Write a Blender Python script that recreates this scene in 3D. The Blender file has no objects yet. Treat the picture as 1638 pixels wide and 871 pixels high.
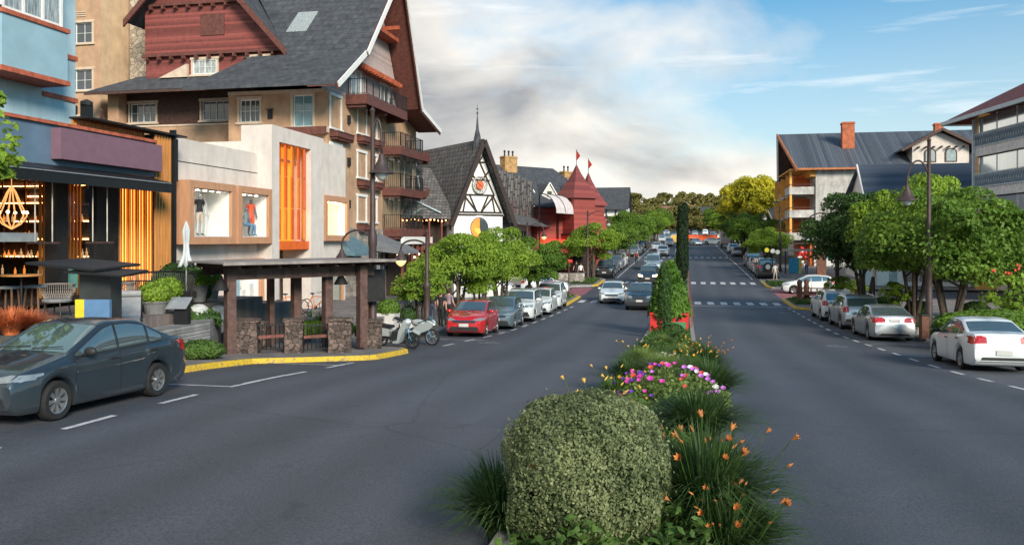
import bpy, bmesh, math, random
import numpy as np
from mathutils import Vector, Matrix
from mathutils.bvhtree import BVHTree

PI = math.pi
R = math.radians
rnd = random.Random(7)
S = bpy.context.scene
COL = S.collection

# ------------------------------------------------------------------ camera
FPX, CAMZ, YAW = 1320.0, 2.8, R(11.81)
cam_data = bpy.data.cameras.new('camera')
cam = bpy.data.objects.new('camera', cam_data)
COL.objects.link(cam)
cam.location = (0, 0, CAMZ)
cam.rotation_euler = (R(90), 0, YAW)
cam_data.sensor_width = 36.0
cam_data.lens = 36.0 * FPX / 1638.0
cam_data.shift_y = -(435.5 - 382.0) / 1638.0
cam_data.clip_start = 0.1
cam_data.clip_end = 6000
S.camera = cam

# ------------------------------------------------------------------ light
SUN_EL, SUN_AZ = R(25), R(143)          # azimuth clockwise from +Y (north): veiled sun behind the camera, to the right
sd = bpy.data.lights.new('sun', 'SUN')
sd.energy = 2.8
sd.angle = R(18.0)
sd.color = (1.0, 0.86, 0.70)
sun = bpy.data.objects.new('sun', sd)
COL.objects.link(sun)
dirv = Vector((math.sin(SUN_AZ) * math.cos(SUN_EL), math.cos(SUN_AZ) * math.cos(SUN_EL), math.sin(SUN_EL)))
sun.rotation_euler = dirv.to_track_quat('Z', 'Y').to_euler()
sun.location = (0, 0, 60)

world = bpy.data.worlds.new("World")
S.world = world
world.use_nodes = True
nt = world.node_tree
for n in list(nt.nodes):
    nt.nodes.remove(n)
def wn(t, **k):
    n = nt.nodes.new(t)
    for a, b in k.items():
        setattr(n, a, b)
    return n
L_ = nt.links.new
wout = wn('ShaderNodeOutputWorld')
sky = wn('ShaderNodeTexSky', sky_type='NISHITA', sun_disc=False, sun_elevation=SUN_EL, sun_rotation=SUN_AZ)
sky.air_density = 1.0
sky.dust_density = 1.0
sky.ozone_density = 2.5
tc = wn('ShaderNodeTexCoord')
sep = wn('ShaderNodeSeparateXYZ')
L_(tc.outputs['Generated'], sep.inputs[0])
def wmath(op, a, b=None, c=None):
    m = wn('ShaderNodeMath', operation=op)
    for i, v in enumerate((a, b, c)):
        if v is None:
            continue
        if isinstance(v, (int, float)):
            m.inputs[i].default_value = v
        else:
            L_(v, m.inputs[i])
    return m.outputs[0]
# cloud layer on a flat plane above the street: direction / height
comb = wn('ShaderNodeCombineXYZ')
L_(sep.outputs[0], comb.inputs[0]); L_(sep.outputs[1], comb.inputs[1]); L_(wmath('MULTIPLY', sep.outputs[2], 1.9), comb.inputs[2])
def wnoise(sc, det, ro, dist, off=(0, 0, 0), scl=(1, 1, 1)):
    mp = wn('ShaderNodeMapping'); mp.inputs['Location'].default_value = off; mp.inputs['Scale'].default_value = scl
    L_(comb.outputs[0], mp.inputs[0]); n_ = wn('ShaderNodeTexNoise')
    for k, v in (('Scale', sc), ('Detail', det), ('Roughness', ro), ('Distortion', dist)): n_.inputs[k].default_value = v
    L_(mp.outputs[0], n_.inputs['Vector']); return n_
n1 = wnoise(3.4, 8, .50, .25, (.35, .1, .2))
n2 = wnoise(5.0, 7, .50, .35, (1.3, 2.1, .4))
n3 = wnoise(3.0, 6, .6, .2, (4, 1, 0), (1, 1, 5.5))
# heavier cloud on the left, open sky on the right
side = wmath('SUBTRACT', wmath('MULTIPLY', sep.outputs[0], -0.95), wmath('MULTIPLY', sep.outputs[2], 0.55))
dens = wmath('ADD', n1.outputs['Fac'], wmath('MULTIPLY', side, 0.75))
dens = wmath('ADD', dens, 0.135)
cr = wn('ShaderNodeValToRGB')
cr.color_ramp.elements[0].position = 0.47; cr.color_ramp.elements[0].color = (0, 0, 0, 1)
cr.color_ramp.elements[1].position = 0.70; cr.color_ramp.elements[1].color = (1, 1, 1, 1)
L_(dens, cr.inputs[0])
ccol = wn('ShaderNodeValToRGB')
ccol.color_ramp.elements[0].position = 0.30; ccol.color_ramp.elements[0].color = (2.6, 2.55, 2.6, 1)
ccol.color_ramp.elements[1].position = 0.60; ccol.color_ramp.elements[1].color = (6.9, 6.45, 5.8, 1)
L_(wmath('ADD', n2.outputs['Fac'], wmath('MULTIPLY', wmath('SUBTRACT', 0.80, dens), 0.42)), ccol.inputs[0])
# pale band of haze near the horizon
hz = wn('ShaderNodeValToRGB')
hz.color_ramp.elements[0].position = 0.0; hz.color_ramp.elements[0].color = (1, 1, 1, 1)
hz.color_ramp.elements[1].position = 0.32; hz.color_ramp.elements[1].color = (0, 0, 0, 1)
L_(sep.outputs[2], hz.inputs[0])
tint = wn('ShaderNodeMixRGB', blend_type='MULTIPLY'); tint.inputs[0].default_value = 1.0
tint.inputs[2].default_value = (0.13, 0.78, 0.95, 1)
L_(sky.outputs[0], tint.inputs[1])
m0 = wn('ShaderNodeMixRGB'); m0.inputs[2].default_value = (6.2, 6.05, 5.6, 1)
L_(wmath('MULTIPLY', hz.outputs[0], 0.85), m0.inputs[0]); L_(tint.outputs[0], m0.inputs[1])
m1 = wn('ShaderNodeMixRGB')
L_(wmath('MULTIPLY', cr.outputs[0], 0.93), m1.inputs[0]); L_(m0.outputs[0], m1.inputs[1]); L_(ccol.outputs[0], m1.inputs[2])
st = wn('ShaderNodeValToRGB'); st.color_ramp.elements[0].position = .56; st.color_ramp.elements[1].position = .74; L_(n3.outputs['Fac'], st.inputs[0])
m2 = wn('ShaderNodeMixRGB'); m2.inputs[2].default_value = (7.4, 7.4, 7.3, 1); L_(wmath('MULTIPLY', st.outputs[0], .55), m2.inputs[0]); L_(m1.outputs[0], m2.inputs[1])
bg = wn('ShaderNodeBackground'); bg.inputs['Strength'].default_value = 0.082
L_(m2.outputs[0], bg.inputs[0]); L_(bg.outputs[0], wout.inputs[0])

S.view_settings.view_transform = 'Standard'
S.view_settings.look = 'None'
S.view_settings.exposure = 1.0
S.view_settings.gamma = 1.0
S.view_settings.use_curve_mapping = False
S.cycles.max_bounces = 6
S.cycles.transparent_max_bounces = 8
S.cycles.caustics_reflective = False
S.cycles.caustics_refractive = False
S.cycles.use_denoising = True
S.cycles.sample_clamp_indirect = 6.0

# ------------------------------------------------------------------ terrain profile along the street
TAB = [(-60, .5), (0, .12), (8, .06), (12, 0), (16, -.2), (20, -.5), (25, -.88), (32, -1.2), (38, -1.48), (46, -1.62), (55, -1.68),
       (63, -1.66), (72, -1.45), (80, -1.2), (100, -.6), (125, .0), (145, .55), (170, 1.3), (200, 2.2), (250, 3.6), (300, 5.0), (400, 7.6), (520, 9.5), (900, 10), (3000, 12)]
_tx = np.array([a for a, b in TAB], float); _tz = np.array([b for a, b in TAB], float)
ROWS = [float(v) for v in list(range(-60, 130)) + list(range(130, 300, 5)) + list(range(300, 520, 20)) + [520, 600, 700, 900, 1500, 3000]]
def _smooth(y):
    w = 2.0 if y < 130 else 6.0
    return float(np.mean(np.interp([y - w, y - w / 2, y, y + w / 2, y + w], _tx, _tz)))
_rz = np.array([_smooth(y) for y in ROWS]); _ry = np.array(ROWS)
def gz(y):
    return float(np.interp(y, _ry, _rz))
def WX(px, X):
    """where the sight line through photo column px meets the plane x = X: (X, Y, depth)"""
    u = (px - 819) / FPX
    d = X / (u * math.cos(YAW) - math.sin(YAW))
    return X, d * (u * math.sin(YAW) + math.cos(YAW)), d
def WY(px, Y):
    u = (px - 819) / FPX
    d = Y / (u * math.sin(YAW) + math.cos(YAW))
    return d * (u * math.cos(YAW) - math.sin(YAW)), Y, d
def WD(px, d):
    u = (px - 819) / FPX
    return d * (u * math.cos(YAW) - math.sin(YAW)), d * (u * math.sin(YAW) + math.cos(YAW)), d
def ZP(py, d):
    return CAMZ + (382 - py) * d / FPX

# ------------------------------------------------------------------ materials
MAT = {}
def newmat(name):
    m = bpy.data.materials.new(name)
    m.use_nodes = True
    t = m.node_tree
    b = t.nodes['Principled BSDF']
    return m, t, b
def mat(name, col, rough=.7, metal=0., var=.12, vscale=3., bump=0., bscale=40., spec=.4, emit=None, estr=0., stretch=None, trans=0., dirt=0., coat=0.):
    if name in MAT:
        return MAT[name]
    m, t, b = newmat(name)
    N = t.nodes.new; K = t.links.new
    tcn = N('ShaderNodeTexCoord')
    vec = tcn.outputs['Object']
    if stretch:
        mp = N('ShaderNodeMapping'); mp.inputs['Scale'].default_value = stretch
        K(vec, mp.inputs[0]); vec = mp.outputs[0]
    b.inputs['Base Color'].default_value = (*col, 1)
    b.inputs['Roughness'].default_value = rough
    b.inputs['Metallic'].default_value = metal
    b.inputs['Specular IOR Level'].default_value = spec
    if coat:
        b.inputs['Coat Weight'].default_value = coat; b.inputs['Coat Roughness'].default_value = .04
    if var > 0:
        nz = N('ShaderNodeTexNoise'); nz.inputs['Scale'].default_value = vscale; nz.inputs['Detail'].default_value = 6; nz.inputs['Roughness'].default_value = .62
        K(vec, nz.inputs['Vector'])
        rp = N('ShaderNodeValToRGB')
        lo = tuple(max(0, c * (1 - var * 2)) for c in col); hi = tuple(min(1, c * (1 + var * 1.6)) for c in col)
        rp.color_ramp.elements[0].position = .3; rp.color_ramp.elements[0].color = (*lo, 1)
        rp.color_ramp.elements[1].position = .7; rp.color_ramp.elements[1].color = (*hi, 1)
        K(nz.outputs['Fac'], rp.inputs[0])
        out = rp.outputs[0]
        if dirt > 0:
            d1 = N('ShaderNodeTexNoise'); d1.inputs['Scale'].default_value = .9; d1.inputs['Detail'].default_value = 9; d1.inputs['Roughness'].default_value = .7
            mp2 = N('ShaderNodeMapping'); mp2.inputs['Scale'].default_value = (1.6, 1.6, .45)
            K(tcn.outputs['Object'], mp2.inputs[0]); K(mp2.outputs[0], d1.inputs['Vector'])
            dr = N('ShaderNodeValToRGB'); dr.color_ramp.elements[0].position = .45; dr.color_ramp.elements[0].color = (0, 0, 0, 1); dr.color_ramp.elements[1].position = .72; dr.color_ramp.elements[1].color = (dirt, dirt, dirt, 1)
            K(d1.outputs['Fac'], dr.inputs[0])
            mx = N('ShaderNodeMixRGB'); K(dr.outputs[0], mx.inputs[0]); K(out, mx.inputs[1])
            mx.inputs[2].default_value = (col[0] * .33, col[1] * .32, col[2] * .30, 1)
            out = mx.outputs[0]
        K(out, b.inputs['Base Color'])
    if bump > 0:
        nb = N('ShaderNodeTexNoise'); nb.inputs['Scale'].default_value = bscale; nb.inputs['Detail'].default_value = 5
        K(vec, nb.inputs['Vector'])
        bp = N('ShaderNodeBump'); bp.inputs['Strength'].default_value = bump; bp.inputs['Distance'].default_value = .02
        K(nb.outputs['Fac'], bp.inputs['Height']); K(bp.outputs[0], b.inputs['Normal'])
    if emit:
        b.inputs['Emission Color'].default_value = (*emit, 1); b.inputs['Emission Strength'].default_value = estr
    MAT[name] = m
    return m
def bandmat(name, col, axis=2, period=.15, depth=.5, rough=.7, dark=.6, var=.12, duty=.12, jitter=0.):
    """boards / siding / slats: thin dark joints along one axis with bump"""
    if name in MAT:
        return MAT[name]
    m, t, b = newmat(name)
    N = t.nodes.new; K = t.links.new
    tcn = N('ShaderNodeTexCoord'); sp = N('ShaderNodeSeparateXYZ'); K(tcn.outputs['Object'], sp.inputs[0])
    dv = N('ShaderNodeMath'); dv.operation = 'DIVIDE'; dv.inputs[1].default_value = period; K(sp.outputs[axis], dv.inputs[0])
    fr = N('ShaderNodeMath'); fr.operation = 'FRACT'; K(dv.outputs[0], fr.inputs[0])
    fl = N('ShaderNodeMath'); fl.operation = 'FLOOR'; K(dv.outputs[0], fl.inputs[0])
    wn_ = N('ShaderNodeTexWhiteNoise'); wn_.noise_dimensions = '1D'; K(fl.outputs[0], wn_.inputs['W'])
    nz = N('ShaderNodeTexNoise'); nz.inputs['Scale'].default_value = 4; nz.inputs['Detail'].default_value = 6; K(tcn.outputs['Object'], nz.inputs['Vector'])
    av = N('ShaderNodeMath'); av.operation = 'ADD'; K(wn_.outputs['Value'], av.inputs[0]); K(nz.outputs['Fac'], av.inputs[1])
    hf = N('ShaderNodeMath'); hf.operation = 'MULTIPLY'; hf.inputs[1].default_value = .5; K(av.outputs[0], hf.inputs[0])
    rp = N('ShaderNodeValToRGB')
    rp.color_ramp.elements[0].position = .25; rp.color_ramp.elements[0].color = (*[c * (1 - 2 * var) for c in col], 1)
    rp.color_ramp.elements[1].position = .75; rp.color_ramp.elements[1].color = (*[min(1, c * (1 + 1.5 * var)) for c in col], 1)
    K(hf.outputs[0], rp.inputs[0])
    jr = N('ShaderNodeValToRGB'); jr.color_ramp.elements[0].position = 0; jr.color_ramp.elements[0].color = (dark, dark, dark, 1)
    jr.color_ramp.elements[1].position = duty; jr.color_ramp.elements[1].color = (1, 1, 1, 1); K(fr.outputs[0], jr.inputs[0])
    mu = N('ShaderNodeMixRGB'); mu.blend_type = 'MULTIPLY'; mu.inputs[0].default_value = 1; K(rp.outputs[0], mu.inputs[1]); K(jr.outputs[0], mu.inputs[2])
    K(mu.outputs[0], b.inputs['Base Color']); b.inputs['Roughness'].default_value = rough
    bp = N('ShaderNodeBump'); bp.inputs['Strength'].default_value = depth; bp.inputs['Distance'].default_value = .02
    K(fr.outputs[0], bp.inputs['Height']); K(bp.outputs[0], b.inputs['Normal'])
    MAT[name] = m
    return m
def brickmat(name, c1, c2, mortar, w=.5, h=.25, ms=.012, rough=.85, bump=.6, rot=(0, 0, 0), sq=1., noise=.0):
    if name in MAT:
        return MAT[name]
    m, t, b = newmat(name)
    N = t.nodes.new; K = t.links.new
    tcn = N('ShaderNodeTexCoord'); mp = N('ShaderNodeMapping'); mp.inputs['Rotation'].default_value = rot
    K(tcn.outputs['Object'], mp.inputs[0])
    br = N('ShaderNodeTexBrick'); br.inputs['Color1'].default_value = (*c1, 1); br.inputs['Color2'].default_value = (*c2, 1); br.inputs['Mortar'].default_value = (*mortar, 1)
    br.inputs['Scale'].default_value = 1; br.inputs['Brick Width'].default_value = w; br.inputs['Row Height'].default_value = h; br.inputs['Mortar Size'].default_value = ms
    br.inputs['Mortar Smooth'].default_value = .3
    K(mp.outputs[0], br.inputs['Vector'])
    nz = N('ShaderNodeTexNoise'); nz.inputs['Scale'].default_value = 2.2; nz.inputs['Detail'].default_value = 8; K(tcn.outputs['Object'], nz.inputs['Vector'])
    rp = N('ShaderNodeValToRGB'); rp.color_ramp.elements[0].position = .3; rp.color_ramp.elements[0].color = (.62, .62, .64, 1); rp.color_ramp.elements[1].position = .7; rp.color_ramp.elements[1].color = (1.2, 1.2, 1.18, 1)
    K(nz.outputs['Fac'], rp.inputs[0])
    mu = N('ShaderNodeMixRGB'); mu.blend_type = 'MULTIPLY'; mu.inputs[0].default_value = 1; K(br.outputs['Color'], mu.inputs[1]); K(rp.outputs[0], mu.inputs[2])
    K(mu.outputs[0], b.inputs['Base Color']); b.inputs['Roughness'].default_value = rough
    bp = N('ShaderNodeBump'); bp.inputs['Strength'].default_value = bump; bp.inputs['Distance'].default_value = .02; bp.invert = True
    K(br.outputs['Fac'], bp.inputs['Height']); K(bp.outputs[0], b.inputs['Normal'])
    MAT[name] = m
    return m
def stonemat(name, c1, c2, joint, scale=3., bump=.8):
    if name in MAT:
        return MAT[name]
    m, t, b = newmat(name)
    N = t.nodes.new; K = t.links.new
    tcn = N('ShaderNodeTexCoord')
    nz = N('ShaderNodeTexNoise'); nz.inputs['Scale'].default_value = 2.5; K(tcn.outputs['Object'], nz.inputs['Vector'])
    mx = N('ShaderNodeMixRGB'); mx.inputs[0].default_value = .07; K(tcn.outputs['Object'], mx.inputs[1]); K(nz.outputs['Color'], mx.inputs[2])
    v = N('ShaderNodeTexVoronoi'); v.inputs['Scale'].default_value = scale; v.distance = 'CHEBYCHEV'; K(mx.outputs[0], v.inputs['Vector'])
    ve = N('ShaderNodeTexVoronoi'); ve.feature = 'DISTANCE_TO_EDGE'; ve.inputs['Scale'].default_value = scale; K(mx.outputs[0], ve.inputs['Vector'])
    sp = N('ShaderNodeSeparateColor'); K(v.outputs['Color'], sp.inputs[0])
    nf = N('ShaderNodeTexNoise'); nf.inputs['Scale'].default_value = 14; nf.inputs['Detail'].default_value = 7; K(tcn.outputs['Object'], nf.inputs['Vector'])
    ad = N('ShaderNodeMath'); ad.operation = 'MULTIPLY_ADD'; ad.inputs[1].default_value = .6; K(sp.outputs[0], ad.inputs[0])
    hf = N('ShaderNodeMath'); hf.operation = 'MULTIPLY'; hf.inputs[1].default_value = .5; K(nf.outputs['Fac'], hf.inputs[0]); K(hf.outputs[0], ad.inputs[2])
    rp = N('ShaderNodeValToRGB'); rp.color_ramp.elements[0].position = .15; rp.color_ramp.elements[0].color = (*c1, 1); rp.color_ramp.elements[1].position = .85; rp.color_ramp.elements[1].color = (*c2, 1)
    K(ad.outputs[0], rp.inputs[0])
    er = N('ShaderNodeValToRGB'); er.color_ramp.elements[0].position = .0; er.color_ramp.elements[1].position = .05; K(ve.outputs['Distance'], er.inputs[0])
    m2 = N('ShaderNodeMixRGB'); K(er.outputs[0], m2.inputs[0]); m2.inputs[1].default_value = (*joint, 1); K(rp.outputs[0], m2.inputs[2])
    K(m2.outputs[0], b.inputs['Base Color']); b.inputs['Roughness'].default_value = .88
    ad2 = N('ShaderNodeMath'); ad2.operation = 'MULTIPLY_ADD'; ad2.inputs[1].default_value = .35; K(nf.outputs['Fac'], ad2.inputs[0]); K(er.outputs[0], ad2.inputs[2])
    bp = N('ShaderNodeBump'); bp.inputs['Strength'].default_value = bump; bp.inputs['Distance'].default_value = .04; K(ad2.outputs[0], bp.inputs['Height']); K(bp.outputs[0], b.inputs['Normal'])
    MAT[name] = m
    return m
def leafmat(name, dark, light, scale=1.3, rough=.55):
    if name in MAT:
        return MAT[name]
    m, t, b = newmat(name)
    N = t.nodes.new; K = t.links.new
    g = N('ShaderNodeTexCoord')
    n_ = N('ShaderNodeTexNoise'); n_.inputs['Scale'].default_value = scale; n_.inputs['Detail'].default_value = 3; K(g.outputs['Object'], n_.inputs['Vector'])
    n3 = N('ShaderNodeTexNoise'); n3.inputs['Scale'].default_value = 23; n3.inputs['Detail'].default_value = 1; K(g.outputs['Object'], n3.inputs['Vector'])
    ad = N('ShaderNodeMath'); ad.operation = 'ADD'; K(n_.outputs['Fac'], ad.inputs[0]); K(n3.outputs['Fac'], ad.inputs[1])
    hf = N('ShaderNodeMath'); hf.operation = 'MULTIPLY'; hf.inputs[1].default_value = .5; K(ad.outputs[0], hf.inputs[0])
    rp = N('ShaderNodeValToRGB'); rp.color_ramp.elements[0].position = .36; rp.color_ramp.elements[0].color = (*dark, 1); rp.color_ramp.elements[1].position = .64; rp.color_ramp.elements[1].color = (*light, 1)
    K(hf.outputs[0], rp.inputs[0]); K(rp.outputs[0], b.inputs['Base Color'])
    b.inputs['Roughness'].default_value = rough; b.inputs['Specular IOR Level'].default_value = .25
    tr = N('ShaderNodeBsdfTranslucent'); hs = N('ShaderNodeHueSaturation'); hs.inputs['Value'].default_value = 1.5; hs.inputs['Hue'].default_value = .485; K(rp.outputs[0], hs.inputs['Color']); K(hs.outputs[0], tr.inputs[0])
    ms = N('ShaderNodeMixShader'); ms.inputs[0].default_value = .35
    K(b.outputs[0], ms.inputs[1]); K(tr.outputs[0], ms.inputs[2]); K(ms.outputs[0], t.nodes['Material Output'].inputs[0])
    MAT[name] = m
    return m
def clearglass(name, tintc=(.9, .95, .95), refl=.08, ior=1.7):
    if name in MAT:
        return MAT[name]
    m, t, b = newmat(name)
    N = t.nodes.new; K = t.links.new
    t.nodes.remove(b)
    tr = N('ShaderNodeBsdfTransparent'); tr.inputs[0].default_value = (*tintc, 1)
    gl = N('ShaderNodeBsdfGlossy'); gl.inputs['Roughness'].default_value = .02
    fr = N('ShaderNodeLayerWeight'); fr.inputs[0].default_value = .5
    pw_ = N('ShaderNodeMath'); pw_.operation = 'POWER'; pw_.inputs[1].default_value = 4.5; K(fr.outputs['Facing'], pw_.inputs[0])
    ad = N('ShaderNodeMath'); ad.operation = 'MULTIPLY_ADD'; ad.inputs[1].default_value = ior - 1; ad.inputs[2].default_value = refl; K(pw_.outputs[0], ad.inputs[0])
    ms = N('ShaderNodeMixShader'); K(ad.outputs[0], ms.inputs[0]); K(tr.outputs[0], ms.inputs[1]); K(gl.outputs[0], ms.inputs[2])
    K(ms.outputs[0], t.nodes['Material Output'].inputs[0])
    MAT[name] = m
    return m

# ------------------------------------------------------------------ mesh collector
FRAME = [None]
def frame(x=0, y=0, rz=0., z=0):
    FRAME[0] = Matrix.Translation((x, y, z)) @ Matrix.Rotation(rz, 4, 'Z')
def noframe():
    FRAME[0] = None
class MB:
    def __init__(s, raw=False):
        s.v = []; s.f = []; s.m = []; s.mats = []; s.M = None if raw else FRAME[0]
    def mi(s, m):
        if m not in s.mats:
            s.mats.append(m)
        return s.mats.index(m)
    def add(s, vs, fs, m=None):
        o = len(s.v)
        if s.M is not None:
            vs = [tuple(s.M @ Vector(p)) for p in vs]
        s.v.extend(vs)
        k = s.mi(m)
        for f in fs:
            s.f.append(tuple(i + o for i in f)); s.m.append(k)
        return s
    def box(s, x0, x1, y0, y1, z0, z1, m=None):
        if x0 > x1: x0, x1 = x1, x0
        if y0 > y1: y0, y1 = y1, y0
        if z0 > z1: z0, z1 = z1, z0
        vs = [(x0, y0, z0), (x1, y0, z0), (x1, y1, z0), (x0, y1, z0), (x0, y0, z1), (x1, y0, z1), (x1, y1, z1), (x0, y1, z1)]
        return s.add(vs, [(0, 3, 2, 1), (4, 5, 6, 7), (0, 1, 5, 4), (1, 2, 6, 5), (2, 3, 7, 6), (3, 0, 4, 7)], m)
    def prism(s, poly, axis, a, b, m=None):
        """poly: 2-D points; extruded along axis from a to b. axis 'x': (y,z); 'y': (x,z); 'z': (x,y)"""
        def P(p, q):
            return {'x': (q, p[0], p[1]), 'y': (p[0], q, p[1]), 'z': (p[0], p[1], q)}[axis]
        n = len(poly)
        vs = [P(p, a) for p in poly] + [P(p, b) for p in poly]
        fs = [tuple(range(n)), tuple(range(2 * n - 1, n - 1, -1))] + [(i, i + n, (i + 1) % n + n, (i + 1) % n) for i in range(n)]
        return s.add(vs, fs, m)
    def bar(s, p, q, w, h=None, m=None):
        h = h or w
        p = Vector(p); q = Vector(q); d = (q - p)
        if d.length < 1e-6: return s
        d.normalize()
        up = Vector((0, 0, 1)) if abs(d.z) < .95 else Vector((0, 1, 0))
        a = d.cross(up).normalized() * w / 2; b = a.cross(d).normalized() * h / 2
        vs = [tuple(p + i * a + j * b) for i, j in ((-1, -1), (1, -1), (1, 1), (-1, 1))] + [tuple(q + i * a + j * b) for i, j in ((-1, -1), (1, -1), (1, 1), (-1, 1))]
        return s.add(vs, [(3, 2, 1, 0), (4, 5, 6, 7), (0, 1, 5, 4), (1, 2, 6, 5), (2, 3, 7, 6), (3, 0, 4, 7)], m)
    def tube(s, pts, rad, n=8, m=None, cap=True):
        pts = [Vector(p) for p in pts]
        if not isinstance(rad, (list, tuple)): rad = [rad] * len(pts)
        vs = []; fs = []
        prev = None
        for i, p in enumerate(pts):
            d = (pts[min(i + 1, len(pts) - 1)] - pts[max(i - 1, 0)])
            if d.length < 1e-9: d = Vector((0, 0, 1))
            d.normalize()
            if prev is None:
                up = Vector((0, 0, 1)) if abs(d.z) < .9 else Vector((1, 0, 0))
                a = d.cross(up).normalized()
            else:
                a = (prev - d * prev.dot(d))
                a = a.normalized() if a.length > 1e-6 else d.orthogonal().normalized()
            prev = a
            b = d.cross(a)
            for k in range(n):
                t = 2 * PI * k / n
                vs.append(tuple(p + (a * math.cos(t) + b * math.sin(t)) * rad[i]))
        for i in range(len(pts) - 1):
            for k in range(n):
                fs.append((i * n + k, i * n + (k + 1) % n, (i + 1) * n + (k + 1) % n, (i + 1) * n + k))
        if cap:
            fs.append(tuple(range(n - 1, -1, -1))); fs.append(tuple((len(pts) - 1) * n + k for k in range(n)))
        return s.add(vs, fs, m)
    def lathe(s, prof, c=(0, 0, 0), n=16, m=None, axis='z', cap=True):
        """prof: (radius, height) pairs"""
        vs = []; fs = []
        for r, h in prof:
            for k in range(n):
                t = 2 * PI * k / n
                a, b = r * math.cos(t), r * math.sin(t)
                p = {'z': (a, b, h), 'x': (h, a, b), 'y': (b, h, a)}[axis]
                vs.append((p[0] + c[0], p[1] + c[1], p[2] + c[2]))
        for i in range(len(prof) - 1):
            for k in range(n):
                fs.append((i * n + k, i * n + (k + 1) % n, (i + 1) * n + (k + 1) % n, (i + 1) * n + k))
        if cap:
            fs.append(tuple(range(n - 1, -1, -1))); fs.append(tuple((len(prof) - 1) * n + k for k in range(n)))
        return s.add(vs, fs, m)
    def ball(s, c, r, n=12, k=8, m=None):
        if not isinstance(r, (tuple, list)): r = (r, r, r)
        prof = [(math.sin(PI * (i + .0) / k), -math.cos(PI * i / k)) for i in range(k + 1)]
        prof = [(max(a, .001), b) for a, b in prof]
        o = MB(raw=True); o.lathe(prof, n=n, m=m)
        return s.add([(c[0] + v[0] * r[0], c[1] + v[1] * r[1], c[2] + v[2] * r[2]) for v in o.v], o.f, m)
    def build(s, name, m=None, parent=None, smooth=False, sharp=None, loc=None, rz=0):
        me = bpy.data.meshes.new(name)
        me.from_pydata(s.v, [], s.f)
        mats = [(m if x is None else x) for x in s.mats] or [m]
        for x in mats:
            me.materials.append(x)
        if len(mats) > 1:
            me.polygons.foreach_set('material_index', s.m)
        if smooth:
            me.polygons.foreach_set('use_smooth', [True] * len(me.polygons))
            if sharp: me.set_sharp_from_angle(angle=R(sharp))
        me.update()
        o = bpy.data.objects.new(name, me)
        COL.objects.link(o)
        if parent is not None: o.parent = parent
        if loc is not None: o.location = loc
        if rz: o.rotation_euler = (0, 0, rz)
        return o
def tag(o, label=None, cat=None, group=None, kind=None):
    if label: o['label'] = label
    if cat: o['category'] = cat
    if group: o['group'] = group
    if kind: o['kind'] = kind
    return o
def thing(name, label, cat, loc=(0, 0, 0), rz=0., group=None):
    o = bpy.data.objects.new(name, None)
    o.empty_display_size = .2
    COL.objects.link(o)
    o.location = loc; o.rotation_euler = (0, 0, rz)
    return tag(o, label, cat, group)
def kids(o):
    return [c for c in COL.objects if c.parent == o]
KID = {}
def copy_tree(o, label=None, loc=None, rz=None, group=None, paint=None, paintmap=None, scale=None, skip=()):
    def rec(s, par):
        c = s.copy()
        COL.objects.link(c)
        c.parent = par
        if paintmap:
            for sl in c.material_slots:
                if sl.material in paintmap:
                    nm = paintmap[sl.material]
                    sl.link = 'OBJECT'; sl.material = nm
        for ch in s.children:
            if ch.name.split('.')[0] in skip: continue
            rec(ch, c)
        return c
    c = rec(o, o.parent)
    if label: c['label'] = label
    if group: c['group'] = group
    if loc is not None: c.location = loc
    if rz is not None: c.rotation_euler = (0, 0, rz)
    if scale is not None: c.scale = scale if isinstance(scale, (tuple, list)) else (scale,) * 3
    return c
# ------------------------------------------------------------------ ground, road, pavements
def rows_between(a, b):
    r = [a] + [y for y in ROWS if a + 1e-6 < y < b - 1e-6] + [b]
    return r
def strip(mb, y0, y1, xl, xr, dz, m=None, nx=1, side=0.):
    """a sheet that follows the terrain between two edges given as numbers or functions of y"""
    fl = xl if callable(xl) else (lambda y: xl)
    fr = xr if callable(xr) else (lambda y: xr)
    ys = rows_between(y0, y1)
    vs = []; fs = []
    for y in ys:
        for k in range(nx + 1):
            vs.append((fl(y) + (fr(y) - fl(y)) * k / nx, y, gz(y) + dz))
    for i in range(len(ys) - 1):
        for k in range(nx):
            a = i * (nx + 1) + k
            fs.append((a, a + 1, a + nx + 2, a + nx + 1))
    mb.add(vs, fs, m)

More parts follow.
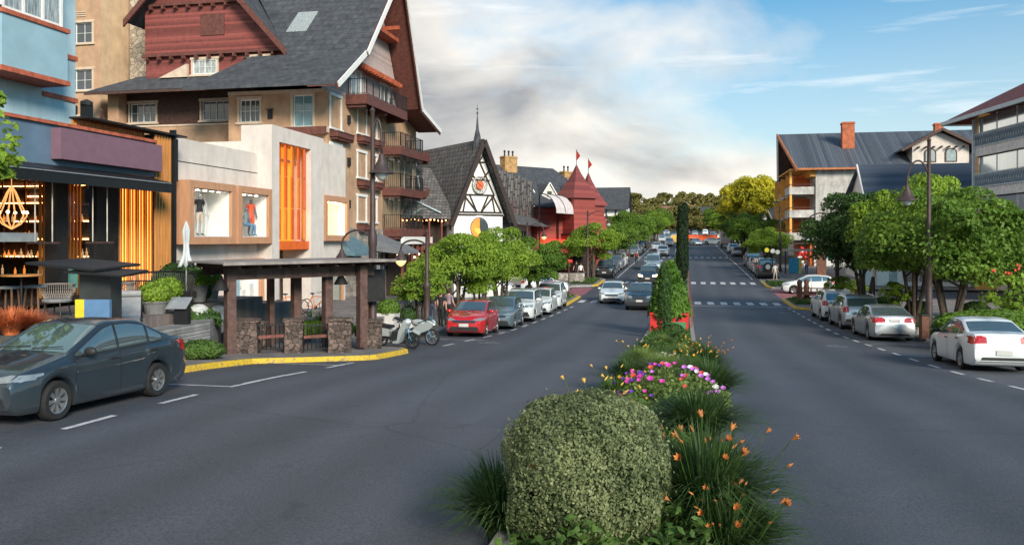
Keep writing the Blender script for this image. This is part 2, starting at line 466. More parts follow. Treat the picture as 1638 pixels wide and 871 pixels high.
asph = MAT['asphalt'] = newmat('asphalt')[0]
def build_asphalt():
    t = asph.node_tree; b = t.nodes['Principled BSDF']; N = t.nodes.new; K = t.links.new
    g = N('ShaderNodeTexCoord')
    a = N('ShaderNodeTexNoise'); a.inputs['Scale'].default_value = .22; a.inputs['Detail'].default_value = 5; a.inputs['Roughness'].default_value = .6
    mp = N('ShaderNodeMapping'); mp.inputs['Scale'].default_value = (1.0, .22, 1); K(g.outputs['Object'], mp.inputs[0]); K(mp.outputs[0], a.inputs['Vector'])
    f = N('ShaderNodeTexNoise'); f.inputs['Scale'].default_value = 90; f.inputs['Detail'].default_value = 3; K(g.outputs['Object'], f.inputs['Vector'])
    o = N('ShaderNodeTexNoise'); o.inputs['Scale'].default_value = 1.3; o.inputs['Detail'].default_value = 8; o.inputs['Roughness'].default_value = .75; K(g.outputs['Object'], o.inputs['Vector'])
    s1 = N('ShaderNodeMath'); s1.operation = 'MULTIPLY_ADD'; s1.inputs[1].default_value = .35; K(f.outputs['Fac'], s1.inputs[0])
    s2 = N('ShaderNodeMath'); s2.operation = 'MULTIPLY_ADD'; s2.inputs[1].default_value = .45; K(o.outputs['Fac'], s2.inputs[0]); 
    s3 = N('ShaderNodeMath'); s3.operation = 'MULTIPLY'; s3.inputs[1].default_value = .6; K(a.outputs['Fac'], s3.inputs[0])
    K(s3.outputs[0], s2.inputs[2]); K(s2.outputs[0], s1.inputs[2])
    rp = N('ShaderNodeValToRGB'); rp.color_ramp.elements[0].position = .45; rp.color_ramp.elements[0].color = (.052, .057, .070, 1)
    rp.color_ramp.elements[1].position = .95; rp.color_ramp.elements[1].color = (.100, .106, .126, 1)
    K(s1.outputs[0], rp.inputs[0])
    # thin cracks and patched joints
    v = N('ShaderNodeTexVoronoi'); v.feature = 'DISTANCE_TO_EDGE'; v.inputs['Scale'].default_value = .17; 
    mx = N('ShaderNodeMixRGB'); mx.inputs[0].default_value = .25; K(g.outputs['Object'], mx.inputs[1]); K(o.outputs['Color'], mx.inputs[2]); K(mx.outputs[0], v.inputs['Vector'])
    cr_ = N('ShaderNodeValToRGB'); cr_.color_ramp.elements[0].position = .0; cr_.color_ramp.elements[0].color = (.55, .55, .55, 1); cr_.color_ramp.elements[1].position = .004; cr_.color_ramp.elements[1].color = (1, 1, 1, 1)
    K(v.outputs['Distance'], cr_.inputs[0])
    mu = N('ShaderNodeMixRGB'); mu.blend_type = 'MULTIPLY'; mu.inputs[0].default_value = .6; K(rp.outputs[0], mu.inputs[1]); K(cr_.outputs[0], mu.inputs[2])
    # oil drips and darker repaired squares, tyre-polished tracks running along the street
    ds = N('ShaderNodeTexNoise'); ds.inputs['Scale'].default_value = 1.1; ds.inputs['Detail'].default_value = 10; ds.inputs['Roughness'].default_value = .7; K(g.outputs['Object'], ds.inputs['Vector'])
    dr = N('ShaderNodeValToRGB'); dr.color_ramp.elements[0].position = .60; dr.color_ramp.elements[0].color = (1, 1, 1, 1); dr.color_ramp.elements[1].position = .72; dr.color_ramp.elements[1].color = (.55, .55, .56, 1); K(ds.outputs['Fac'], dr.inputs[0])
    m3 = N('ShaderNodeMixRGB'); m3.blend_type = 'MULTIPLY'; m3.inputs[0].default_value = .8; K(mu.outputs[0], m3.inputs[1]); K(dr.outputs[0], m3.inputs[2])
    sx = N('ShaderNodeSeparateXYZ'); K(g.outputs['Object'], sx.inputs[0])
    wv = N('ShaderNodeMath'); wv.operation = 'SINE'; fx = N('ShaderNodeMath'); fx.operation = 'MULTIPLY'; fx.inputs[1].default_value = 3.6; K(sx.outputs[0], fx.inputs[0]); K(fx.outputs[0], wv.inputs[0])
    tr_ = N('ShaderNodeMapRange'); tr_.inputs[1].default_value = -1; tr_.inputs[2].default_value = 1; tr_.inputs[3].default_value = .86; tr_.inputs[4].default_value = 1.06; K(wv.outputs[0], tr_.inputs[0])
    bk = N('ShaderNodeTexVoronoi'); bk.inputs['Scale'].default_value = .11; bk.distance = 'CHEBYCHEV'; K(g.outputs['Object'], bk.inputs['Vector'])
    bs_ = N('ShaderNodeSeparateColor'); K(bk.outputs['Color'], bs_.inputs[0]); br_ = N('ShaderNodeMapRange'); br_.inputs[3].default_value = .90; br_.inputs[4].default_value = 1.08; K(bs_.outputs[0], br_.inputs[0])
    pm_ = N('ShaderNodeMath'); pm_.operation = 'MULTIPLY'; K(tr_.outputs[0], pm_.inputs[0]); K(br_.outputs[0], pm_.inputs[1])
    gr = N('ShaderNodeTexNoise'); gr.inputs['Scale'].default_value = 38; gr.inputs['Detail'].default_value = 2; K(g.outputs['Object'], gr.inputs['Vector']); gm = N('ShaderNodeMapRange'); gm.inputs[1].default_value = .3; gm.inputs[2].default_value = .7; gm.inputs[3].default_value = .72; gm.inputs[4].default_value = 1.28; K(gr.outputs['Fac'], gm.inputs[0])
    pn = N('ShaderNodeMath'); pn.operation = 'MULTIPLY'; K(pm_.outputs[0], pn.inputs[0]); K(gm.outputs[0], pn.inputs[1])
    m4 = N('ShaderNodeVectorMath'); m4.operation = 'SCALE'; K(m3.outputs[0], m4.inputs[0]); K(pn.outputs[0], m4.inputs['Scale'])
    K(m4.outputs[0], b.inputs['Base Color'])
    rr = N('ShaderNodeMapRange'); rr.inputs[3].default_value = .55; rr.inputs[4].default_value = .8; K(o.outputs['Fac'], rr.inputs[0]); K(rr.outputs[0], b.inputs['Roughness'])
    bp = N('ShaderNodeBump'); bp.inputs['Strength'].default_value = .35; bp.inputs['Distance'].default_value = .01; K(f.outputs['Fac'], bp.inputs['Height']); K(bp.outputs[0], b.inputs['Normal'])
    b.inputs['Specular IOR Level'].default_value = .35
build_asphalt()
earth = mat('earth', (.10, .10, .06), .95, var=.3, vscale=.3)
paving = brickmat('paving', (.24, .215, .21), (.18, .165, .165), (.09, .085, .08), w=.6, h=.6, ms=.012, bump=.3)
redpave = brickmat('red_paving', (.36, .12, .14), (.29, .10, .115), (.16, .08, .08), w=.22, h=.11, ms=.008, bump=.3)
kerbm = mat('kerb_concrete', (.32, .31, .30), .85, var=.18, vscale=5, bump=.3)

def worn(name, col):
    m, t, b = newmat(name); N = t.nodes.new; K = t.links.new
    g = N('ShaderNodeTexCoord'); n_ = N('ShaderNodeTexNoise'); n_.inputs['Scale'].default_value = 9; n_.inputs['Detail'].default_value = 9; n_.inputs['Roughness'].default_value = .8; K(g.outputs['Object'], n_.inputs['Vector'])
    rp = N('ShaderNodeValToRGB'); rp.color_ramp.elements[0].position = .36; rp.color_ramp.elements[0].color = (.13, .13, .14, 1); rp.color_ramp.elements[1].position = .50; rp.color_ramp.elements[1].color = (*col, 1)
    K(n_.outputs['Fac'], rp.inputs[0]); K(rp.outputs[0], b.inputs['Base Color']); b.inputs['Roughness'].default_value = .7
    return m
yellow = worn('kerb_yellow', (.64, .41, .02))
paint = worn('road_paint', (.60, .60, .62))

mb = MB()
vs = []; fs = []
xs = [-1500, -400, -120, -60, -30, -13.5, 13.5, 30, 60, 120, 400, 1500]
for y in ROWS:
    for x in xs:
        vs.append((x, y, gz(y) - .03))
nx = len(xs)
for i in range(len(ROWS) - 1):
    for k in range(nx - 1):
        a = i * nx + k
        fs.append((a, a + 1, a + nx + 1, a + nx))
mb.add(vs, fs)
tag(mb.build('ground', earth), kind='structure')

mb = MB()
strip(mb, -60, 520, -13, 13, 0.0, nx=4)
strip(mb, 64.2, 72.2, -90, -13, 0.0); strip(mb, 64.2, 72.2, 13, 90, 0.0)
tag(mb.build('road', asph), kind='structure')
# red brick crossings of the two side streets
mb = MB(); strip(mb, 64.6, 71.8, -13.2, -7.8, .005); strip(mb, 64.6, 71.8, 7.0, 13.2, .005)
tag(mb.build('raised_crossing', redpave), kind='structure')

def lerp_fn(pts):
    xs_ = [p[0] for p in pts]; zs_ = [p[1] for p in pts]
    return lambda y: float(np.interp(y, xs_, zs_))
LK = lerp_fn([(-60, -11.35), (18.5, -11.35), (20.0, -11.2), (22.3, -9.0), (22.8, -8.8), (25.4, -8.75), (26.0, -9.1), (26.6, -11.0), (52.5, -10.3), (54.4, -8.0), (55, -7.75), (62.6, -7.75), (63.6, -8.4), (64.2, -9.6)])
LK2 = lerp_fn([(72.2, -10), (72.6, -8.4), (73.4, -7.6), (80.5, -7.5), (82.5, -9.0), (150, -9.0), (152, -7), (158, -7), (160, -9), (520, -9)])
RK = lerp_fn([(-60, 9.8), (53.4, 9.5), (54.8, 7.4), (55.6, 6.9), (62.4, 6.9), (63.5, 7.6), (64.2, 9.2)])
RK2 = lerp_fn([(72.2, 9.2), (72.8, 7.4), (73.6, 6.9), (81, 6.9), (83, 9.1), (520, 9.1)])
def sidewalk(name, y0, y1, kf, xo, sgn):
    mb = MB(); K_ = .13; kw = .16
    ys = sorted(set([y0 + i * .2 for i in range(int((y1 - y0) / .2) + 1)] + [y1])) if y1 < 70 else None
    ys = ys or rows_between(y0, y1)
    if y1 < 90 and y0 < 10: ys = [y for y in ys if y > 8]; ys = [y0, -30., -10., 0., 4.] + ys
    # pavement top, kerb top, kerb face
    vs = []; fs = []
    for y in ys:
        x = kf(y); z = gz(y)
        vs += [(xo, y, z + K_), (x + sgn * kw, y, z + K_)]
    for i in range(len(ys) - 1):
        a = 2 * i; fs.append((a, a + 1, a + 3, a + 2))
    mb.add(vs, fs, paving)
    def yel(y):
        return (16.6 < y < 26.2) or (53.5 < y < 64.2) or (72.2 < y < 79) or (150 < y < 160 and sgn < 0)
    for i in range(len(ys) - 1):
        q = []
        for y in (ys[i], ys[i + 1]):
            x = kf(y); z = gz(y)
            q += [(x + sgn * kw, y, z + K_ + .004), (x + sgn * .02, y, z + K_ + .004), (x, y, z + K_ - .02), (x - sgn * .02, y, z - .01)]
        mb.add(q, [(0, 1, 5, 4), (1, 2, 6, 5), (2, 3, 7, 6)], yellow if (yel(ys[i]) and not (sgn > 0 and ys[i] < 50)) else kerbm)
    return tag(mb.build(name), kind='structure')
sidewalk('pavement_left', -60, 64.2, LK, -30, -1)
sidewalk('pavement_left_far', 72.2, 520, LK2, -30, -1)
sidewalk('pavement_right', -60, 64.2, RK, 40, 1)
sidewalk('pavement_right_far', 72.2, 520, RK2, 40, 1)
# median strip
soil = mat('soil', (.055, .042, .03), .95, var=.3, vscale=8, bump=.6)
def median(y0, y1):
    mb = MB()
    strip(mb, y0 + .2, y1 - .2, -1.45, .25, .12, soil)
    for x0, x1 in ((-1.62, -1.45), (.25, .42)):
        strip(mb, y0, y1, x0, x1, .15, kerbm)
    for x, s in ((-1.62, -1), (.42, 1)):
        ys = rows_between(y0, y1)
        vs = []; fs = []
        for y in ys: vs += [(x, y, gz(y) + .15), (x + s * .01, y, gz(y) - .01)]
        for i in range(len(ys) - 1):
            a = 2 * i; fs.append((a, a + 1, a + 3, a + 2))
        mb.add(vs, fs, kerbm)
    for ya, yb in ((y0, y0 + .2), (y1 - .2, y1)):
        mb.box(-1.45, .25, ya, yb, gz(ya) - .02, gz(ya) + .146, kerbm)
    return mb
tag(median(4.0, 55.5).build('median'), kind='structure')
tag(median(61.0, 75.5).build('median_middle'), kind='structure')
tag(median(80.5, 122.0).build('median_far'), kind='structure')
tag(median(129.0, 200.0).build('median_farthest'), kind='structure')

# painted markings
mb = MB()
def dash(x0, y0, x1, y1, w=.12):
    d = Vector((x1 - x0, y1 - y0)); L = d.length; d.normalize(); n_ = Vector((-d.y, d.x)) * w / 2
    k = max(1, int(L / 1.0))
    vs = []; fs = []
    for i in range(k + 1):
        x = x0 + (x1 - x0) * i / k; y = y0 + (y1 - y0) * i / k
        for s in (-1, 1):
            X, Y = x + s * n_.x, y + s * n_.y
            vs.append((X, Y, gz(Y) + .009))
    for i in range(k):
        fs.append((2 * i, 2 * i + 1, 2 * i + 3, 2 * i + 2))
    mb.add(vs, fs)
def lineX(y, pts):
    return float(np.interp(y, [p[0] for p in pts], [p[1] for p in pts]))
LP = [(0, -8.9), (24, -8.85), (34, -8.0), (55, -7.2), (64, -6.9), (80, -6.5), (400, -6.4)]
RP = [(0, 7.6), (20, 7.3), (30, 7.05), (40, 6.75), (55, 6.6), (70, 6.35), (400, 6.4)]
y = 8.2
while y < 54:
    if not 19.5 < y < 27.5:
        dash(lineX(y, LP), y, lineX(y + 1.1, LP), y + 1.1)
    y += 2.25
y = 14.0
while y < 55:
    dash(lineX(y, RP), y, lineX(y + .95, RP), y + .95)
    y += 1.95
for yy in (9.2, 15.0, 20.3):
    dash(-11.2, yy, -8.9, yy, .1)
dash(-8.9, 15.6, -8.9, 17.4); dash(-8.9, 20.0, -8.9, 21.3)
for yy in (31.4, 36.4, 41.0, 45.6, 50.2): dash(-10.7, yy, -7.7, yy, .09)
for yy in (29.6, 34.6, 41.8, 46.2, 51): dash(7.1, yy, 9.5, yy, .09)
dash(-6.6, 83, -6.4, 122, .12); dash(-6.4, 128, -6.4, 190, .12)
dash(6.4, 83, 6.4, 124, .12); dash(6.4, 129, 6.4, 190, .12)
def zebra(yc, x0, x1, L=2.3, step=.88, w=.44):
    x = x0
    while x < x1:
        dash(x, yc - L / 2, x, yc + L / 2, w); x += step
zebra(59.0, .9, 6.8); dash(.5, 56.6, 6.9, 56.6, .22)
zebra(59.0, -7.2, -1.8)
zebra(78.0, .8, 6.8); zebra(78.0, -7.0, -1.8)
zebra(126.0, .8, 6.6, 2.6); zebra(126, -6.6, -1.6, 2.6); zebra(208, -6.5, 6.5, 3.5)
# lane arrows / worn stencils beside the bays
def stencil(x, y):
    dash(x - .40, y - .30, x + .38, y - .22, .07); dash(x - .30, y + .32, x + .12, y + .36, .07)
stencil(-7.2, 30.5); stencil(5.6, 33.0); stencil(5.7, 62.5); stencil(5.9, 52.0); stencil(5.6, 90)
tag(mb.build('road_markings', paint), kind='structure')
# ------------------------------------------------------------------ building helpers (local frame: x along the front, -y outwards, z up)
white_p = mat('white_paint', (.74, .73, .71), .55, var=.06, vscale=6)
cream_p = mat('cream_plaster', (.64, .575, .535), .85, var=.05, vscale=1.5, bump=.12, bscale=60, dirt=.3)
tan_p = mat('tan_plaster', (.46, .29, .185), .9, var=.12, vscale=1.2, bump=.35, bscale=30, dirt=.35)
tan_l = mat('light_tan_plaster', (.62, .44, .28), .9, var=.1, vscale=1.2, bump=.3, bscale=30, dirt=.3)
trim_t = mat('tan_trim', (.58, .46, .36), .8, var=.08)
brown_w = mat('dark_brown_wood', (.075, .038, .03), .65, var=.25, vscale=6, bump=.2)
redsid = bandmat('red_siding', (.225, .058, .05), 2, .14, .6, .7, .45, .2)
pinksid = bandmat('pale_siding', (.46, .36, .34), 2, .16, .6, .7, .55)
maroon_w = mat('maroon_wood', (.125, .045, .036), .65, var=.2, vscale=5, bump=.2)
slate = brickmat('slate_roof', (.070, .076, .090), (.050, .055, .066), (.028, .030, .036), w=.40, h=.30, ms=.014, bump=.6)
shingle = brickmat('wood_shingles', (.17, .155, .15), (.10, .095, .10), (.03, .03, .032), w=.32, h=.24, ms=.025, bump=.9)
glassd = mat('window_glass', (.06, .075, .085), .06, var=0, spec=1.0)
curtain = mat('curtained_glass', (.32, .36, .37), .10, var=.5, vscale=6, spec=1.0, stretch=(7, 7, .4))
glassl = mat('blue_glass', (.16, .30, .34), .07, var=.2, vscale=1, spec=1.0)
iron = mat('black_iron', (.025, .025, .028), .5, metal=.4, var=.15)
stone = stonemat('brown_stone', (.035, .026, .022), (.19, .135, .115), (.022, .018, .016), 7.5)
stone_g = stonemat('grey_stone', (.16, .14, .13), (.42, .37, .33), (.10, .09, .08), 3.0)
stone_p = stonemat('tower_stone', (.22, .17, .13), (.52, .44, .34), (.13, .11, .09), 3.2)

def wall(mb, x0, x1, z0, z1, y=0., openings=(), depth=.16, m=None, rm=None):
    """front sheet at plane y with real openings (x0,x1,z0,z1) and their reveals"""
    rm = rm or m
    xs = sorted(set([x0, x1] + [min(max(v, x0), x1) for o in openings for v in (o[0], o[1])]))
    zs = sorted(set([z0, z1] + [min(max(v, z0), z1) for o in openings for v in (o[2], o[3])]))
    for i in range(len(xs) - 1):
        for k in range(len(zs) - 1):
            cx = (xs[i] + xs[i + 1]) / 2; cz = (zs[k] + zs[k + 1]) / 2
            if any(o[0] < cx < o[1] and o[2] < cz < o[3] for o in openings): continue
            mb.add([(xs[i], y, zs[k]), (xs[i + 1], y, zs[k]), (xs[i + 1], y, zs[k + 1]), (xs[i], y, zs[k + 1])], [(0, 1, 2, 3)], m)
    for o in openings:
        a, b, c, d = o[:4]
        v = [(a, y, c), (b, y, c), (b, y, d), (a, y, d), (a, y + depth, c), (b, y + depth, c), (b, y + depth, d), (a, y + depth, d)]
        mb.add(v, [(0, 4, 5, 1), (1, 5, 6, 2), (2, 6, 7, 3), (3, 7, 4, 0)], rm)
def window(par, x0, x1, z0, z1, y=0., m=None, glass=None, trim=None, cols=2, rows=1, fw=.06, tw=.13, sill=True, recess=.10, midbars=False, head=True):
    """a real sash set back in its opening: window > pane, trim"""
    m = m or white_p
    mb = MB(); yb = y + recess
    mb.box(x0, x0 + fw, yb - .03, yb + .05, z0, z1); mb.box(x1 - fw, x1, yb - .03, yb + .05, z0, z1)
    mb.box(x0 + fw, x1 - fw, yb - .03, yb + .05, z0, z0 + fw); mb.box(x0 + fw, x1 - fw, yb - .03, yb + .05, z1 - fw, z1)
    for k in range(1, cols):
        x = x0 + (x1 - x0) * k / cols
        mb.box(x - fw * .45, x + fw * .45, yb - .02, yb + .04, z0 + fw, z1 - fw)
    if midbars:
        for k in range(cols):
            xa = x0 + (x1 - x0) * (k + .5) / cols
            mb.box(xa - .012, xa + .012, yb - .005, yb + .02, z0 + fw, z1 - fw)
        zc_ = (z0 + z1) / 2
        mb.box(x0 + fw, x1 - fw, yb - .007, yb + .018, zc_ - .012, zc_ + .012)
    for k in range(1, rows):
        z = z0 + (z1 - z0) * k / rows
        mb.box(x0 + fw, x1 - fw, yb - .021, yb + .041, z - fw * .4, z + fw * .4)
    w = mb.build('window', m, par)
    p = MB().box(x0 + fw * .5, x1 - fw * .5, yb + .025, yb + .032, z0 + fw * .5, z1 - fw * .5).build('pane', glass or glassd, w)
    if trim:
        tb = MB()
        tb.box(x0 - tw, x0 - .002, y - .05, y + .02, z0 - .0, z1); tb.box(x1 + .002, x1 + tw, y - .05, y + .02, z0, z1)
        if head: tb.box(x0 - tw - .05, x1 + tw + .05, y - .07, y + .02, z1 + .002, z1 + tw + .03)
        if sill: tb.box(x0 - tw - .08, x1 + tw + .08, y - .12, y + .02, z0 - .12, z0 - .002)
        tb.build('sill', trim, w)
    return w
def flowerbox(par, x0, x1, z, y=0., d=.38, h=.28, m=None):
    mb = MB()
    mb.box(x0, x1, y - d, y - .003, z, z + h); mb.box(x0 - .04, x1 + .04, y - d - .04, y - .003, z + h + .001, z + h + .05)
    k = x0 + .1
    while k < x1 - .05:
        mb.box(k, k + .07, y - d + .06, y - .003, z - .14, z - .002); k += .32
    o = mb.build('flower_box', m or maroon_w, par)
    tf = MB()
    for _ in range(int(60 * (x1 - x0))):
        a = rnd.uniform(x0, x1); b = y - d / 2 + rnd.uniform(-.14, .14); c = z + h + rnd.uniform(.03, .2); s = .05
        tf.add([(a - s, b, c - s), (a + s, b + s, c - s), (a + s * .3, b - s, c + s)], [(0, 1, 2)])
    tf.build('foliage', leafmat('box_leaf', (.03, .07, .02), (.12, .2, .05)), o)
    return o
def railing(mb, p, q, h=1.0, m=None, step=.13, w=.018, top=.05, base=.08):
    p = Vector(p); q = Vector(q); L = (q - p).length
    n_ = max(2, int(L / step))
    mb.bar(p + Vector((0, 0, h)), q + Vector((0, 0, h)), top, top * .8, m)
    mb.bar(p + Vector((0, 0, base)), q + Vector((0, 0, base)), .03, .03, m)
    for i in range(n_ + 1):
        a = p + (q - p) * i / n_
        mb.bar(a + Vector((0, 0, base)), a + Vector((0, 0, h)), w if i % 8 else .045, None, m)
def balcony(par, x0, x1, z, d, y=0., fm=None, rm=None, h=1.0, fh=.42, name='balcony', posts=False, glass=None):
    """slab with timber fascia, railing as a sub-part"""
    mb = MB()
    mb.box(x0 + .02, x1 - .02, y - d + .02, y - .003, z - .12, z)
    mb.box(x0, x1, y - d - .05, y - d + .019, z - fh, z + .03); mb.box(x0 - .05, x0 + .019, y - d + .02, y - .003, z - fh, z + .03); mb.box(x1 - .019, x1 + .05, y - d + .02, y - .003, z - fh, z + .03)
    for k in (x0 + .15, (x0 + x1) / 2, x1 - .15):
        mb.box(k - .06, k + .06, y - d + .1, y - .003, z - fh - .16, z - .125)
    b = mb.build(name, fm or maroon_w, par)
    r = MB()
    railing(r, (x0, y - d, z), (x1, y - d, z), h); railing(r, (x0, y - d, z), (x0, y - .02, z), h); railing(r, (x1, y - d, z), (x1, y - .02, z), h)
    r.build('railing', rm or iron, b)
    if glass:
        g = MB(); g.box(x0 + .03, x1 - .03, y - d + .03, y - d + .036, z + h + .05, z + glass)
        g.box(x0 + .03, x0 + .036, y - d + .04, y - .03, z + h + .05, z + glass)
        k = x0 + .1
        while k < x1: g.box(k, k + .03, y - d + .02, y - d + .045, z + .05, z + glass, iron); k += (x1 - x0 - .2) / 4
        g.build('balcony_glass', clearglass('clear_glass'), b)
    return b
def slab(mb, pts, t, m=None, drop=None):
    """a plane polygon (roof sheet) with thickness t straight down"""
    n = len(pts)
    vs = [tuple(p) for p in pts] + [(p[0], p[1], p[2] - t) for p in pts]
    fs = [tuple(range(n)), tuple(range(2 * n - 1, n - 1, -1))] + [(i, i + n, (i + 1) % n + n, (i + 1) % n) for i in range(n)]
    return mb.add(vs, fs, m)
def gable_roof(mb, x0, x1, y0, y1, ze, zr, t=.14, axis='x', m=None, prof=None):
    """ridge along local x (axis='x') or y; prof: optional [(fraction from eave to ridge, height)]"""
    prof = prof or [(0, ze), (1, zr)]
    for s in (0, 1):
        for i in range(len(prof) - 1):
            (f0, h0), (f1, h1) = prof[i], prof[i + 1]
            if axis == 'x':
                ym = (y0 + y1) / 2; a = (y0 if s == 0 else y1)
                ya, yb = a + (ym - a) * f0, a + (ym - a) * f1
                slab(mb, [(x0, ya, h0), (x1, ya, h0), (x1, yb, h1), (x0, yb, h1)], t, m)
            else:
                xm = (x0 + x1) / 2; a = (x0 if s == 0 else x1)
                xa, xb = a + (xm - a) * f0, a + (xm - a) * f1
                slab(mb, [(xa, y0, h0), (xa, y1, h0), (xb, y1, h1), (xb, y0, h1)], t, m)
    return mb
def chimney(par, x, y, z0, z1, w=.8, d=.8, m=None, pots=0, name='chimney'):
    mb = MB(); mb.box(x - w / 2, x + w / 2, y - d / 2, y + d / 2, z0, z1); mb.box(x - w / 2 - .08, x + w / 2 + .08, y - d / 2 - .08, y + d / 2 + .08, z1 - .25, z1 - .1)
    c = mb.build(name, m, par)
    if pots:
        q = MB()
        for k in range(pots):
            xx = x - w / 2 + w * (k + .5) / pots
            q.lathe([(.09, 0), (.12, .1), (.1, .5), (.16, .6), (.16, .75), (.05, .85)], (xx, y, z1 + .002), 10)
        q.build('chimney_pot', iron, c)
    return c
# ================================================================== LEFT: restaurant with slatted front (front plane X = -18)
bluep = mat('steel_blue_plaster', (.11, .17, .25), .7, var=.1, vscale=1)
lbluep = mat('light_blue_plaster', (.42, .58, .66), .75, var=.07, vscale=1, bump=.1, dirt=.32)
lblued = mat('sky_blue_plaster', (.27, .42, .50), .75, var=.07, vscale=1)
redtr = mat('terracotta_trim', (.42, .11, .06), .7, var=.2, vscale=6)
purple = mat('mauve_signboard', (.19, .105, .14), .6, var=.06)
blackm = mat('black_metal', (.018, .02, .022), .45, metal=.3, var=.1)
blackw = mat('black_panel', (.02, .018, .018), .6, var=.2)
oakslat = mat('honey_wood', (.52, .23, .07), .55, var=.12, vscale=3, stretch=(4, 4, .5))
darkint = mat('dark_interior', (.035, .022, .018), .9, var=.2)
warm = mat('warm_lamp', (.9, .5, .2), .5, var=0, emit=(1., .42, .12), estr=12.0)
warmw = mat('warm_white_lamp', (.9, .8, .6), .5, var=0, emit=(1., .74, .42), estr=6.0)
wsoft = mat('amber_backlight', (.7, .33, .08), .6, var=0, emit=(1., .38, .06), estr=1.6)

rs = thing('restaurant', 'slat-fronted restaurant with steel blue fascia and blank mauve signboard', 'restaurant', (-18, 16, 0), R(90))
mb = MB()
# local x = Y-16, front -y; opening zone 0..9.5, recess plane y=1.0
mb.box(-8, 9.48, .0, .25, 4.95, 6.12, bluep)                          # fascia
mb.box(-8, 9.48, .25, 6.5, 5.6, 5.75, darkint)                        # ceiling
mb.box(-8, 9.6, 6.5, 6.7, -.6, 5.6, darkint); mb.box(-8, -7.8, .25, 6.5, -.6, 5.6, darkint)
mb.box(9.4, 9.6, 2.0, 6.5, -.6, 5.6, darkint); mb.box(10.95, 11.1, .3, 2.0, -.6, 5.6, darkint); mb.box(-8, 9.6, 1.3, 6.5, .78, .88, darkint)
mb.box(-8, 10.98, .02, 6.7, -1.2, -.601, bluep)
mb.build('wall', bluep, rs)
MB().box(-8, 9.48, -.1, .34, 6.122, 6.22).build('coping', redtr, rs)
MB().box(4.7, 9.42, -.34, -.003, 5.12, 6.02).build('signboard', purple, rs)
mb = MB(); mb.prism([(-.9, 4.72), (-.02, 4.93), (-.02, 4.62), (-.86, 4.42)], 'x', -8, 9.1); mb.box(-8, 9.1, -.96, -.9, 4.36, 4.7)
mb.build('awning', blackm, rs)
MB().box(-8, 9.0, -.99, -.962, 4.66, 4.69).build('awning_trim', mat('silver_trim', (.6, .62, .63), .3, metal=.8), rs)
# bar side: shelves, lamps, bottles
mb = MB()
for z in (1.5, 2.1, 2.72, 3.35, 4.0, 4.6):
    mb.box(8.95, 9.38, 2.2, 6.4, z, z + .05)
for y in np.arange(2.2, 6.4, .95): mb.box(9.3, 9.39, y, y + .06, .9, 5.2)
mb.build('shelf', brown_w, rs)
mb = MB()
for z, a, b in ((2.16, 2.3, 6.3), (2.78, 2.3, 6.3), (3.41, 2.3, 5.6), (4.06, 3.0, 6.3), (4.3, 4.0, 5.0), (4.66, 2.3, 6.3)):
    mb.box(9.34, 9.375, a, b, z, z + .035)
mb.build('strip_light', warm, rs)
bot = [mat('amber_bottle', (.45, .13, .03), .15, var=0, emit=(1, .3, .05), estr=.5), mat('green_bottle', (.05, .12, .05), .15, var=0), mat('clear_bottle', (.6, .45, .3), .1, var=0, emit=(1, .6, .3), estr=.25)]
for z, a, b in ((1.55, 2.4, 6.3), (2.15, 2.4, 6.3), (2.77, 2.6, 6.2), (3.4, 2.6, 6.2)):
    x = a
    while x < b:
        h = rnd.uniform(.2, .34)
        MB().lathe([(.035, 0), (.04, .02), (.04, h * .6), (.014, h * .75), (.014, h)], (9.12 + rnd.uniform(-.06, .06), x, z), 7).build('bottle', rnd.choice(bot), rs); x += rnd.uniform(.14, .3)
mb = MB(); mb.box(-5, 4.9, 2.6, 3.2, 1.0, 1.98); mb.box(-5, 5.0, 2.5, 3.3, 1.98, 2.05)
mb.build('bar_counter', brown_w, rs)
# grey light board hung over the opening
MB().box(0, 5.05, .75, .8, 2.72, 2.98).build('hanging_board', mat('pale_board', (.42, .44, .46), .7), rs)
# black columns, glazed bay and door
mb = MB(); mb.box(5.95, 6.45, .9, 1.3, .9, 4.95); mb.box(7.8, 8.88, .95, 1.25, .9, 4.95); mb.box(6.45, 7.8, .98, 1.2, 4.7, 4.95)
mb.build('column', blackw, rs)
mb = MB()
for k, x in enumerate(np.arange(6.8, 8.6, .16)): mb.box(x, x + .055, 2.2, 2.28, .9, 4.9)
mb.build('inner_slats', oakslat, rs)
MB().box(6.45, 7.8, 1.05, 1.06, .95, 4.7).build('glass_door', clearglass('clear_glass'), rs)
MB().box(7.7, 7.74, .9, .93, 1.3, 2.0).build('door_handle', mat('silver_trim', (.6, .62, .63), .3, metal=.8), rs)
MB().box(6.9, 7.6, 1.5, 1.55, 1.2, 2.0).build('menu_panel', mat('mint_panel', (.3, .62, .55), .5, var=.1), rs)
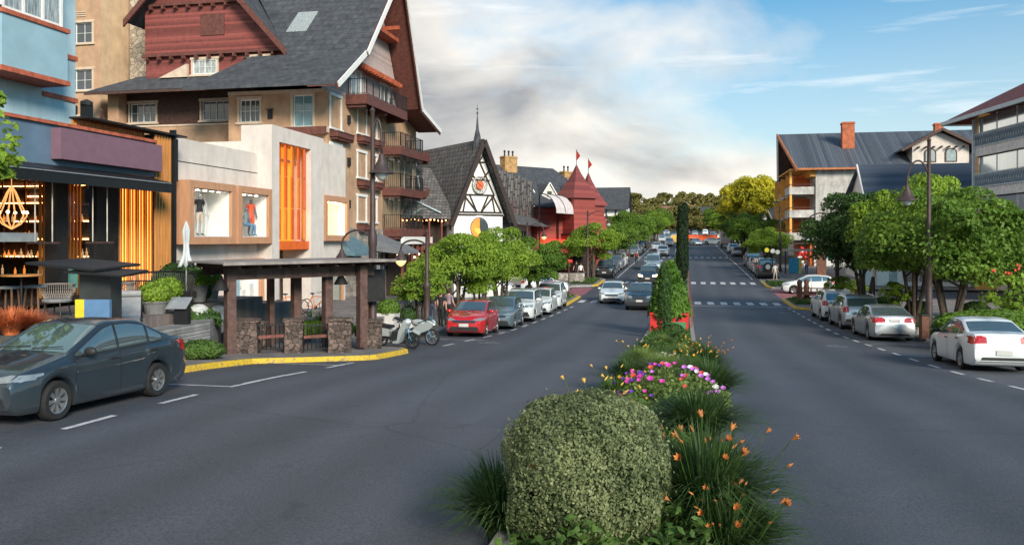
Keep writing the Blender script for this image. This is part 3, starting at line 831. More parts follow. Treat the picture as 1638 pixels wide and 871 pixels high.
# the slats, lit from behind
mb = MB()
for k, x in enumerate(np.arange(8.9, 10.94, .15)): mb.box(x, x + .06, .98 - .03 * (k % 3 == 0), 1.02, .82, 4.85)
x = 9.5
while x < 10.4:
    mb.box(x, x + .06, -.05, .03, -.2, 6.42); x += .16
x = 6.0
while x < 9.45:
    mb.box(x, x + .06, .36, .42, 6.25, 6.48); x += .13
mb.build('slat_screen', oakslat, rs)
MB().box(8.9, 10.94, 1.08, 1.12, .82, 4.85).build('amber_backlight', wsoft, rs)
mb = MB(); mb.box(9.48, 10.45, .04, .08, -1.0, 6.43, blackw); mb.box(9.5, 11.0, .1, 1.2, 4.9, 6.43, blackw); mb.box(5.95, 11.08, -.22, .45, 6.482, 6.54); mb.box(10.45, 10.53, -.15, .08, -.4, 6.7)
mb.build('slat_frame', blackm, rs)
MB().box(8.2, 8.45, 1.6, 1.9, 6.5, 7.3).lathe([(.2, 7.3), (.2, 7.42), (.05, 7.5)], (8.32, 1.75, 0), 10).build('flue', blackm, rs)
mb = MB(); mb.lathe([(.03, 4.9), (.03, 4.35), (.16, 4.3), (.42, 3.5), (.3, 3.35), (.02, 3.3)], (2.9, 1.9, 0), 5)
ch = thing('chandelier', 'glowing wire chandelier hanging over the bar inside the restaurant', 'chandelier', (-19.8, 21.2, 0), 0)
mb = MB()
for k in range(6):
    a = k * PI / 3; c, s_ = math.cos(a), math.sin(a)
    mb.tube([(0, 0, 4.4), (.12 * c, .12 * s_, 4.2), (.30 * c, .30 * s_, 3.75), (.42 * c, .42 * s_, 3.5), (.25 * c, .25 * s_, 3.25), (0, 0, 3.1)], .022, 5)
mb.tube([(0, 0, 4.4), (0, 0, 5.55)], .012, 5)
mb.build('frame', mat('brass_glow', (.7, .4, .15), .4, metal=.5, var=0, emit=(1, .45, .15), estr=.6), ch)
for k in range(6): MB().ball((.42 * math.cos(k * PI / 3), .42 * math.sin(k * PI / 3), 3.6), .045, 8, 6).build('bulb', warmw, ch)
# swings hung by ropes
for k, (px, X) in enumerate(((70, -17.6), (160, -17.6))):
    Y = WX(px, X)[1]
    sw = thing('swing', ('plank swing on two ropes hanging in the bar opening', 'plank swing on two ropes hanging in front of the black door')[k], 'swing', (X, Y, 0), 0, 'rope swings under the awning')
    MB().box(-.14, .14, -.45, .45, 2.66, 2.72).build('seat', brown_w, sw)
    for s in (-1, 1):
        m_ = MB(); m_.tube([(0, s * .32, 2.72), (0, s * .32, 4.4)], .018, 6); m_.build('rope', mat('rope', (.55, .5, .45), .9), sw)

# light blue building over the restaurant
bb = thing('blue_building', 'light blue corner building with a bay and terracotta ledges above the restaurant', 'building', (-20, 16, 0), R(90))
mb = MB()
wall(mb, -9, 8.1, 6.3, 15.5, 0, [(4.5, 6.6, 9.4, 12.0)], .2, lbluep)
mb.box(-9, 8.1, .22, 7, 6.3, 15.5, lbluep); mb.box(7.9, 8.098, 0.001, .22, 6.3, 15.5, lbluep)
mb.build('wall', lbluep, bb)
mb = MB()
prof = [(4.0, 0), (4.0, -1.0), (6.55, -1.0), (6.55, 0)]
mb.prism([(a, b) for a, b in prof], 'z', 7.75, 9.25, lblued); mb.build('bay', lblued, bb)
mb = MB(); mb.prism([(3.94, 0.), (3.94, -1.06), (6.61, -1.06), (6.61, 0)], 'z', 7.6, 7.748); mb.prism([(3.94, 0.), (3.94, -1.06), (6.61, -1.06), (6.61, 0)], 'z', 9.252, 9.38)
mb.box(-9, 3.93, -.06, -.003, 7.6, 7.75); mb.box(6.62, 8.15, -.06, -.003, 7.35, 7.5); mb.box(6.62, 8.15, -.06, -.003, 8.75, 8.9)
mb.build('ledge', redtr, bb)
mb = MB()
for (x0, x1, y) in ((4.1, 6.45, -.9),):
    mb.box(x0, x1, y, y + .06, 9.39, 9.5); mb.box(x0, x1, y, y + .06, 11.6, 11.75)
    for x in np.linspace(x0, x1 - .08, 4): mb.box(x, x + .09, y - .01, y + .07, 9.39, 11.7)
    mb.box(x0, x1, y - .005, y + .05, 10.9, 10.98)
mb.box(4.1, 4.16, -.9, 0, 9.39, 9.5); mb.box(4.1, 4.16, -.84, 0, 11.6, 11.75); mb.box(4.1, 4.17, -.1, 0, 9.5, 11.6)
w_ = mb.build('bay_window', white_p, bb)
MB().box(4.13, 6.42, -.87, -.01, 9.45, 11.65).build('pane', curtain, w_)
MB().prism([(3.9, 0.), (3.9, -1.1), (6.65, -1.1), (6.65, 0)], 'z', 11.76, 11.95).build('bay_roof', redtr, bb)

# ================================================================== white boutique
store = thing('boutique', 'white plastered boutique with tall portal of orange panels', 'shop', (-18.7, 27, 0), R(90))
orangeA = mat('orange_panel', (.74, .13, .02), .4, var=.1, spec=.6)
orangeB = mat('yellow_orange_panel', (.85, .27, .03), .35, var=.1, spec=.6)
copper = mat('copper_frame', (.50, .26, .15), .5, var=.08, stretch=(3, 3, .6))
mb = MB()
wall(mb, 0.05, 6.8, -1.2, 6.62, 0, [(.75, 3.45, 2.85, 4.75), (4.1, 7.1, 2.85, 4.75), (.9, 2.6, -1.2, 1.75), (4.3, 6.6, .0, 1.75)], .1, cream_p)
mb.box(0.05, 16.6, 1.6, 8, -1.2, 6.4, cream_p); mb.box(.05, 16.6, .02, 1.6, 6.5, 6.6, cream_p)
mb.box(.05, .3, .02, 1.6, -1.2, 6.49, cream_p)
# portal: piers, lintel
mb.box(6.8, 7.5, -.7, .8, -1.2, 7.9); mb.box(10.75, 12.2, -.7, .8, -1.2, 7.9); mb.box(7.5, 10.75, -.7, .8, 7.2, 7.9)
mb.box(12.2, 16.6, .02, .8, 1.75, 2.9, cream_p)
wall(mb, 12.2, 16.6, 2.9, 7.9, 0, [(13.4, 16.1, 2.95, 4.85)], .1, cream_p)
mb.box(12.2, 13.3, .021, .8, -1.2, 1.75); mb.box(12.2, 16.6, 0.7, 8, 5.2, 7.89)
mb.box(16.4, 16.58, .01, 8, -1.2, 7.88)
mb.build('wall', cream_p, store)
MB().box(.06, 6.79, -.012, .0, 5.72, 5.75).build('joint', blackw, store)
# display boxes
glass_clear = clearglass('clear_glass')
dispw = mat('display_white', (.80, .78, .76), .7, var=.05)
def display(x0, x1, z0, z1, proj=.75, dep=.5):
    mb = MB(); t = .28
    mb.box(x0, x0 + t, -proj, .0, z0, z1); mb.box(x1 - t, x1, -proj, .0, z0, z1)
    mb.box(x0 + t, x1 - t, -proj, .0, z0, z0 + t); mb.box(x0 + t, x1 - t, -proj, .0, z1 - t, z1)
    f = mb.build('display_box', copper, store)
    g = MB(); g.box(x0 + t, x1 - t, -proj + .10, -proj + .112, z0 + t, z1 - t); g.build('pane', clearglass('shop_window_glass', (.97, .98, .98), .02, 1.25), f)
    yi = -proj + .13; e = t + .004; i = MB(); i.box(x0 + e, x1 - e, dep, dep + .04, z0 + e, z1 - e); i.box(x0 + e, x1 - e, yi, dep, z0 + e, z0 + e + .02); i.box(x0 + e, x1 - e, yi, dep, z1 - e - .02, z1 - e)
    i.box(x0 + e, x0 + e + .02, yi, dep, z0 + e + .02, z1 - e - .02); i.box(x1 - e - .02, x1 - e, yi, dep, z0 + e + .02, z1 - e - .02)
    i.build('niche', dispw, f)
    k = x0 + .6
    while k < x1 - .4: MB().lathe([(.07, 0), (.07, .02)], (k, -proj + .4, z1 - .335), 8).build('spotlight', mat('niche_spot', (.9, .85, .75), .5, var=0, emit=(1, .86, .66), estr=9), f); k += .5
    return f
display(.5, 3.7, 2.6, 5.0); display(3.95, 7.35 - .6, 2.6, 5.0)
display(4.1, 6.78, -.25, 1.95, .35); display(13.2, 16.3, 2.7, 5.1, .35, .5)
lw = mat('lit_lace', (.9, .7, .35), .7, var=.4, vscale=9, emit=(1, .66, .25), estr=.9)
MB().box(13.55, 15.95, .2, .25, 3.05, 4.75).build('lit_drape', lw, store)
# orange louvre panels: three rows of five tilted boards
for r_ in range(3):
    for k in range(5):
        mb = MB(); x = 7.5 + k * .65; z0 = 2.75 + r_ * 1.48
        dx = .09 * ((r_ * 2 + k) % 3 - 1)
        mb.add([(x + .02, -.58 - .08, z0 + .02), (x + .56, -.58 + .10, z0 + .02), (x + .56, -.58 + .10, z0 + 1.46), (x + .02, -.58 - .08, z0 + 1.46),
                (x + .02, -.55 - .03, z0 + .02), (x + .56, -.55 + .13, z0 + .02), (x + .56, -.55 + .13, z0 + 1.46), (x + .02, -.55 - .03, z0 + 1.46)],
               [(0, 1, 2, 3), (5, 4, 7, 6), (0, 4, 5, 1), (1, 5, 6, 2), (2, 6, 7, 3), (3, 7, 4, 0)])
        mb.build('louvre_panel', orangeB if (k + r_) % 3 == 1 else orangeA, store)
MB().box(7.5, 10.75, .25, .3, 2.7, 7.2).build('backlight', mat('amber_screen', (.8, .4, .05), .6, var=0, emit=(1, .4, .04), estr=.35), store)
MB().box(7.5, 10.75, -.6, .3, 2.3, 2.69).build('portal_lintel', orangeA, store)
mb = MB(); mb.box(7.5, 10.75, 1.5, 1.58, -1.2, 2.3, cream_p); mb.box(7.9, 8.7, 1.4, 1.49, -.5, 1.7, darkint); mb.box(8.75, 9.0, 1.38, 1.49, -.5, 2.2, mat('carmine_wall', (.4, .02, .04), .6)); mb.build('entrance', cream_p, store)
MB().box(8.0, 8.6, 1.33, 1.39, 1.15, 1.6).build('lit_sign', mat('yellow_lit', (.9, .6, .1), .5, var=0, emit=(1, .55, .05), estr=2.), store)
MB().box(13.35, 16.5, .1, .14, -1.0, 1.6).build('shop_glass', glass_clear, store)
mb = MB(); mb.box(13.3, 13.42, .02, .2, -1.2, 1.74); mb.box(14.8, 14.9, .02, .2, -1.2, 1.74); mb.box(16.3, 16.39, .02, .2, -1.2, 1.74); mb.build('shop_frame', copper, store)
mb = MB(); mb.box(.9, 2.6, .1, .14, -1.2, 1.75); mb.build('side_door', blackw, store)

def figure(name, label, cat, loc, h, mats_, group=None, rz=0., pose='stand', female=True, step=.0, arm=.12, hair=True):
    """one continuous skinned body with clothes coloured by zone"""
    s = h / 1.72
    P = {'pelvis': (0, 0, .93), 'waist': (0, .0, 1.10), 'chest': (0, .01, 1.30), 'neck': (0, 0, 1.46), 'head': (0, -.01, 1.56), 'crown': (0, -.01, 1.66)}
    ed = [('pelvis', 'waist'), ('waist', 'chest'), ('chest', 'neck'), ('neck', 'head'), ('head', 'crown')]
    rad = {'pelvis': .145, 'waist': .115, 'chest': .135, 'neck': .052, 'head': .088, 'crown': .068}
    for sd_, t in (('l', 1), ('r', -1)):
        fy = step * t
        P.update({'sh' + sd_: (.17 * t, .01, 1.39), 'el' + sd_: ((.21 + arm * .3) * t, .03 + fy * .3, 1.12), 'wr' + sd_: ((.22 + arm * .5) * t, -.04 - fy * .5, .88), 'ha' + sd_: ((.22 + arm * .5) * t, -.06 - fy * .6, .80),
                  'hip' + sd_: (.09 * t, 0, .88), 'kn' + sd_: (.10 * t, -.02 - fy * .5, .49), 'an' + sd_: (.10 * t, .03 - fy, .09), 'toe' + sd_: (.12 * t, -.12 - fy, .035)})
        if pose == 'sit':
            P.update({'kn' + sd_: (.11 * t, -.42, .86), 'an' + sd_: (.12 * t, -.42, .42), 'toe' + sd_: (.13 * t, -.55, .37)})
        ed += [('chest', 'sh' + sd_), ('sh' + sd_, 'el' + sd_), ('el' + sd_, 'wr' + sd_), ('wr' + sd_, 'ha' + sd_), ('pelvis', 'hip' + sd_), ('hip' + sd_, 'kn' + sd_), ('kn' + sd_, 'an' + sd_), ('an' + sd_, 'toe' + sd_)]
        rad.update({'sh' + sd_: .062, 'el' + sd_: .043, 'wr' + sd_: .030, 'ha' + sd_: .036, 'hip' + sd_: .10, 'kn' + sd_: .062, 'an' + sd_: .042, 'toe' + sd_: .036})
    if pose == 'sit':
        off = -.43
    else: off = 0
    names = list(P); idx = {n: i for i, n in enumerate(names)}
    me = bpy.data.meshes.new(name)
    me.from_pydata([tuple(c * s for c in (P[n][0], P[n][1], P[n][2] + off)) for n in names], [(idx[a], idx[b]) for a, b in ed], [])
    o = bpy.data.objects.new(name, me); COL.objects.link(o)
    sk = o.modifiers.new('skin', 'SKIN'); sk.use_smooth_shade = True
    for n in names:
        v = me.skin_vertices[0].data[idx[n]]; v.radius = (rad[n] * s, rad[n] * s * (.72 if n in ('chest', 'waist', 'pelvis') else 1)); v.use_root = (n == 'pelvis')
    o.modifiers.new('sub', 'SUBSURF').levels = 1
    dg = bpy.context.evaluated_depsgraph_get()
    m2 = bpy.data.meshes.new_from_object(o.evaluated_get(dg))
    bpy.data.objects.remove(o)
    skin, top, bottom, shoe = mats_[:4]
    m2.materials.clear()
    for x in (skin, top, bottom, shoe): m2.materials.append(x)
    for p in m2.polygons:
        c = p.center / s; z = c.z - off
        ax = abs(c.x)
        if z > 1.44: k = 0
        elif z > (1.0 if len(mats_) < 5 else .95) and ax < .2: k = 1
        elif ax > .185 and z > .75: k = 1 if z > 1.22 else 0
        elif (z < .11 and pose != 'sit'): k = 3
        elif z > (.5 if len(mats_) > 5 else .1): k = 2
        else: k = 0 if len(mats_) > 5 else 2
        p.material_index = k; p.use_smooth = True
    body = bpy.data.objects.new('body', m2); COL.objects.link(body)
    t = thing(name, label, cat, loc, rz, group); body.parent = t
    if hair:
        hb = MB()
        hb.ball((0, .02 * s, (1.60 + off) * s), (.105 * s, .11 * s, .12 * s), 12, 8)
        hb.build('hair', mat('dark_hair', (.03, .02, .015), .7) if hair is True else hair, t, smooth=True)
    fb = MB()
    fb.ball((.032 * s, -.098 * s, (1.575 + off) * s), .012 * s, 6, 5); fb.ball((-.032 * s, -.098 * s, (1.575 + off) * s), .012 * s, 6, 5)
    fb.ball((0, -.112 * s, (1.545 + off) * s), (.012 * s, .018 * s, .02 * s), 6, 5, skin); fb.box(-.025 * s, .025 * s, -.1 * s, -.093 * s, (1.508 + off) * s, (1.516 + off) * s, mat('lip', (.4, .12, .1), .6))
    fb.build('face', mat('eye_dark', (.03, .02, .02), .3), t)
    return t
skinm = mat('skin', (.50, .29, .20), .6, var=.05)
mqskin = mat('mannequin_grey', (.12, .12, .13), .4, var=.05)
mqw = mat('mannequin_white', (.6, .58, .56), .4, var=.05)
redd = mat('orange_red_dress', (.75, .09, .03), .7, var=.1)
greyc = mat('grey_cloth', (.20, .24, .26), .8); darkc = mat('black_cloth', (.02, .02, .024), .85); bluec = mat('blue_cloth', (.12, .25, .4), .8)
beigec = mat('beige_cloth', (.55, .45, .38), .8); whitec = mat('white_cloth', (.7, .7, .7), .8); pinkc = mat('mauve_cloth', (.28, .20, .25), .8)
def on_store(x, y, z): return (-18.7 - y, 27 + x, z)
figure('mannequin', 'mannequin in an orange red dress in the right display box', 'mannequin', on_store(6.05, -.1, 2.92), 1.70, (mqskin, redd, redd, mqskin, 0, 0), None, R(65), hair=False)
figure('mannequin', 'seated grey mannequin beside the orange red dress', 'mannequin', on_store(5.55, -.15, 3.0), 1.6, (mqskin, greyc, bluec, mqskin), None, R(80), 'sit', hair=False)
figure('mannequin', 'mannequin in a dark patterned outfit in the left display box', 'mannequin', on_store(2.15, -.1, 2.92), 1.72, (mqw, darkc, beigec, mqskin, 0, 0), None, R(70), hair=False)
figure('mannequin', 'pale mannequin behind the dark one in the left display box', 'mannequin', on_store(2.85, .15, 2.92), 1.68, (mqw, whitec, whitec, mqw), None, R(90), hair=False)
mb = MB(); mb.box(4.5, 5.3, .0, .03, .1, 1.6); sheet_ = mb.build('banner', mat('pale_blue_banner', (.38, .55, .66), .8), store)
mb = MB(); mb.box(5.5, 5.8, .0, .3, .06, .6); mb.box(5.95, 6.3, -.1, .3, .06, .85); mb.build('plinth', dispw, store)

# ================================================================== the big hotel
hot = thing('hotel', 'large tan and red timber hotel with steep slate roofs and iron balconies', 'hotel', (-19.5, 43, 0), 0)
mb = MB()
# camera-facing main wall, x -6.1..0
sideops = [(-5.4, -4.15, 9.45, 10.75), (-2.1, -.9, 9.1, 10.9), (-5.4, -4.15, 6.7, 8.0)]
wall(mb, -6.1, 0, -1.5, 11.2, 0, sideops, .14, tan_p)
mb.box(-6.1, -.02, .16, 15.5, -1.5, 11.1, tan_p)
# wing wall set back
wops = [(-14.7, -12.9, 10.1, 11.3), (-9.7, -7.8, 10.1, 11.3), (-9.0, -6.9, 6.9, 8.1)]
wall(mb, -15.9, -6.1, -1.5, 12.0, 3.0, wops, .14, brown_w)
mb.box(-15.9, -6.12, 3.2, 15.5, -1.5, 11.9, tan_p)
mb.box(-15.7, -6.12, 1.6, 1.9, -1.5, 9.6, tan_p); mb.box(-15.7, -6.12, 1.55, 1.95, 9.6, 9.7, trim_t)
mb.box(-15.7, -14.95, 2.2, 2.99, 9.7, 11.9, tan_p)
# the gable facing the camera
gx0, gx1, gc = -13.3, -3.7, -8.5
mb.add([(gx0, 2.6, 12.7), (gx1, 2.6, 12.7), (gx1, 2.6, 14.1), (gx0, 2.6, 14.1)], [(0, 1, 2, 3)], redsid)
mb.add([(gx0, 2.5, 14.1), (gx1, 2.5, 14.1), (-9.6, 2.5, 20.3), (gx0, 2.5, 16.8)], [(0, 1, 2, 3)], redsid)
mb.box(gx0, gx1, 2.61, 12, 12.7, 14.0, redsid)
mb.build('wall', tan_p, hot)
# brackets rows and trims on the gable
mb = MB()
for z, a, b in ((14.1, gx0 - .1, gx1 + .2), (17.2, gx0 + .2, -6.6)):
    mb.box(a, b, 2.3, 2.499, z - .08, z + .08)
    x = a + .3
    while x < b: mb.box(x, x + .12, 2.15, 2.49, z - .3, z - .082); x += .85
mb.box(gc - .95, gc + .65, 2.44, 2.499, 15.2, 16.5); mb.box(gc - .18, gc - .12, 2.42, 2.439, 15.2, 16.5)
mb.build('bracket', maroon_w, hot)
mb = MB()      # verge boards and roof of the camera gable
slab(mb, [(-14.1, 1.6, 16.2), (-9.6, 1.6, 20.7), (-9.6, 9, 20.7), (-14.1, 9, 16.2)], .12, slate); slab(mb, [(-9.6, 1.6, 20.7), (-2.7, 1.6, 13.2), (-2.7, 9, 13.2), (-9.6, 9, 20.7)], .12, slate)
mb.build('gable_roof', slate, hot)
mb = MB()
for s in (-1, 1):
    a = (-14.15, 16.15) if s < 0 else (-2.65, 13.1); b = (-9.6, 20.75)
    mb.add([(a[0], 1.55, a[1] - .38), (b[0], 1.55, b[1] - .45), (b[0], 1.55, b[1] + .05), (a[0], 1.55, a[1] + .05), (a[0], 1.68, a[1] - .38), (b[0], 1.68, b[1] - .45), (b[0], 1.68, b[1] + .05), (a[0], 1.68, a[1] + .05)],
           [(0, 1, 2, 3), (7, 6, 5, 4), (0, 4, 5, 1), (2, 6, 7, 3), (0, 3, 7, 4), (1, 5, 6, 2)])
mb.build('verge_board', maroon_w, hot)
for (a, b, c, d) in sideops: window(hot, a + .0, b, c, d, 0, glass=glassl if a > -3 else glassd, trim=trim_t, cols=1 if a > -3 else 2, midbars=True)
for (a, b, c, d) in wops: window(hot, a, b, c, d, 3.0, trim=trim_t, midbars=True)
for a, b in ((-10.0, -8.4), (-6.3, -5.0)): window(hot, a, b, 12.85, 13.75, 2.55, glass=curtain, trim=trim_t, recess=.0, midbars=True)
MB().box(-12, -11.6, -.18, -.01, 0, 0.01)
MB().box(-3.6, -3.35, -.12, -.003, 9.6, 10.1).box(.0 - 3.7, -3.2, -.16, -.12, 10.1, 10.14).build('wall_lamp', iron, hot)
# corner trims
mb = MB(); mb.box(-6.1, 0.05, -.08, -.003, 11.02, 11.2); mb.box(-2.6, .1, -.5, -.004, 8.72, 8.98); mb.build('cornice', trim_t, hot)
mb = MB(); mb.box(-2.6, .15, -.62, -.51, 8.6, 9.02); mb.build('corner_box', maroon_w, hot)
# skirt roof over the wing, hipped at its left end
mb = MB()
slab(mb, [(-16.3, .9, 11.75), (-6.2, .9, 11.75), (-6.2, 3.0, 13.0), (-14.0, 3.0, 13.0)], .14, slate)
slab(mb, [(-16.3, .9, 11.75), (-14.0, 3.0, 13.0), (-16.3, 9, 13.0)], .14, slate)
mb.box(-16.3, -6.2, .84, .9, 11.55, 11.7, brown_w)
mb.add([(-12.2, 2.55, 12.7), (-10.3, 2.55, 13.5), (-10.3, 2.55, 12.7), (-12.2, 2.3, 12.7), (-10.3, 2.3, 13.5), (-10.3, 2.3, 12.7)], [(3, 5, 4), (0, 1, 2), (0, 3, 4, 1), (1, 4, 5, 2)], trim_t)
mb.build('skirt_roof', slate, hot)
mb = MB(); mb.box(-15.65, -15.5, 1.4, 1.55, 4, 10.8);  mb.build('drainpipe', brown_w, hot)
# big street roof: ridge runs away from the street, flared eaves. local y is world Y-43
prof_n = [(-2.6, 11.0), (1.3, 13.5), (6.6, 19.9)]
prof_f = [(16.0, 10.9), (11.3, 11.9), (6.6, 19.9)]
mb = MB()
for pf in (prof_n, prof_f):
    for i in range(2):
        (ya, za), (yb, zb) = pf[i], pf[i + 1]
        xl = -7.2 if (pf is prof_n and i == 0) else -14
        if pf is prof_n and i == 0:
            slab(mb, [(-7.3, ya, za), (1.75 - .1, ya, za), (1.75, yb, zb), (-5.4, yb, zb)], .10, slate)
            slab(mb, [(-7.3, ya, za), (-5.4, yb, zb), (-8, 5, zb)], .1, slate)
        else:
            nn = pf is prof_n
            slab(mb, [(-3.1 if nn else xl, ya, za), (1.7, ya, za), (1.7 + .35 * i, yb, zb), (-8.5 if nn else xl, yb, zb)], .10, slate)
        slab(mb, [(-.0, ya, za - .12), (1.72, ya, za - .12), (1.72 + .3 * i, yb, zb - .12), (-.0, yb, zb - .12)], .05, maroon_w)
mb.build('roof', slate, hot)
mb = MB()      # white verge trim along the street gable
for pf in (prof_n, prof_f):
    for i in range(2):
        (ya, za), (yb, zb) = pf[i], pf[i + 1]
        mb.bar((1.78 + .3 * (i > 0) * .3, ya, za - .12), (1.78 + .35 * i, yb, zb - .12), .07, .30, white_p)
        mb.bar((1.70 + .3 * (i > 0) * .3, ya, za - .22), (1.70 + .33 * i, yb, zb - .22), .07, .34, maroon_w)
mb.build('verge_trim', white_p, hot)
MB().box(-4.2, -2.2, 0, .02, 0, .001)
# skylight lying on the roof slope
mb = MB()
def onroof(x, y):
    z = 13.5 + (y - 1.3) * (19.9 - 13.5) / 5.3
    return (x, y, z + .06)
a, b_, c, d = onroof(-3.9, 2.7), onroof(-2.6, 2.7), onroof(-2.4, 3.9), onroof(-3.7, 3.9)
slab(mb, [a, b_, c, d], .05, curtain); mb.build('skylight', curtain, hot)
# street facade
FB = lambda: frame(0, 0, R(90))
FB()
mb = MB()
sop = [(.35, 1.75, 9.1, 10.9), (.35, 1.75, 6.35, 8.1), (4.3, 5.6, 9.3, 10.8), (4.3, 5.6, 6.6, 8.1), (4.3, 5.6, 3.9, 5.4), (6.6, 7.4, 9.3, 10.8), (6.6, 7.4, 6.6, 8.1), (6.6, 7.4, 3.9, 5.4),
       (9.2, 12.2, 8.9, 11.0), (9.2, 12.2, 6.2, 8.3), (9.2, 12.2, 3.5, 5.7), (12.9, 14.6, 6.2, 8.3)]
wall(mb, 0, 15.5, 3.45, 11.2, 0, sop, .15, tan_p)
mb.box(0, 15.5, -.06, 15, -1.6, 3.449, stone_g)
mb.add([(-.9, -.02, 11.05), (14.2, -.02, 11.05), (11.2, -.02, 11.7), (10.1, -.02, 13.4), (1.4, -.02, 13.4)], [(0, 1, 2, 3, 4)], pinksid)
mb.add([(1.4, -.3, 13.4), (10.1, -.3, 13.4), (6.6, -.3, 19.4)], [(0, 1, 2)], pinksid)
mb.build('street_wall', tan_p, hot)
mb = MB()
mb.box(1.75, 9.9, -.75, -.02, 13.1, 13.3)
x = 1.8
while x < 10.2: mb.box(x, x + .12, -.9, -.31, 12.98, 13.198); x += .5
mb.box(4.6, 8.6, -1.1, -.301, 15.7, 15.95); mb.box(5.2, 5.4, -1.4, -.31, 16.36, 16.6); mb.box(7.8, 8.0, -1.4, -.31, 16.36, 16.6)
mb.build('gable_beam', mat('red_orange_wood', (.38, .09, .04), .6, var=.2), hot)
for (a, b, c, d) in sop:
    big = b - a > 2
    window(hot, a, b, c, d, 0, glass=curtain, trim=None if big else white_p, cols=3 if big else 2, tw=.14)
for (a, b, c) in ((4.15, 5.9, 8.75), (4.15, 5.9, 6.05), (4.15, 5.9, 3.35), (6.5, 7.6, 8.75), (6.5, 7.6, 6.05), (.2, 2.6, 8.55)): flowerbox(hot, a, b, c, 0, .5)
window(hot, 3.2, 4.6, 11.35, 13.0, -.05, glass=curtain, trim=white_p, cols=2, recess=.0); window(hot, 8.0, 9.6, 11.35, 13.0, -.05, glass=curtain, trim=white_p, cols=2, recess=.0)
window(hot, 9.2, 12.0, 8.9, 10.9, -.0, glass=curtain, cols=3)
balcony(hot, 2.5, 9.6, 11.25, 1.3, 0, h=.95, fh=.55)
for z, gl in ((8.85, None), (6.15, 2.45), (3.45, 2.1)):
    balcony(hot, 8.5, 13.2, z, 1.25, 0, h=.95, fh=.5, glass=gl)
    balcony(hot, 13.3, 15.9, z + .05, .9, 0, h=.3, fh=.4, name='end_balcony', rm=maroon_w)
for z in (9.6, 7.1, 4.6): MB().box(2.7, 2.95, -.14, -.003, z, z + .5).build('wall_lamp', iron, hot)
# ground floor: awning, door, dark openings
mb = MB(); mb.prism([(-.05, 2.95), (-1.5, 2.0), (-1.5, 1.85), (-.05, 1.9)], 'x', .3, 3.6); mb.build('awning', mat('teal_awning', (.10, .17, .21), .8), hot)
mb = MB(); mb.prism([(-.05, 3.1), (-2.2, 2.0), (-2.2, 1.85), (-.05, 2.1)], 'x', 6.0, 9.5); mb.build('awning', mat('grey_awning', (.16, .17, .19), .8), hot)
window(hot, 5.9, 8.2, -1.2, 2.0, -.2, m=mat('blue_grey_frame', (.3, .38, .42), .5), glass=glassd, cols=3, recess=0.)
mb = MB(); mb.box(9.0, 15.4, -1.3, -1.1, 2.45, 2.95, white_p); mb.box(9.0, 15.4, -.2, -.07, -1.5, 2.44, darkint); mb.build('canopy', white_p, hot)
mb = MB()
for x in np.arange(9.2, 15.4, 1.05): mb.box(x, x + .12, -1.2, -1.05, -1.55, 2.449)
mb.build('post', mat('red_brown_timber', (.16, .05, .035), .6), hot)
for (x, z) in ((9.8, 1.7), (11, 1.5), (12.1, 1.8), (13.3, 1.5), (14.3, 1.7)): MB().ball((x, -.6, z), .07, 8, 6).build('bulb', warmw, hot)
noframe()
# tan stair tower and stone chimney stack
tw = thing('stair_tower', 'tall plain tan tower with small white windows left of the hotel', 'tower', (-36.3, 46, 0), 0)
tops = [(-3.1, -.65, 15.3, 16.6), (-3.1, -.65, 12.3, 13.6), (-3.1, -.65, 9.3, 10.6)]
mb = MB(); wall(mb, -9, 0, -1, 23, 0, tops, .14, tan_p); mb.box(-9, -.001, .16, 3.1, -1, 23, tan_p)
mb.add([(0, 0, -1), (0, 3.1, -1), (0, 3.1, 23), (0, 0, 23)], [(0, 1, 2, 3)], tan_l); mb.build('wall', tan_p, tw)  # street side in a lighter tan: its sunlit look is put into the colour
for (a, b, c, d) in tops: window(tw, a, b, c, d, 0, trim=trim_t, midbars=True)
mb = MB()
for k in range(3): mb.box(-2.9, -1.1, -.05, -.003, 17.0 + k * .13, 17.06 + k * .13)
mb.build('vent', trim_t, tw)
MB().box(-2.6, -1.7, -.5, -.02, 10.75, 11.3).ball((-2.2, -.4, 11.4), (.4, .2, .1)).build('air_unit', iron, tw)
sc = MB(); sc.box(-.62, .75, -.6, .6, -1, 23); st = sc.build('stone_chimney', stone_p, None, loc=(-35.1, 48.6, 0)); tag(st, 'tall rubble stone chimney stack rising between tan tower and hotel', 'chimney')

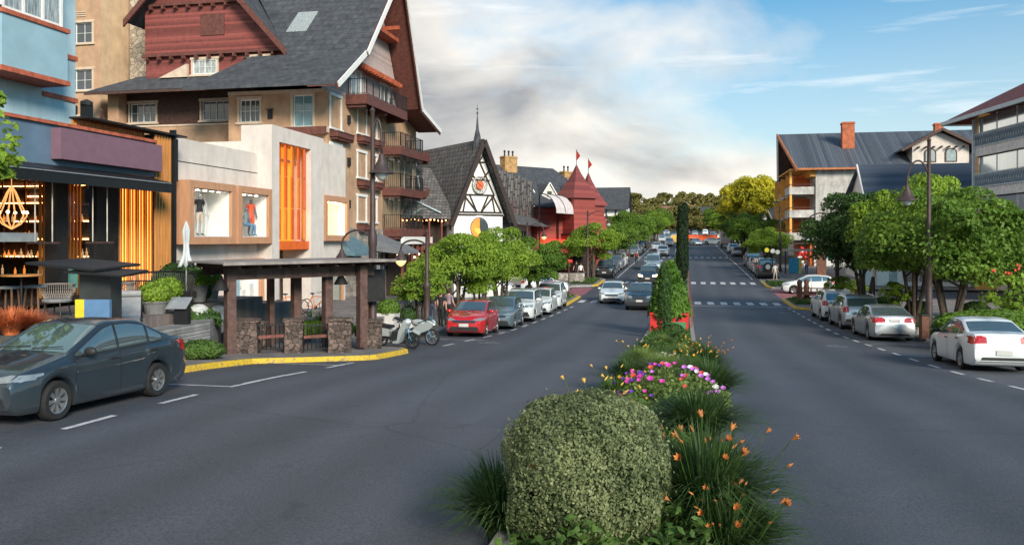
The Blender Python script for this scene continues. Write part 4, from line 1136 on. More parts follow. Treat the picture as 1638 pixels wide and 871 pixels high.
# ================================================================== half-timbered A-frame with clock
clk = thing('clock_house', 'half-timbered house with steep shingle gable, round clock and thin spire', 'house', (-15.1, 60.0, 0), R(45))
frame(0, 0, 0)
W2, ZF, ZA = 2.45, 4.75, 10.3
mb = MB()
mb.box(-2.3, 2.3, .0, 9, -1.8, ZF, white_p)
mb.add([(-W2, -.02, ZF), (W2, -.02, ZF), (0, -.02, ZA)], [(0, 1, 2)], white_p)
mb.build('wall', white_p, clk)
mb = MB()
def gp(x, z): return (x, -.07, z)
tim = mat('timber_black', (.035, .022, .02), .7, var=.2)
for a, b in (((-2.2, 5.0), (2.2, 5.0)), ((-1.45, 6.35), (1.45, 6.35)), ((-.55, 8.9), (.55, 8.9)), ((-1.45, 6.35), (0, 9.0)), ((1.45, 6.35), (0, 9.0)), ((-1.45, 6.35), (-.2, 5.0)), ((1.45, 6.35), (.2, 5.0)),
             ((-.2, 5.0), (-.9, 6.35)), ((.2, 5.0), (.9, 6.35)), ((-2.1, 5.0), (-1.3, 6.35)), ((2.1, 5.0), (1.3, 6.35)), ((-1.2, 6.35), (-1.5, 5.0)), ((1.2, 6.35), (1.5, 5.0)), ((-1.0, 7.5), (1.0, 7.5)), ((0, 9.0), (0, 10.1)), ((0, 8.9), (-.4, 9.5)), ((0, 8.9), (.4, 9.5)), ((-.9, 8.2), (-.0, 7.2)), ((.9, 8.2), (0, 7.2)), ((-2.3, ZF + .05), (2.3, ZF + .05))):
    mb.bar(gp(*a), gp(*b), .10, .11)
mb.build('timber_frame', tim, clk)
mb = MB()
for s in (-1, 1):
    slab(mb, [(s * 3.0, -.9, ZF - .7), (s * 3.0, 10.0, ZF - .7), (0, 10.0, ZA + .35), (0, -.9, ZA + .35)], .16, shingle)
mb.build('roof', shingle, clk)
mb = MB()
for s in (-1, 1): mb.bar((s * 3.02, -.95, ZF - .85), (0, -.95, ZA + .22), .10, .36)
mb.bar((-2.9, -.5, ZF - .4), (-2.9, -.5, ZF - 1.2), .12); mb.bar((2.9, -.5, ZF - .4), (2.9, -.5, ZF - 1.2), .12)
mb.build('verge_board', tim, clk)
mb = MB(); mb.lathe([(.42, ZA - .6), (.36, ZA + .2), (.13, ZA + 1.2), (.03, ZA + 2.3), (.02, ZA + 3.1)], (0, .2, 0), 8); mb.ball((0, .2, ZA + 2.45), .09, 8, 6); mb.box(-.14, .14, .18, .22, ZA + 2.75, ZA + 2.8)
mb.build('spire', slate, clk)
mb = MB(); mb.lathe([(.66, 0), (.66, .08), (.6, .1)], (0, 0, 0), 28, axis='y'); ring = mb
cf = MB(); cf.lathe([(.70, -.1), (.70, -.2), (.62, -.24), (.62, -.1)], (0, 0, 7.1), 32, white_p, 'y'); cf.lathe([(.34, -.24), (.34, -.262)], (0, 0, 7.1), 24, mat('clock_red', (.62, .13, .05), .5), 'y')
cl = cf.build('clock', white_p, clk)
mk = MB()
for k in range(12):
    a = k * PI / 6; c, s_ = math.cos(a), math.sin(a); mk.bar((.42 * c, -.27, 7.1 + .42 * s_), (.55 * c, -.27, 7.1 + .55 * s_), .035, .02)
mk.lathe([(.66, -.23), (.66, -.25), (.70, -.25), (.70, -.23)], (0, 0, 7.1), 32, None, 'y', cap=False); mk.build('hour_mark', tim, cl)
mk = MB(); mk.bar((0, -.285, 7.1), (-.3, -.285, 7.32), .05, .015); mk.bar((0, -.285, 7.1), (-.18, -.285, 6.8), .04, .015); mk.bar((0, -.285, 7.1), (.2, -.285, 6.95), .04, .015); mk.build('clock_hand', tim, cl)
# round window
rw = MB(); rw.lathe([(1.02, -.003), (1.02, -.1), (.86, -.12), (.86, -.003)], (0, 0, 3.75), 32, white_p, 'y'); rwo = rw.build('round_window', white_p, clk)
MB().lathe([(.86, -.121), (.86, -.13)], (0, 0, 3.75), 28, glassd, 'y').build('pane', glassd, rwo)
rg = MB()
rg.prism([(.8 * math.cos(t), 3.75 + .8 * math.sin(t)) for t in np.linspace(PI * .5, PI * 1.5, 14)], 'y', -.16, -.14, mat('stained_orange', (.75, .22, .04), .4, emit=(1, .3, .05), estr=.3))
rg.prism([(.5 * math.cos(t), 3.75 + .5 * math.sin(t)) for t in np.linspace(PI * 1.0, PI * 1.6, 10)] + [(0, 3.75)], 'y', -.18, -.165, mat('stained_yellow', (.8, .55, .1), .4))
rg.build('stained_glass', None, rwo)
# wing with a lower shingle roof towards the street, dining terrace under strings of bulbs
mb = MB()
slab(mb, [(-9.2, -.3, 4.6), (-2.3, -.3, 4.6), (-2.3, 4.0, 8.6), (-9.2, 4.0, 8.6)], .16, shingle)
slab(mb, [(-9.2, 8.3, 4.6), (-2.3, 8.3, 4.6), (-2.3, 4.0, 8.6), (-9.2, 4.0, 8.6)], .16, shingle)
mb.build('wing_roof', shingle, clk)
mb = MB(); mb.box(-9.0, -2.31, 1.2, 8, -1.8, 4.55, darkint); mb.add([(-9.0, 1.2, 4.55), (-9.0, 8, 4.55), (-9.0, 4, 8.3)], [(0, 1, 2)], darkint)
for x in np.arange(-9.0, -2.4, 1.1): mb.box(x, x + .12, -.1, .05, -1.8, 4.5, mat('red_brown_timber', (.16, .05, .035), .6))
mb.box(-9.0, -2.35, -.1, .06, 2.1, 2.6, maroon_w)
mb.build('wing', darkint, clk)
for x in np.arange(-8.9, -2.4, .34): MB().ball((x, -.15, 4.32 + .05 * math.sin(x * 4)), .045, 6, 5).build('bulb', warm, clk)
mb = MB(); mb.tube([(-4.9, .6, 5.6), (-4.2, 2.6, 7.8)], .07, 8); mb.bar((-6.2, 1.4, 6.3), (-3.6, -.25, 4.9), .14, .10)
mb.build('downpipe', mat('pale_pipe', (.4, .5, .56), .5), clk)
noframe(); clk.scale = (.92, .92, .96)

# ================================================================== row of steep dormers beyond the clock
dm = thing('dormer_arcade', 'shop row with five steep shingle dormers beyond the clock house', 'building', (-15.6, 71.6, 0), R(90))
mb = MB(); mb.box(0, 16.5, .6, 8, -1.8, 4.6, white_p); mb.build('wall', white_p, dm)
mb = MB(); slab(mb, [(-.4, -1.4, 4.2), (16.8, -1.4, 4.2), (16.8, 1.2, 5.6), (-.4, 1.2, 5.6)], .14); slab(mb, [(-.4, 1.2, 5.6), (16.8, 1.2, 5.6), (16.8, 5, 8.0), (-.4, 5, 8.0)], .14); slab(mb, [(-.4, 9, 5.2), (16.8, 9, 5.2), (16.8, 5, 8.0), (-.4, 5, 8.0)], .14)
mb.build('roof', shingle, dm)
for k in range(5):
    x = 1.7 + k * 3.25; mb = MB()
    gable_roof(mb, x - 1.0, x + 1.0, .2, 5, 5.2, 9.0, .12, 'y', shingle)
    d_ = mb.build('dormer', shingle, dm)
    MB().add([(x - .92, .4, 5.2), (x + .92, .4, 5.2), (x, .4, 8.7)], [(0, 1, 2)], maroon_w).build('dormer_front', maroon_w, d_)
for k in range(6): window(dm, .5 + k * 2.3, 1.9 + k * 2.3, 1.2, 3.6, .6, m=tim, glass=curtain, recess=-.05, cols=2)

# big dark roofed hotel with brick chimneys behind
bh = thing('slate_roofed_hotel', 'wide dark roofed hotel with yellow brick chimneys behind the dormer row', 'building', (-22, 112, 0), R(50))
ybrick = brickmat('yellow_brick', (.50, .30, .12), (.40, .22, .09), (.22, .18, .12), w=.3, h=.12, ms=.012)
mb = MB(); mb.box(-13, 13, 0, 12, -1.5, 8.6, cream_p); mb.build('wall', cream_p, bh)
mb = MB()
slab(mb, [(-14, -1, 8.2), (14, -1, 8.2), (10, 5, 13.4), (-10, 5, 13.4)], .15); slab(mb, [(-14, 13, 8.2), (14, 13, 8.2), (10, 5.02, 13.4), (-10, 5.02, 13.4)], .15)
slab(mb, [(14, -1, 8.2), (14, 13, 8.2), (10, 5, 13.4)], .15); slab(mb, [(-14, -1, 8.2), (-14, 13, 8.2), (-10, 5, 13.4)], .15)
mb.build('roof', slate, bh)
for x, w_, p_ in ((-8.5, 1.3, 2), (-5.9, 1.3, 1), (1.0, 2.2, 3), (12, 1.6, 2)): chimney(bh, x, 4.3, 12, 14.6 if x < 10 else 13, w_, 1.2, ybrick, p_)
for x in (-3.5, 0.2, 4.2, 8.4):
    mb = MB(); gable_roof(mb, x - 1.4, x + 1.4, -1.0, 4, 8.9, 10.6, .12, 'y', slate); q = mb.build('dormer', slate, bh)
    mb = MB(); mb.add([(x - 1.15, -.9, 8.4), (x + 1.15, -.9, 8.4), (x + 1.15, -.9, 9.1), (x, -.9, 10.45), (x - 1.15, -.9, 9.1)], [(0, 1, 2, 3, 4)], cream_p); mb.build('dormer_front', cream_p, q)
    MB().box(x - .4, x + .4, -.96, -.905, 8.7, 9.5).build('dormer_window', glassd, q)
    mb = MB(); mb.bar((x - 1.5, -1.05, 8.8), (x, -1.05, 10.7), .1, .16, white_p); mb.bar((x + 1.5, -1.05, 8.8), (x, -1.05, 10.7), .1, .16, white_p); mb.build('dormer_verge', white_p, q)

# ================================================================== red timber castle shop with two cone turrets
red_w = bandmat('castle_red_boards', (.27, .05, .04), 2, .30, .4, .65, .6)
red_r = bandmat('castle_red_roof', (.20, .040, .036), 2, .45, .5, .6, .6)
cs = thing('red_castle_shop', 'dark red timber shop with two pointed turrets and flags', 'shop', (-11.6, 90, 0), R(45))
mb = MB(); mb.box(-4.8, 0, .6, 9, -1.5, 6.3, red_w); mb.box(-1.6, 1.6, -1.0, 2.2, -1.5, 3.2, red_w); mb.box(1.6, 5.5, 1.5, 8, -1.5, 5.2, red_w); mb.build('wall', red_w, cs)
def turret(x, y, z0, z1, za, w):
    mb = MB(); mb.box(x - w, x + w, y - w, y + w, z0, z1, red_w)
    mb.box(x - w - .25, x + w + .25, y - w - .25, y + w + .25, z0 - .18, z0 - .002, tim)
    t_ = mb.build('turret', red_w, cs)
    q = w + .35; prof = [(q, z1), (w * .72, z1 + (za - z1) * .35), (w * .25, z1 + (za - z1) * .75), (.04, za)]
    c = MB(); c.lathe([(r * 1.414, h) for r, h in prof], (0, 0, 0), 4)
    ca, sa = math.cos(PI / 4), math.sin(PI / 4)
    c.v = [(v[0] * ca - v[1] * sa + x, v[0] * sa + v[1] * ca + y, v[2]) for v in c.v]
    c.build('turret_roof', red_r, t_)
    f = MB(); f.tube([(x, y, za - .1), (x, y, za + 1.7)], .03, 6, iron); f.add([(x, y + .01, za + 1.65), (x + .12, y - .55, za + .95), (x, y, za + .45), (x, y + .03, za + 1.65), (x + .13, y - .53, za + .95), (x, y + .02, za + .45)], [(0, 1, 2), (5, 4, 3), (0, 3, 4, 1), (1, 4, 5, 2)], mat('flag_red', (.6, .05, .03), .7)); f.build('flag', None, t_)
    wn__ = MB(); wn__.box(x + w + .002, x + w + .03, y - .5, y + .5, z0 + .6, z1 - .5, white_p); wn__.build('turret_window', white_p, t_)
turret(0, 0, 3.4, 7.2, 10.9, 1.45)
turret(4.2, 3.2, 3.2, 6.6, 10.4, 1.3)
mb = MB(); slab(mb, [(-5.0, .4, 6.3), (-1.2, .4, 6.3), (-2.2, 4.5, 8.0), (-5.0, 4.5, 8.0)], .15, slate); slab(mb, [(-5.0, 9.2, 6.3), (0, 9.2, 6.3), (-2.2, 4.5, 8.0), (-5.0, 4.5, 8.0)], .15, slate); mb.build('roof', slate, cs)
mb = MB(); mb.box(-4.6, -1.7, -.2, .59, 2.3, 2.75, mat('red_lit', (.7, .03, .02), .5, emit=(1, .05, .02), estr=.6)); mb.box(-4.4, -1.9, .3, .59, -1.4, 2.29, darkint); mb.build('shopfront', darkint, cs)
mb = MB(); mb.box(-1.2, 1.2, -1.06, -1.001, -1.0, 2.2, darkint); mb.build('door', darkint, cs)

# pale conservatory-like awning between
aw = thing('curved_awning', 'pale curved canopy with dark ribs between dormer row and red castle', 'canopy', (-14.0, 86.5, 1.2), R(75))
mb = MB(); n_ = 8
pts = [(-1.9 + 1.9 * (1 - math.cos(t)) , 4.3 + 2.0 * math.sin(t)) for t in np.linspace(0, PI / 2, n_)]
for i in range(n_ - 1):
    slab(mb, [(-2.6, pts[i][0], pts[i][1]), (2.2, pts[i][0], pts[i][1]), (2.2, pts[i + 1][0], pts[i + 1][1]), (-2.6, pts[i + 1][0], pts[i + 1][1])], .05)
mb.build('canopy', mat('pale_canvas', (.62, .55, .56), .7), aw)
mb = MB()
for x in (-2.62, -.2, 2.22): mb.tube([(x, a, b + .02) for a, b in pts], .05, 6)
mb.bar((-2.6, 0, 6.2), (-2.6, 0, -1.5), .12); mb.bar((2.2, 0, 6.2), (2.2, 0, -1.5), .12); mb.build('rib', iron, aw)

# ================================================================== far white half-timbered building
fw = thing('white_timbered_house', 'far white half-timbered house with broad dark roof at the left of the street', 'house', (-19.5, 178, 0), 0)
mb = MB(); mb.box(-9, 7.2, 0, 12, -1, 9.7, white_p); mb.build('wall', white_p, fw)
mb = MB(); slab(mb, [(-9.5, -1.2, 9.2), (7.8, -1.2, 9.2), (7.8, 5.5, 14.2), (-9.5, 5.5, 14.2)], .2); slab(mb, [(-9.5, 12.5, 9.2), (7.8, 12.5, 9.2), (7.8, 5.5, 14.2), (-9.5, 5.5, 14.2)], .2); mb.build('roof', slate, fw)
mb = MB()
for x in (-8, -5, -2, .5, 3, 5, 7.1): mb.box(x - .12, x + .12, -.12, -.003, 0, 9.4)
for z in (5, 7.6): mb.box(-9, 7.2, -.16, -.121, z - .12, z + .12)
mb.bar((.6, -.08, 5), (2.8, -.08, 7.5), .2); mb.bar((3.1, -.08, 7.5), (4.9, -.08, 5), .2); mb.build('timber_frame', tim, fw)
mb = MB(); gable_roof(mb, -9.5, -2.6, -4.2, 2, 9.0, 12.8, .2, 'y', slate); mb.build('porch_roof', slate, fw)
mb = MB(); mb.box(-9.2, -2.9, -3.8, -.01, -1, 9.3, white_p); mb.add([(-9.2, -3.82, 9.3), (-2.9, -3.82, 9.3), (-6.05, -3.82, 12.4)], [(0, 1, 2)], white_p); mb.build('gable_wing', white_p, fw)
for x in (-8.3, -5.6): window(fw, x, x + 1.4, 6.6, 8.4, -3.9, recess=0, m=tim)
for x in (-1.2, 1.4, 3.6): window(fw, x, x + 1.1, 5.6, 7.2, -.1, recess=0, m=tim)
# ================================================================== RIGHT: stained wall building with corrugated roof
corr = bandmat('corrugated_roof', (.085, .10, .125), 0, .32, .9, .55, .55, .15, .35)
stain = mat('stained_wall', (.50, .485, .47), .9, var=.16, vscale=.8, bump=.2, dirt=.85)
ochre = mat('sunglow_ochre', (.80, .40, .10), .8, var=.1)  # ochre saturated to stand in for warm sun on the street side
owood = bandmat('sunglow_boards', (.74, .16, .03), 2, .18, .5, .6, .6)  # boards made more orange, with the evening sun glow in their colour
redbrick = brickmat('red_brick', (.50, .14, .06), (.40, .11, .05), (.25, .15, .12), w=.45, h=.18, ms=.015)
cb = thing('corrugated_roof_block', 'tall block with corrugated grey roof, stained wall and orange balconies', 'building', (15.2, 103, 0), 0)
mb = MB()
mb.box(0, 32, 0, 20, -1.5, 11.3, stain)
mb.add([(-.6, -.0, 11.3), (-.6, 20, 11.3), (-.6, 10, 16.2)], [(0, 1, 2)], owood)
mb.box(-.6, 0, .02, 20, 10.2, 11.3, ochre)
mb.build('wall', stain, cb)
MB().box(4.5, 4.52, -.02, .0, 0, .01)
mb = MB()
slab(mb, [(-2.2, -1.0, 11.1), (33, -1.0, 11.1), (33, 8.5, 16.3), (-3.4, 8.5, 16.3)], .16, corr); slab(mb, [(-2.2, 19.5, 11.1), (33, 19.5, 11.1), (33, 8.5, 16.3), (-3.4, 8.5, 16.3)], .16, corr)
mb.build('roof', corr, cb)
mb = MB(); mb.bar((-2.3, -1.05, 10.95), (-3.5, 8.5, 16.2), .14, .4); mb.bar((-2.3, 19.5, 10.95), (-3.5, 8.5, 16.2), .14, .4); mb.box(-2.2, 33, -1.1, -1.02, 10.9, 11.12); mb.build('verge_board', mat('orange_wood', (.45, .15, .05), .6, var=.2), cb)
chimney(cb, 4.4, 4.6, 12.5, 17.1, 1.4, 1.2, redbrick)
chimney(cb, 24.5, 8.0, 15, 17.0, 2.2, 1.2, redbrick)
mb = MB(); mb.box(11, 14, -.05, -.003, 10.6, 11.25, ochre); mb.build('vent_band', ochre, cb)
def shed_dormer(x, w=3.0):
    mb = MB(); mb.box(x - w, x + w, -.4, 4.5, 10.9, 13.5, cream_p); mb.add([(x - w, -.41, 13.5), (x + w, -.41, 13.5), (x, -.41, 15.0)], [(0, 1, 2)], cream_p)
    o = mb.build('dormer', cream_p, cb)
    mb = MB(); gable_roof(mb, x - w - 1.2, x + w + 1.2, -1.2, 7, 13.1, 15.4, .18, 'y', slate); mb.build('dormer_roof', slate, o)
    mb = MB(); mb.bar((x - w - 1.3, -1.25, 12.95), (x, -1.25, 15.3), .1, .3); mb.bar((x + w + 1.3, -1.25, 12.95), (x, -1.25, 15.3), .1, .3)
    for k in range(-3, 4): mb.box(x + k * .8 - .07, x + k * .8 + .07, -1.1, -.42, 13.2, 13.4)
    mb.build('dormer_verge', brown_w, o)
    for s in (-1, 1):
        a = x + s * 1.1; mb = MB(); mb.prism([(a - .65, 11.6), (a + .65, 11.6)] + [(a + .65 * math.cos(t), 12.7 + .5 * math.sin(t)) for t in np.linspace(0, PI, 8)], 'y', -.46, -.412, brown_w)
        q = mb.build('arched_window', white_p, o)
        mb = MB(); mb.prism([(a - .5, 11.7), (a + .5, 11.7)] + [(a + .5 * math.cos(t), 12.65 + .42 * math.sin(t)) for t in np.linspace(0, PI, 8)], 'y', -.5, -.463); mb.build('pane', curtain, q)
    chimney(o, x + .3, 1.5, 15, 16.3, .9, .8, redbrick)
shed_dormer(13.5)
mb = MB(); mb.box(19.8, 27, -1.5, 3, 8.2, 13.0, cream_p); q = mb.build('stair_head', cream_p, cb)
mb = MB(); slab(mb, [(18.0, -2.5, 12.6), (23.4, -2.5, 15.0), (23.4, 6, 15.0), (18.0, 6, 12.6)], .2); slab(mb, [(28.8, -2.5, 12.6), (23.4, -2.5, 15.0), (23.4, 6, 15.0), (28.8, 6, 12.6)], .2); mb.build('roof', slate, q)
mb = MB(); mb.bar((18, -2.6, 12.4), (23.4, -2.6, 14.8), .12, .35); mb.bar((28.8, -2.6, 12.4), (23.4, -2.6, 14.8), .12, .35); mb.build('verge_board', brown_w, q)
MB().box(21.8, 24, -1.56, -1.502, 10.2, 11.6).build('louvre', curtain, q)
# street front balconies: each juts 2.9 m over the pavement
frame(0, 0, R(-90))
mb = MB()
wall(mb, -20, 0, -1.5, 11.2, .02, [(-19, -17.6, z, z + 1.9) for z in (2.6, 5.3, 8.0)] + [(-10, -8.5, z, z + 1.9) for z in (2.6, 5.3, 8.0)], .2, ochre)
mb.build('street_wall', ochre, cb)
noframe()
for z in (8.25, 5.5, 2.8):
    for (ya, yb) in ((.3, 4.8), (6.5, 10.5), (12.5, 17.5)):
        mb = MB(); xo = -2.9 if ya < 5 else -2.2
        mb.box(xo, -.02, ya, yb, z - .14, z, stain)
        mb.box(xo - .06, xo, ya - .06, yb, z - .14, z + .75, stain); mb.box(xo, -.02, ya - .08, ya - .001, z - .14, z + .75, stain)
        o = mb.build('balcony', stain, cb)
        r = MB(); r.bar((xo, ya, z + 1.05), (-.05, ya, z + 1.05), .07); r.bar((xo, ya, z + 1.05), (xo, yb, z + 1.05), .07)
        for k in range(7): r.bar((xo + (-xo) * k / 6.3, ya, z + .74), (xo + (-xo) * k / 6.3, ya, z + 1.05), .04)
        r.build('railing', brown_w, o)
        d = MB(); d.box(-1.9, -.03, yb - .25, yb - .2, z, z + 2.3, owood); d.box(-2.85, -1.95, yb - .25, yb - .18, z, z + 2.4, ochre); d.build('partition', owood, o)
    mb = MB(); mb.box(-2.9, -2.65, .3, .55, z, z + 2.6, ochre); mb.build('pier', ochre, cb)
mb = MB(); mb.box(-2.9, 0, .05, 12, 11.0, 11.12, ochre); mb.build('soffit', ochre, cb)
# ground floor shop with hanging goods
mb = MB(); mb.box(-.6, -.02, .2, 14, -.8, 2.3, owood); mb.box(-2.6, -.61, .5, 12, 2.2, 2.34, brown_w); mb.build('shopfront', owood, cb)
MB().box(-.2, 2.2, -.07, -.003, -.9, 2.2).build('timber_panel', white_p, cb)
mb = MB()
for a, b in (((-.2, 1.9), (2.2, -.1)), ((2.2, 1.9), (-.2, -.1)), ((1, 2.2), (1, -.9)), ((-.2, .8), (2.2, .8))): mb.bar((a[0], -.1, a[1]), (b[0], -.1, b[1]), .12, .08)
mb.build('timber_brace', tim, cb)
rr_ = MB()
for k in range(26):
    rr_.ball((-1.6 + rnd.uniform(-.6, .6), .1 + rnd.uniform(-.3, .3), .1 + rnd.uniform(-1, 1.7)), (.2, .15, .22), 7, 5, [mat('toy_red', (.6, .03, .03), .5), white_p][k % 3 == 0])
tag(rr_.build('hanging_toys', None, None, loc=(15.2, 103, 0)), 'bunch of red and white decorations hung beside the shop door', 'decorations')

# white shop with dark slate roof, nearer
ws = thing('slate_shop', 'white shop with steep blue grey slate roof behind the big trees', 'shop', (15.6, 76, 0), 0)
mb = MB(); mb.box(.6, 24, 0, 14, -1.6, 5.5, white_p); mb.add([(.6, 0, 5.5), (.6, 14, 5.5), (.6, 7, 9.6)], [(0, 1, 2)], white_p); mb.box(-.6, .2, -.1, .5, -1.6, 4.6, white_p); mb.box(1.6, 2.2, -.12, -.003, -1.6, 4.6, glassl)
mb.build('wall', white_p, ws)
slr = bandmat('blue_slate_rows', (.07, .085, .115), 2, .42, .5, .6, .6)
mb = MB(); slab(mb, [(-.3, -.9, 5.0), (25, -.9, 5.0), (25, 7, 9.8), (.4, 7, 9.8)], .16, slr); slab(mb, [(-.3, 14.9, 5.0), (25, 14.9, 5.0), (25, 7, 9.8), (.4, 7, 9.8)], .16, slr); mb.build('roof', slr, ws)
mb = MB(); mb.bar((-.36, -.95, 4.9), (.34, 7, 9.7), .12, .36); mb.box(-1.2, .9, -.5, -.101, 4.6, 5.1); mb.build('verge_board', white_p, ws)
mb = MB()
for k in range(8): mb.box(2.6 + k * 2.6, 2.75 + k * 2.6, -.3, -.003, -1.6, 3.4)
mb.box(1, 24, -.5, -.302, 2.9, 3.5); mb.build('colonnade', white_p, ws)
for k in range(7): window(ws, 2.9 + k * 2.6, 5.0 + k * 2.6, -.9, 2.3, -.03, recess=0, glass=glassd, cols=2)
MB().box(-.95, -.65, -1.3, -.9, -1.5, 4.4).build('column', glassl, ws)

# glass balcony block at the right edge
gb = thing('glazed_balcony_block', 'grey block with glazed balconies and patterned parapets at the right edge', 'building', (23.3, 74.0, -1.65), R(-82))
# local x runs towards the camera
cgl = mat('curtain_glass_pale', (.86, .90, .88), .10, metal=.75, var=.04, vscale=1.2, spec=1.0, stretch=(5, 5, .3))
grey_b = mat('parapet_grey', (.50, .60, .66), .8, var=.1)
mb = MB(); mb.box(0, 19, 1.4, 10, -1.5, 14.9, cream_p); mb.box(0, .6, .0, 1.4, -1.5, 14.6, ochre); mb.build('wall', cream_p, gb)
for z in (8.6, 11.85, 5.35):
    mb = MB(); mb.box(.6, 19, -.3, 1.39, z - .75, z - .02, mat('slab_grey', (.66, .68, .70), .8, dirt=.2)); o = mb.build('floor_band', None, gb)
    mb = MB(); mb.box(.7, 19, -.28, -.20, z, z + 1.0, grey_b)
    x = .75
    while x < 19:
        mb.bar((x, -.33, z + .1), (x + .3, -.33, z + .9), .07, .05, mat('lattice', (.22, .30, .38), .7)); mb.bar((x + .3, -.35, z + .1), (x, -.35, z + .9), .07, .05, mat('lattice', (.22, .30, .38), .7)); x += .36
    mb.box(.6, 19, -.38, -.18, z + 1.0, z + 1.1, grey_b); mb.box(.6, 19, -.38, -.18, z - .02, z + .06, grey_b); mb.build('parapet', None, o)
    mb = MB(); mb.box(.8, 19, -.1, -.08, z + 1.1, z + 2.4, cgl); g_ = mb.build('glazing', cgl, o)
    mb = MB()
    for k in range(7): mb.box(.75 + k * 2.9, .83 + k * 2.9, -.14, -.101, z + 1.1, z + 2.45)
    mb.build('mullion', mat('alu', (.5, .52, .54), .35, metal=.7), o)
mb = MB(); mb.box(-.8, .6, -.9, .8, 6.9, 7.0); railing(mb, (-.8, -.9, 7.0), (.6, -.9, 7.0), 1.2); railing(mb, (-.8, -.9, 7.0), (-.8, .8, 7.0), 1.2); mb.build('side_balcony', grey_b, gb)
mb = MB(); slab(mb, [(-2.2, -1.6, 14.3), (19.5, -1.6, 14.3), (19.5, 6, 18.5), (3.5, 6, 18.5)], .2, mat('maroon_tiles', (.14, .045, .045), .8, var=.2)); slab(mb, [(-2.2, -1.6, 14.3), (3.5, 6, 18.5), (-2.2, 11, 14.3)], .2, mat('maroon_tiles', (.14, .045, .045), .8))
mb.build('roof', None, gb)
mb = MB(); mb.box(-2.2, 19.5, -1.75, -1.61, 14.0, 14.3); mb.box(-2.35, -2.21, -1.7, 11, 14.0, 14.3); mb.box(.55, .75, -.5, -.31, 5, 14.1); mb.build('gutter', grey_b, gb)
chimney(gb, -1.5, 1.2, 8, 13.9, .8, .8, mat('sunglow_ochre', (.5, .3, .1), .8), name='flue')

# dark timber house and pale villa further down
dh = thing('dark_gable_house', 'dark timber gabled house behind the yellow tree', 'house', (13.5, 150, 0), R(-70))
mb = MB(); mb.box(-6, 6, 0, 10, -1, 6.5, brown_w); mb.add([(-6, -.01, 6.5), (6, -.01, 6.5), (0, -.01, 11.5)], [(0, 1, 2)], brown_w); mb.build('wall', brown_w, dh)
mb = MB(); gable_roof(mb, -7, 7, -1.5, 11, 5.6, 11.9, .2, 'y', slate); mb.build('roof', slate, dh)
mb = MB(); mb.bar((-7, -1.55, 5.5), (0, -1.55, 11.8), .1, .35); mb.bar((7, -1.55, 5.5), (0, -1.55, 11.8), .1, .35); mb.build('verge_board', cream_p, dh)
MB().box(-2, 2, -.1, -.012, 1.5, 5.).build('red_panel', mat('toy_red2', (.5, .05, .03), .6), dh)
lh = thing('dark_gable_house', 'taller dark gabled house close to the orange balconies', 'house', (16.5, 128, 0), R(-80))
mb = MB(); mb.box(-5, 5, 0, 9, -1, 10.5, cream_p); mb.add([(-5, -.01, 10.5), (5, -.01, 10.5), (0, -.01, 15)], [(0, 1, 2)], brown_w); mb.build('wall', cream_p, lh)
mb = MB(); gable_roof(mb, -6, 6, -1.5, 10, 9.7, 15.4, .2, 'y', slate); mb.build('roof', slate, lh)
mb = MB(); mb.bar((-6, -1.55, 9.6), (0, -1.55, 15.3), .1, .35); mb.bar((6, -1.55, 9.6), (0, -1.55, 15.3), .1, .35); mb.build('verge_board', mat('orange_wood', (.45, .15, .05), .6), lh)
for x in (-3.5, -.8, 2): window(lh, x, x + 1.4, 7, 9, 0, recess=0, glass=curtain, trim=white_p)
vl = thing('pale_villa', 'small pale villa with overhanging hipped roof on the far right hillside', 'house', (27.5, 215, 0), 0)
mb = MB(); mb.box(-5, 9, 0, 10, 2, 17.0, cream_p); mb.box(3.2, 9, -.3, -.003, 10, 17.1, redbrick); mb.build('wall', cream_p, vl)
mb = MB()
for a, b in (((-6.5, -1.8), (10.5, -1.8)), ((10.5, -1.8), (10.5, 11.5)), ((10.5, 11.5), (-6.5, 11.5)), ((-6.5, 11.5), (-6.5, -1.8))):
    slab(mb, [(a[0], a[1], 16.8), (b[0], b[1], 16.8), (2, 5, 19.2)], .25)
mb.build('roof', slate, vl)
window(vl, -2.2, .5, 13.2, 15.0, 0, recess=0, m=brown_w, glass=glassd)
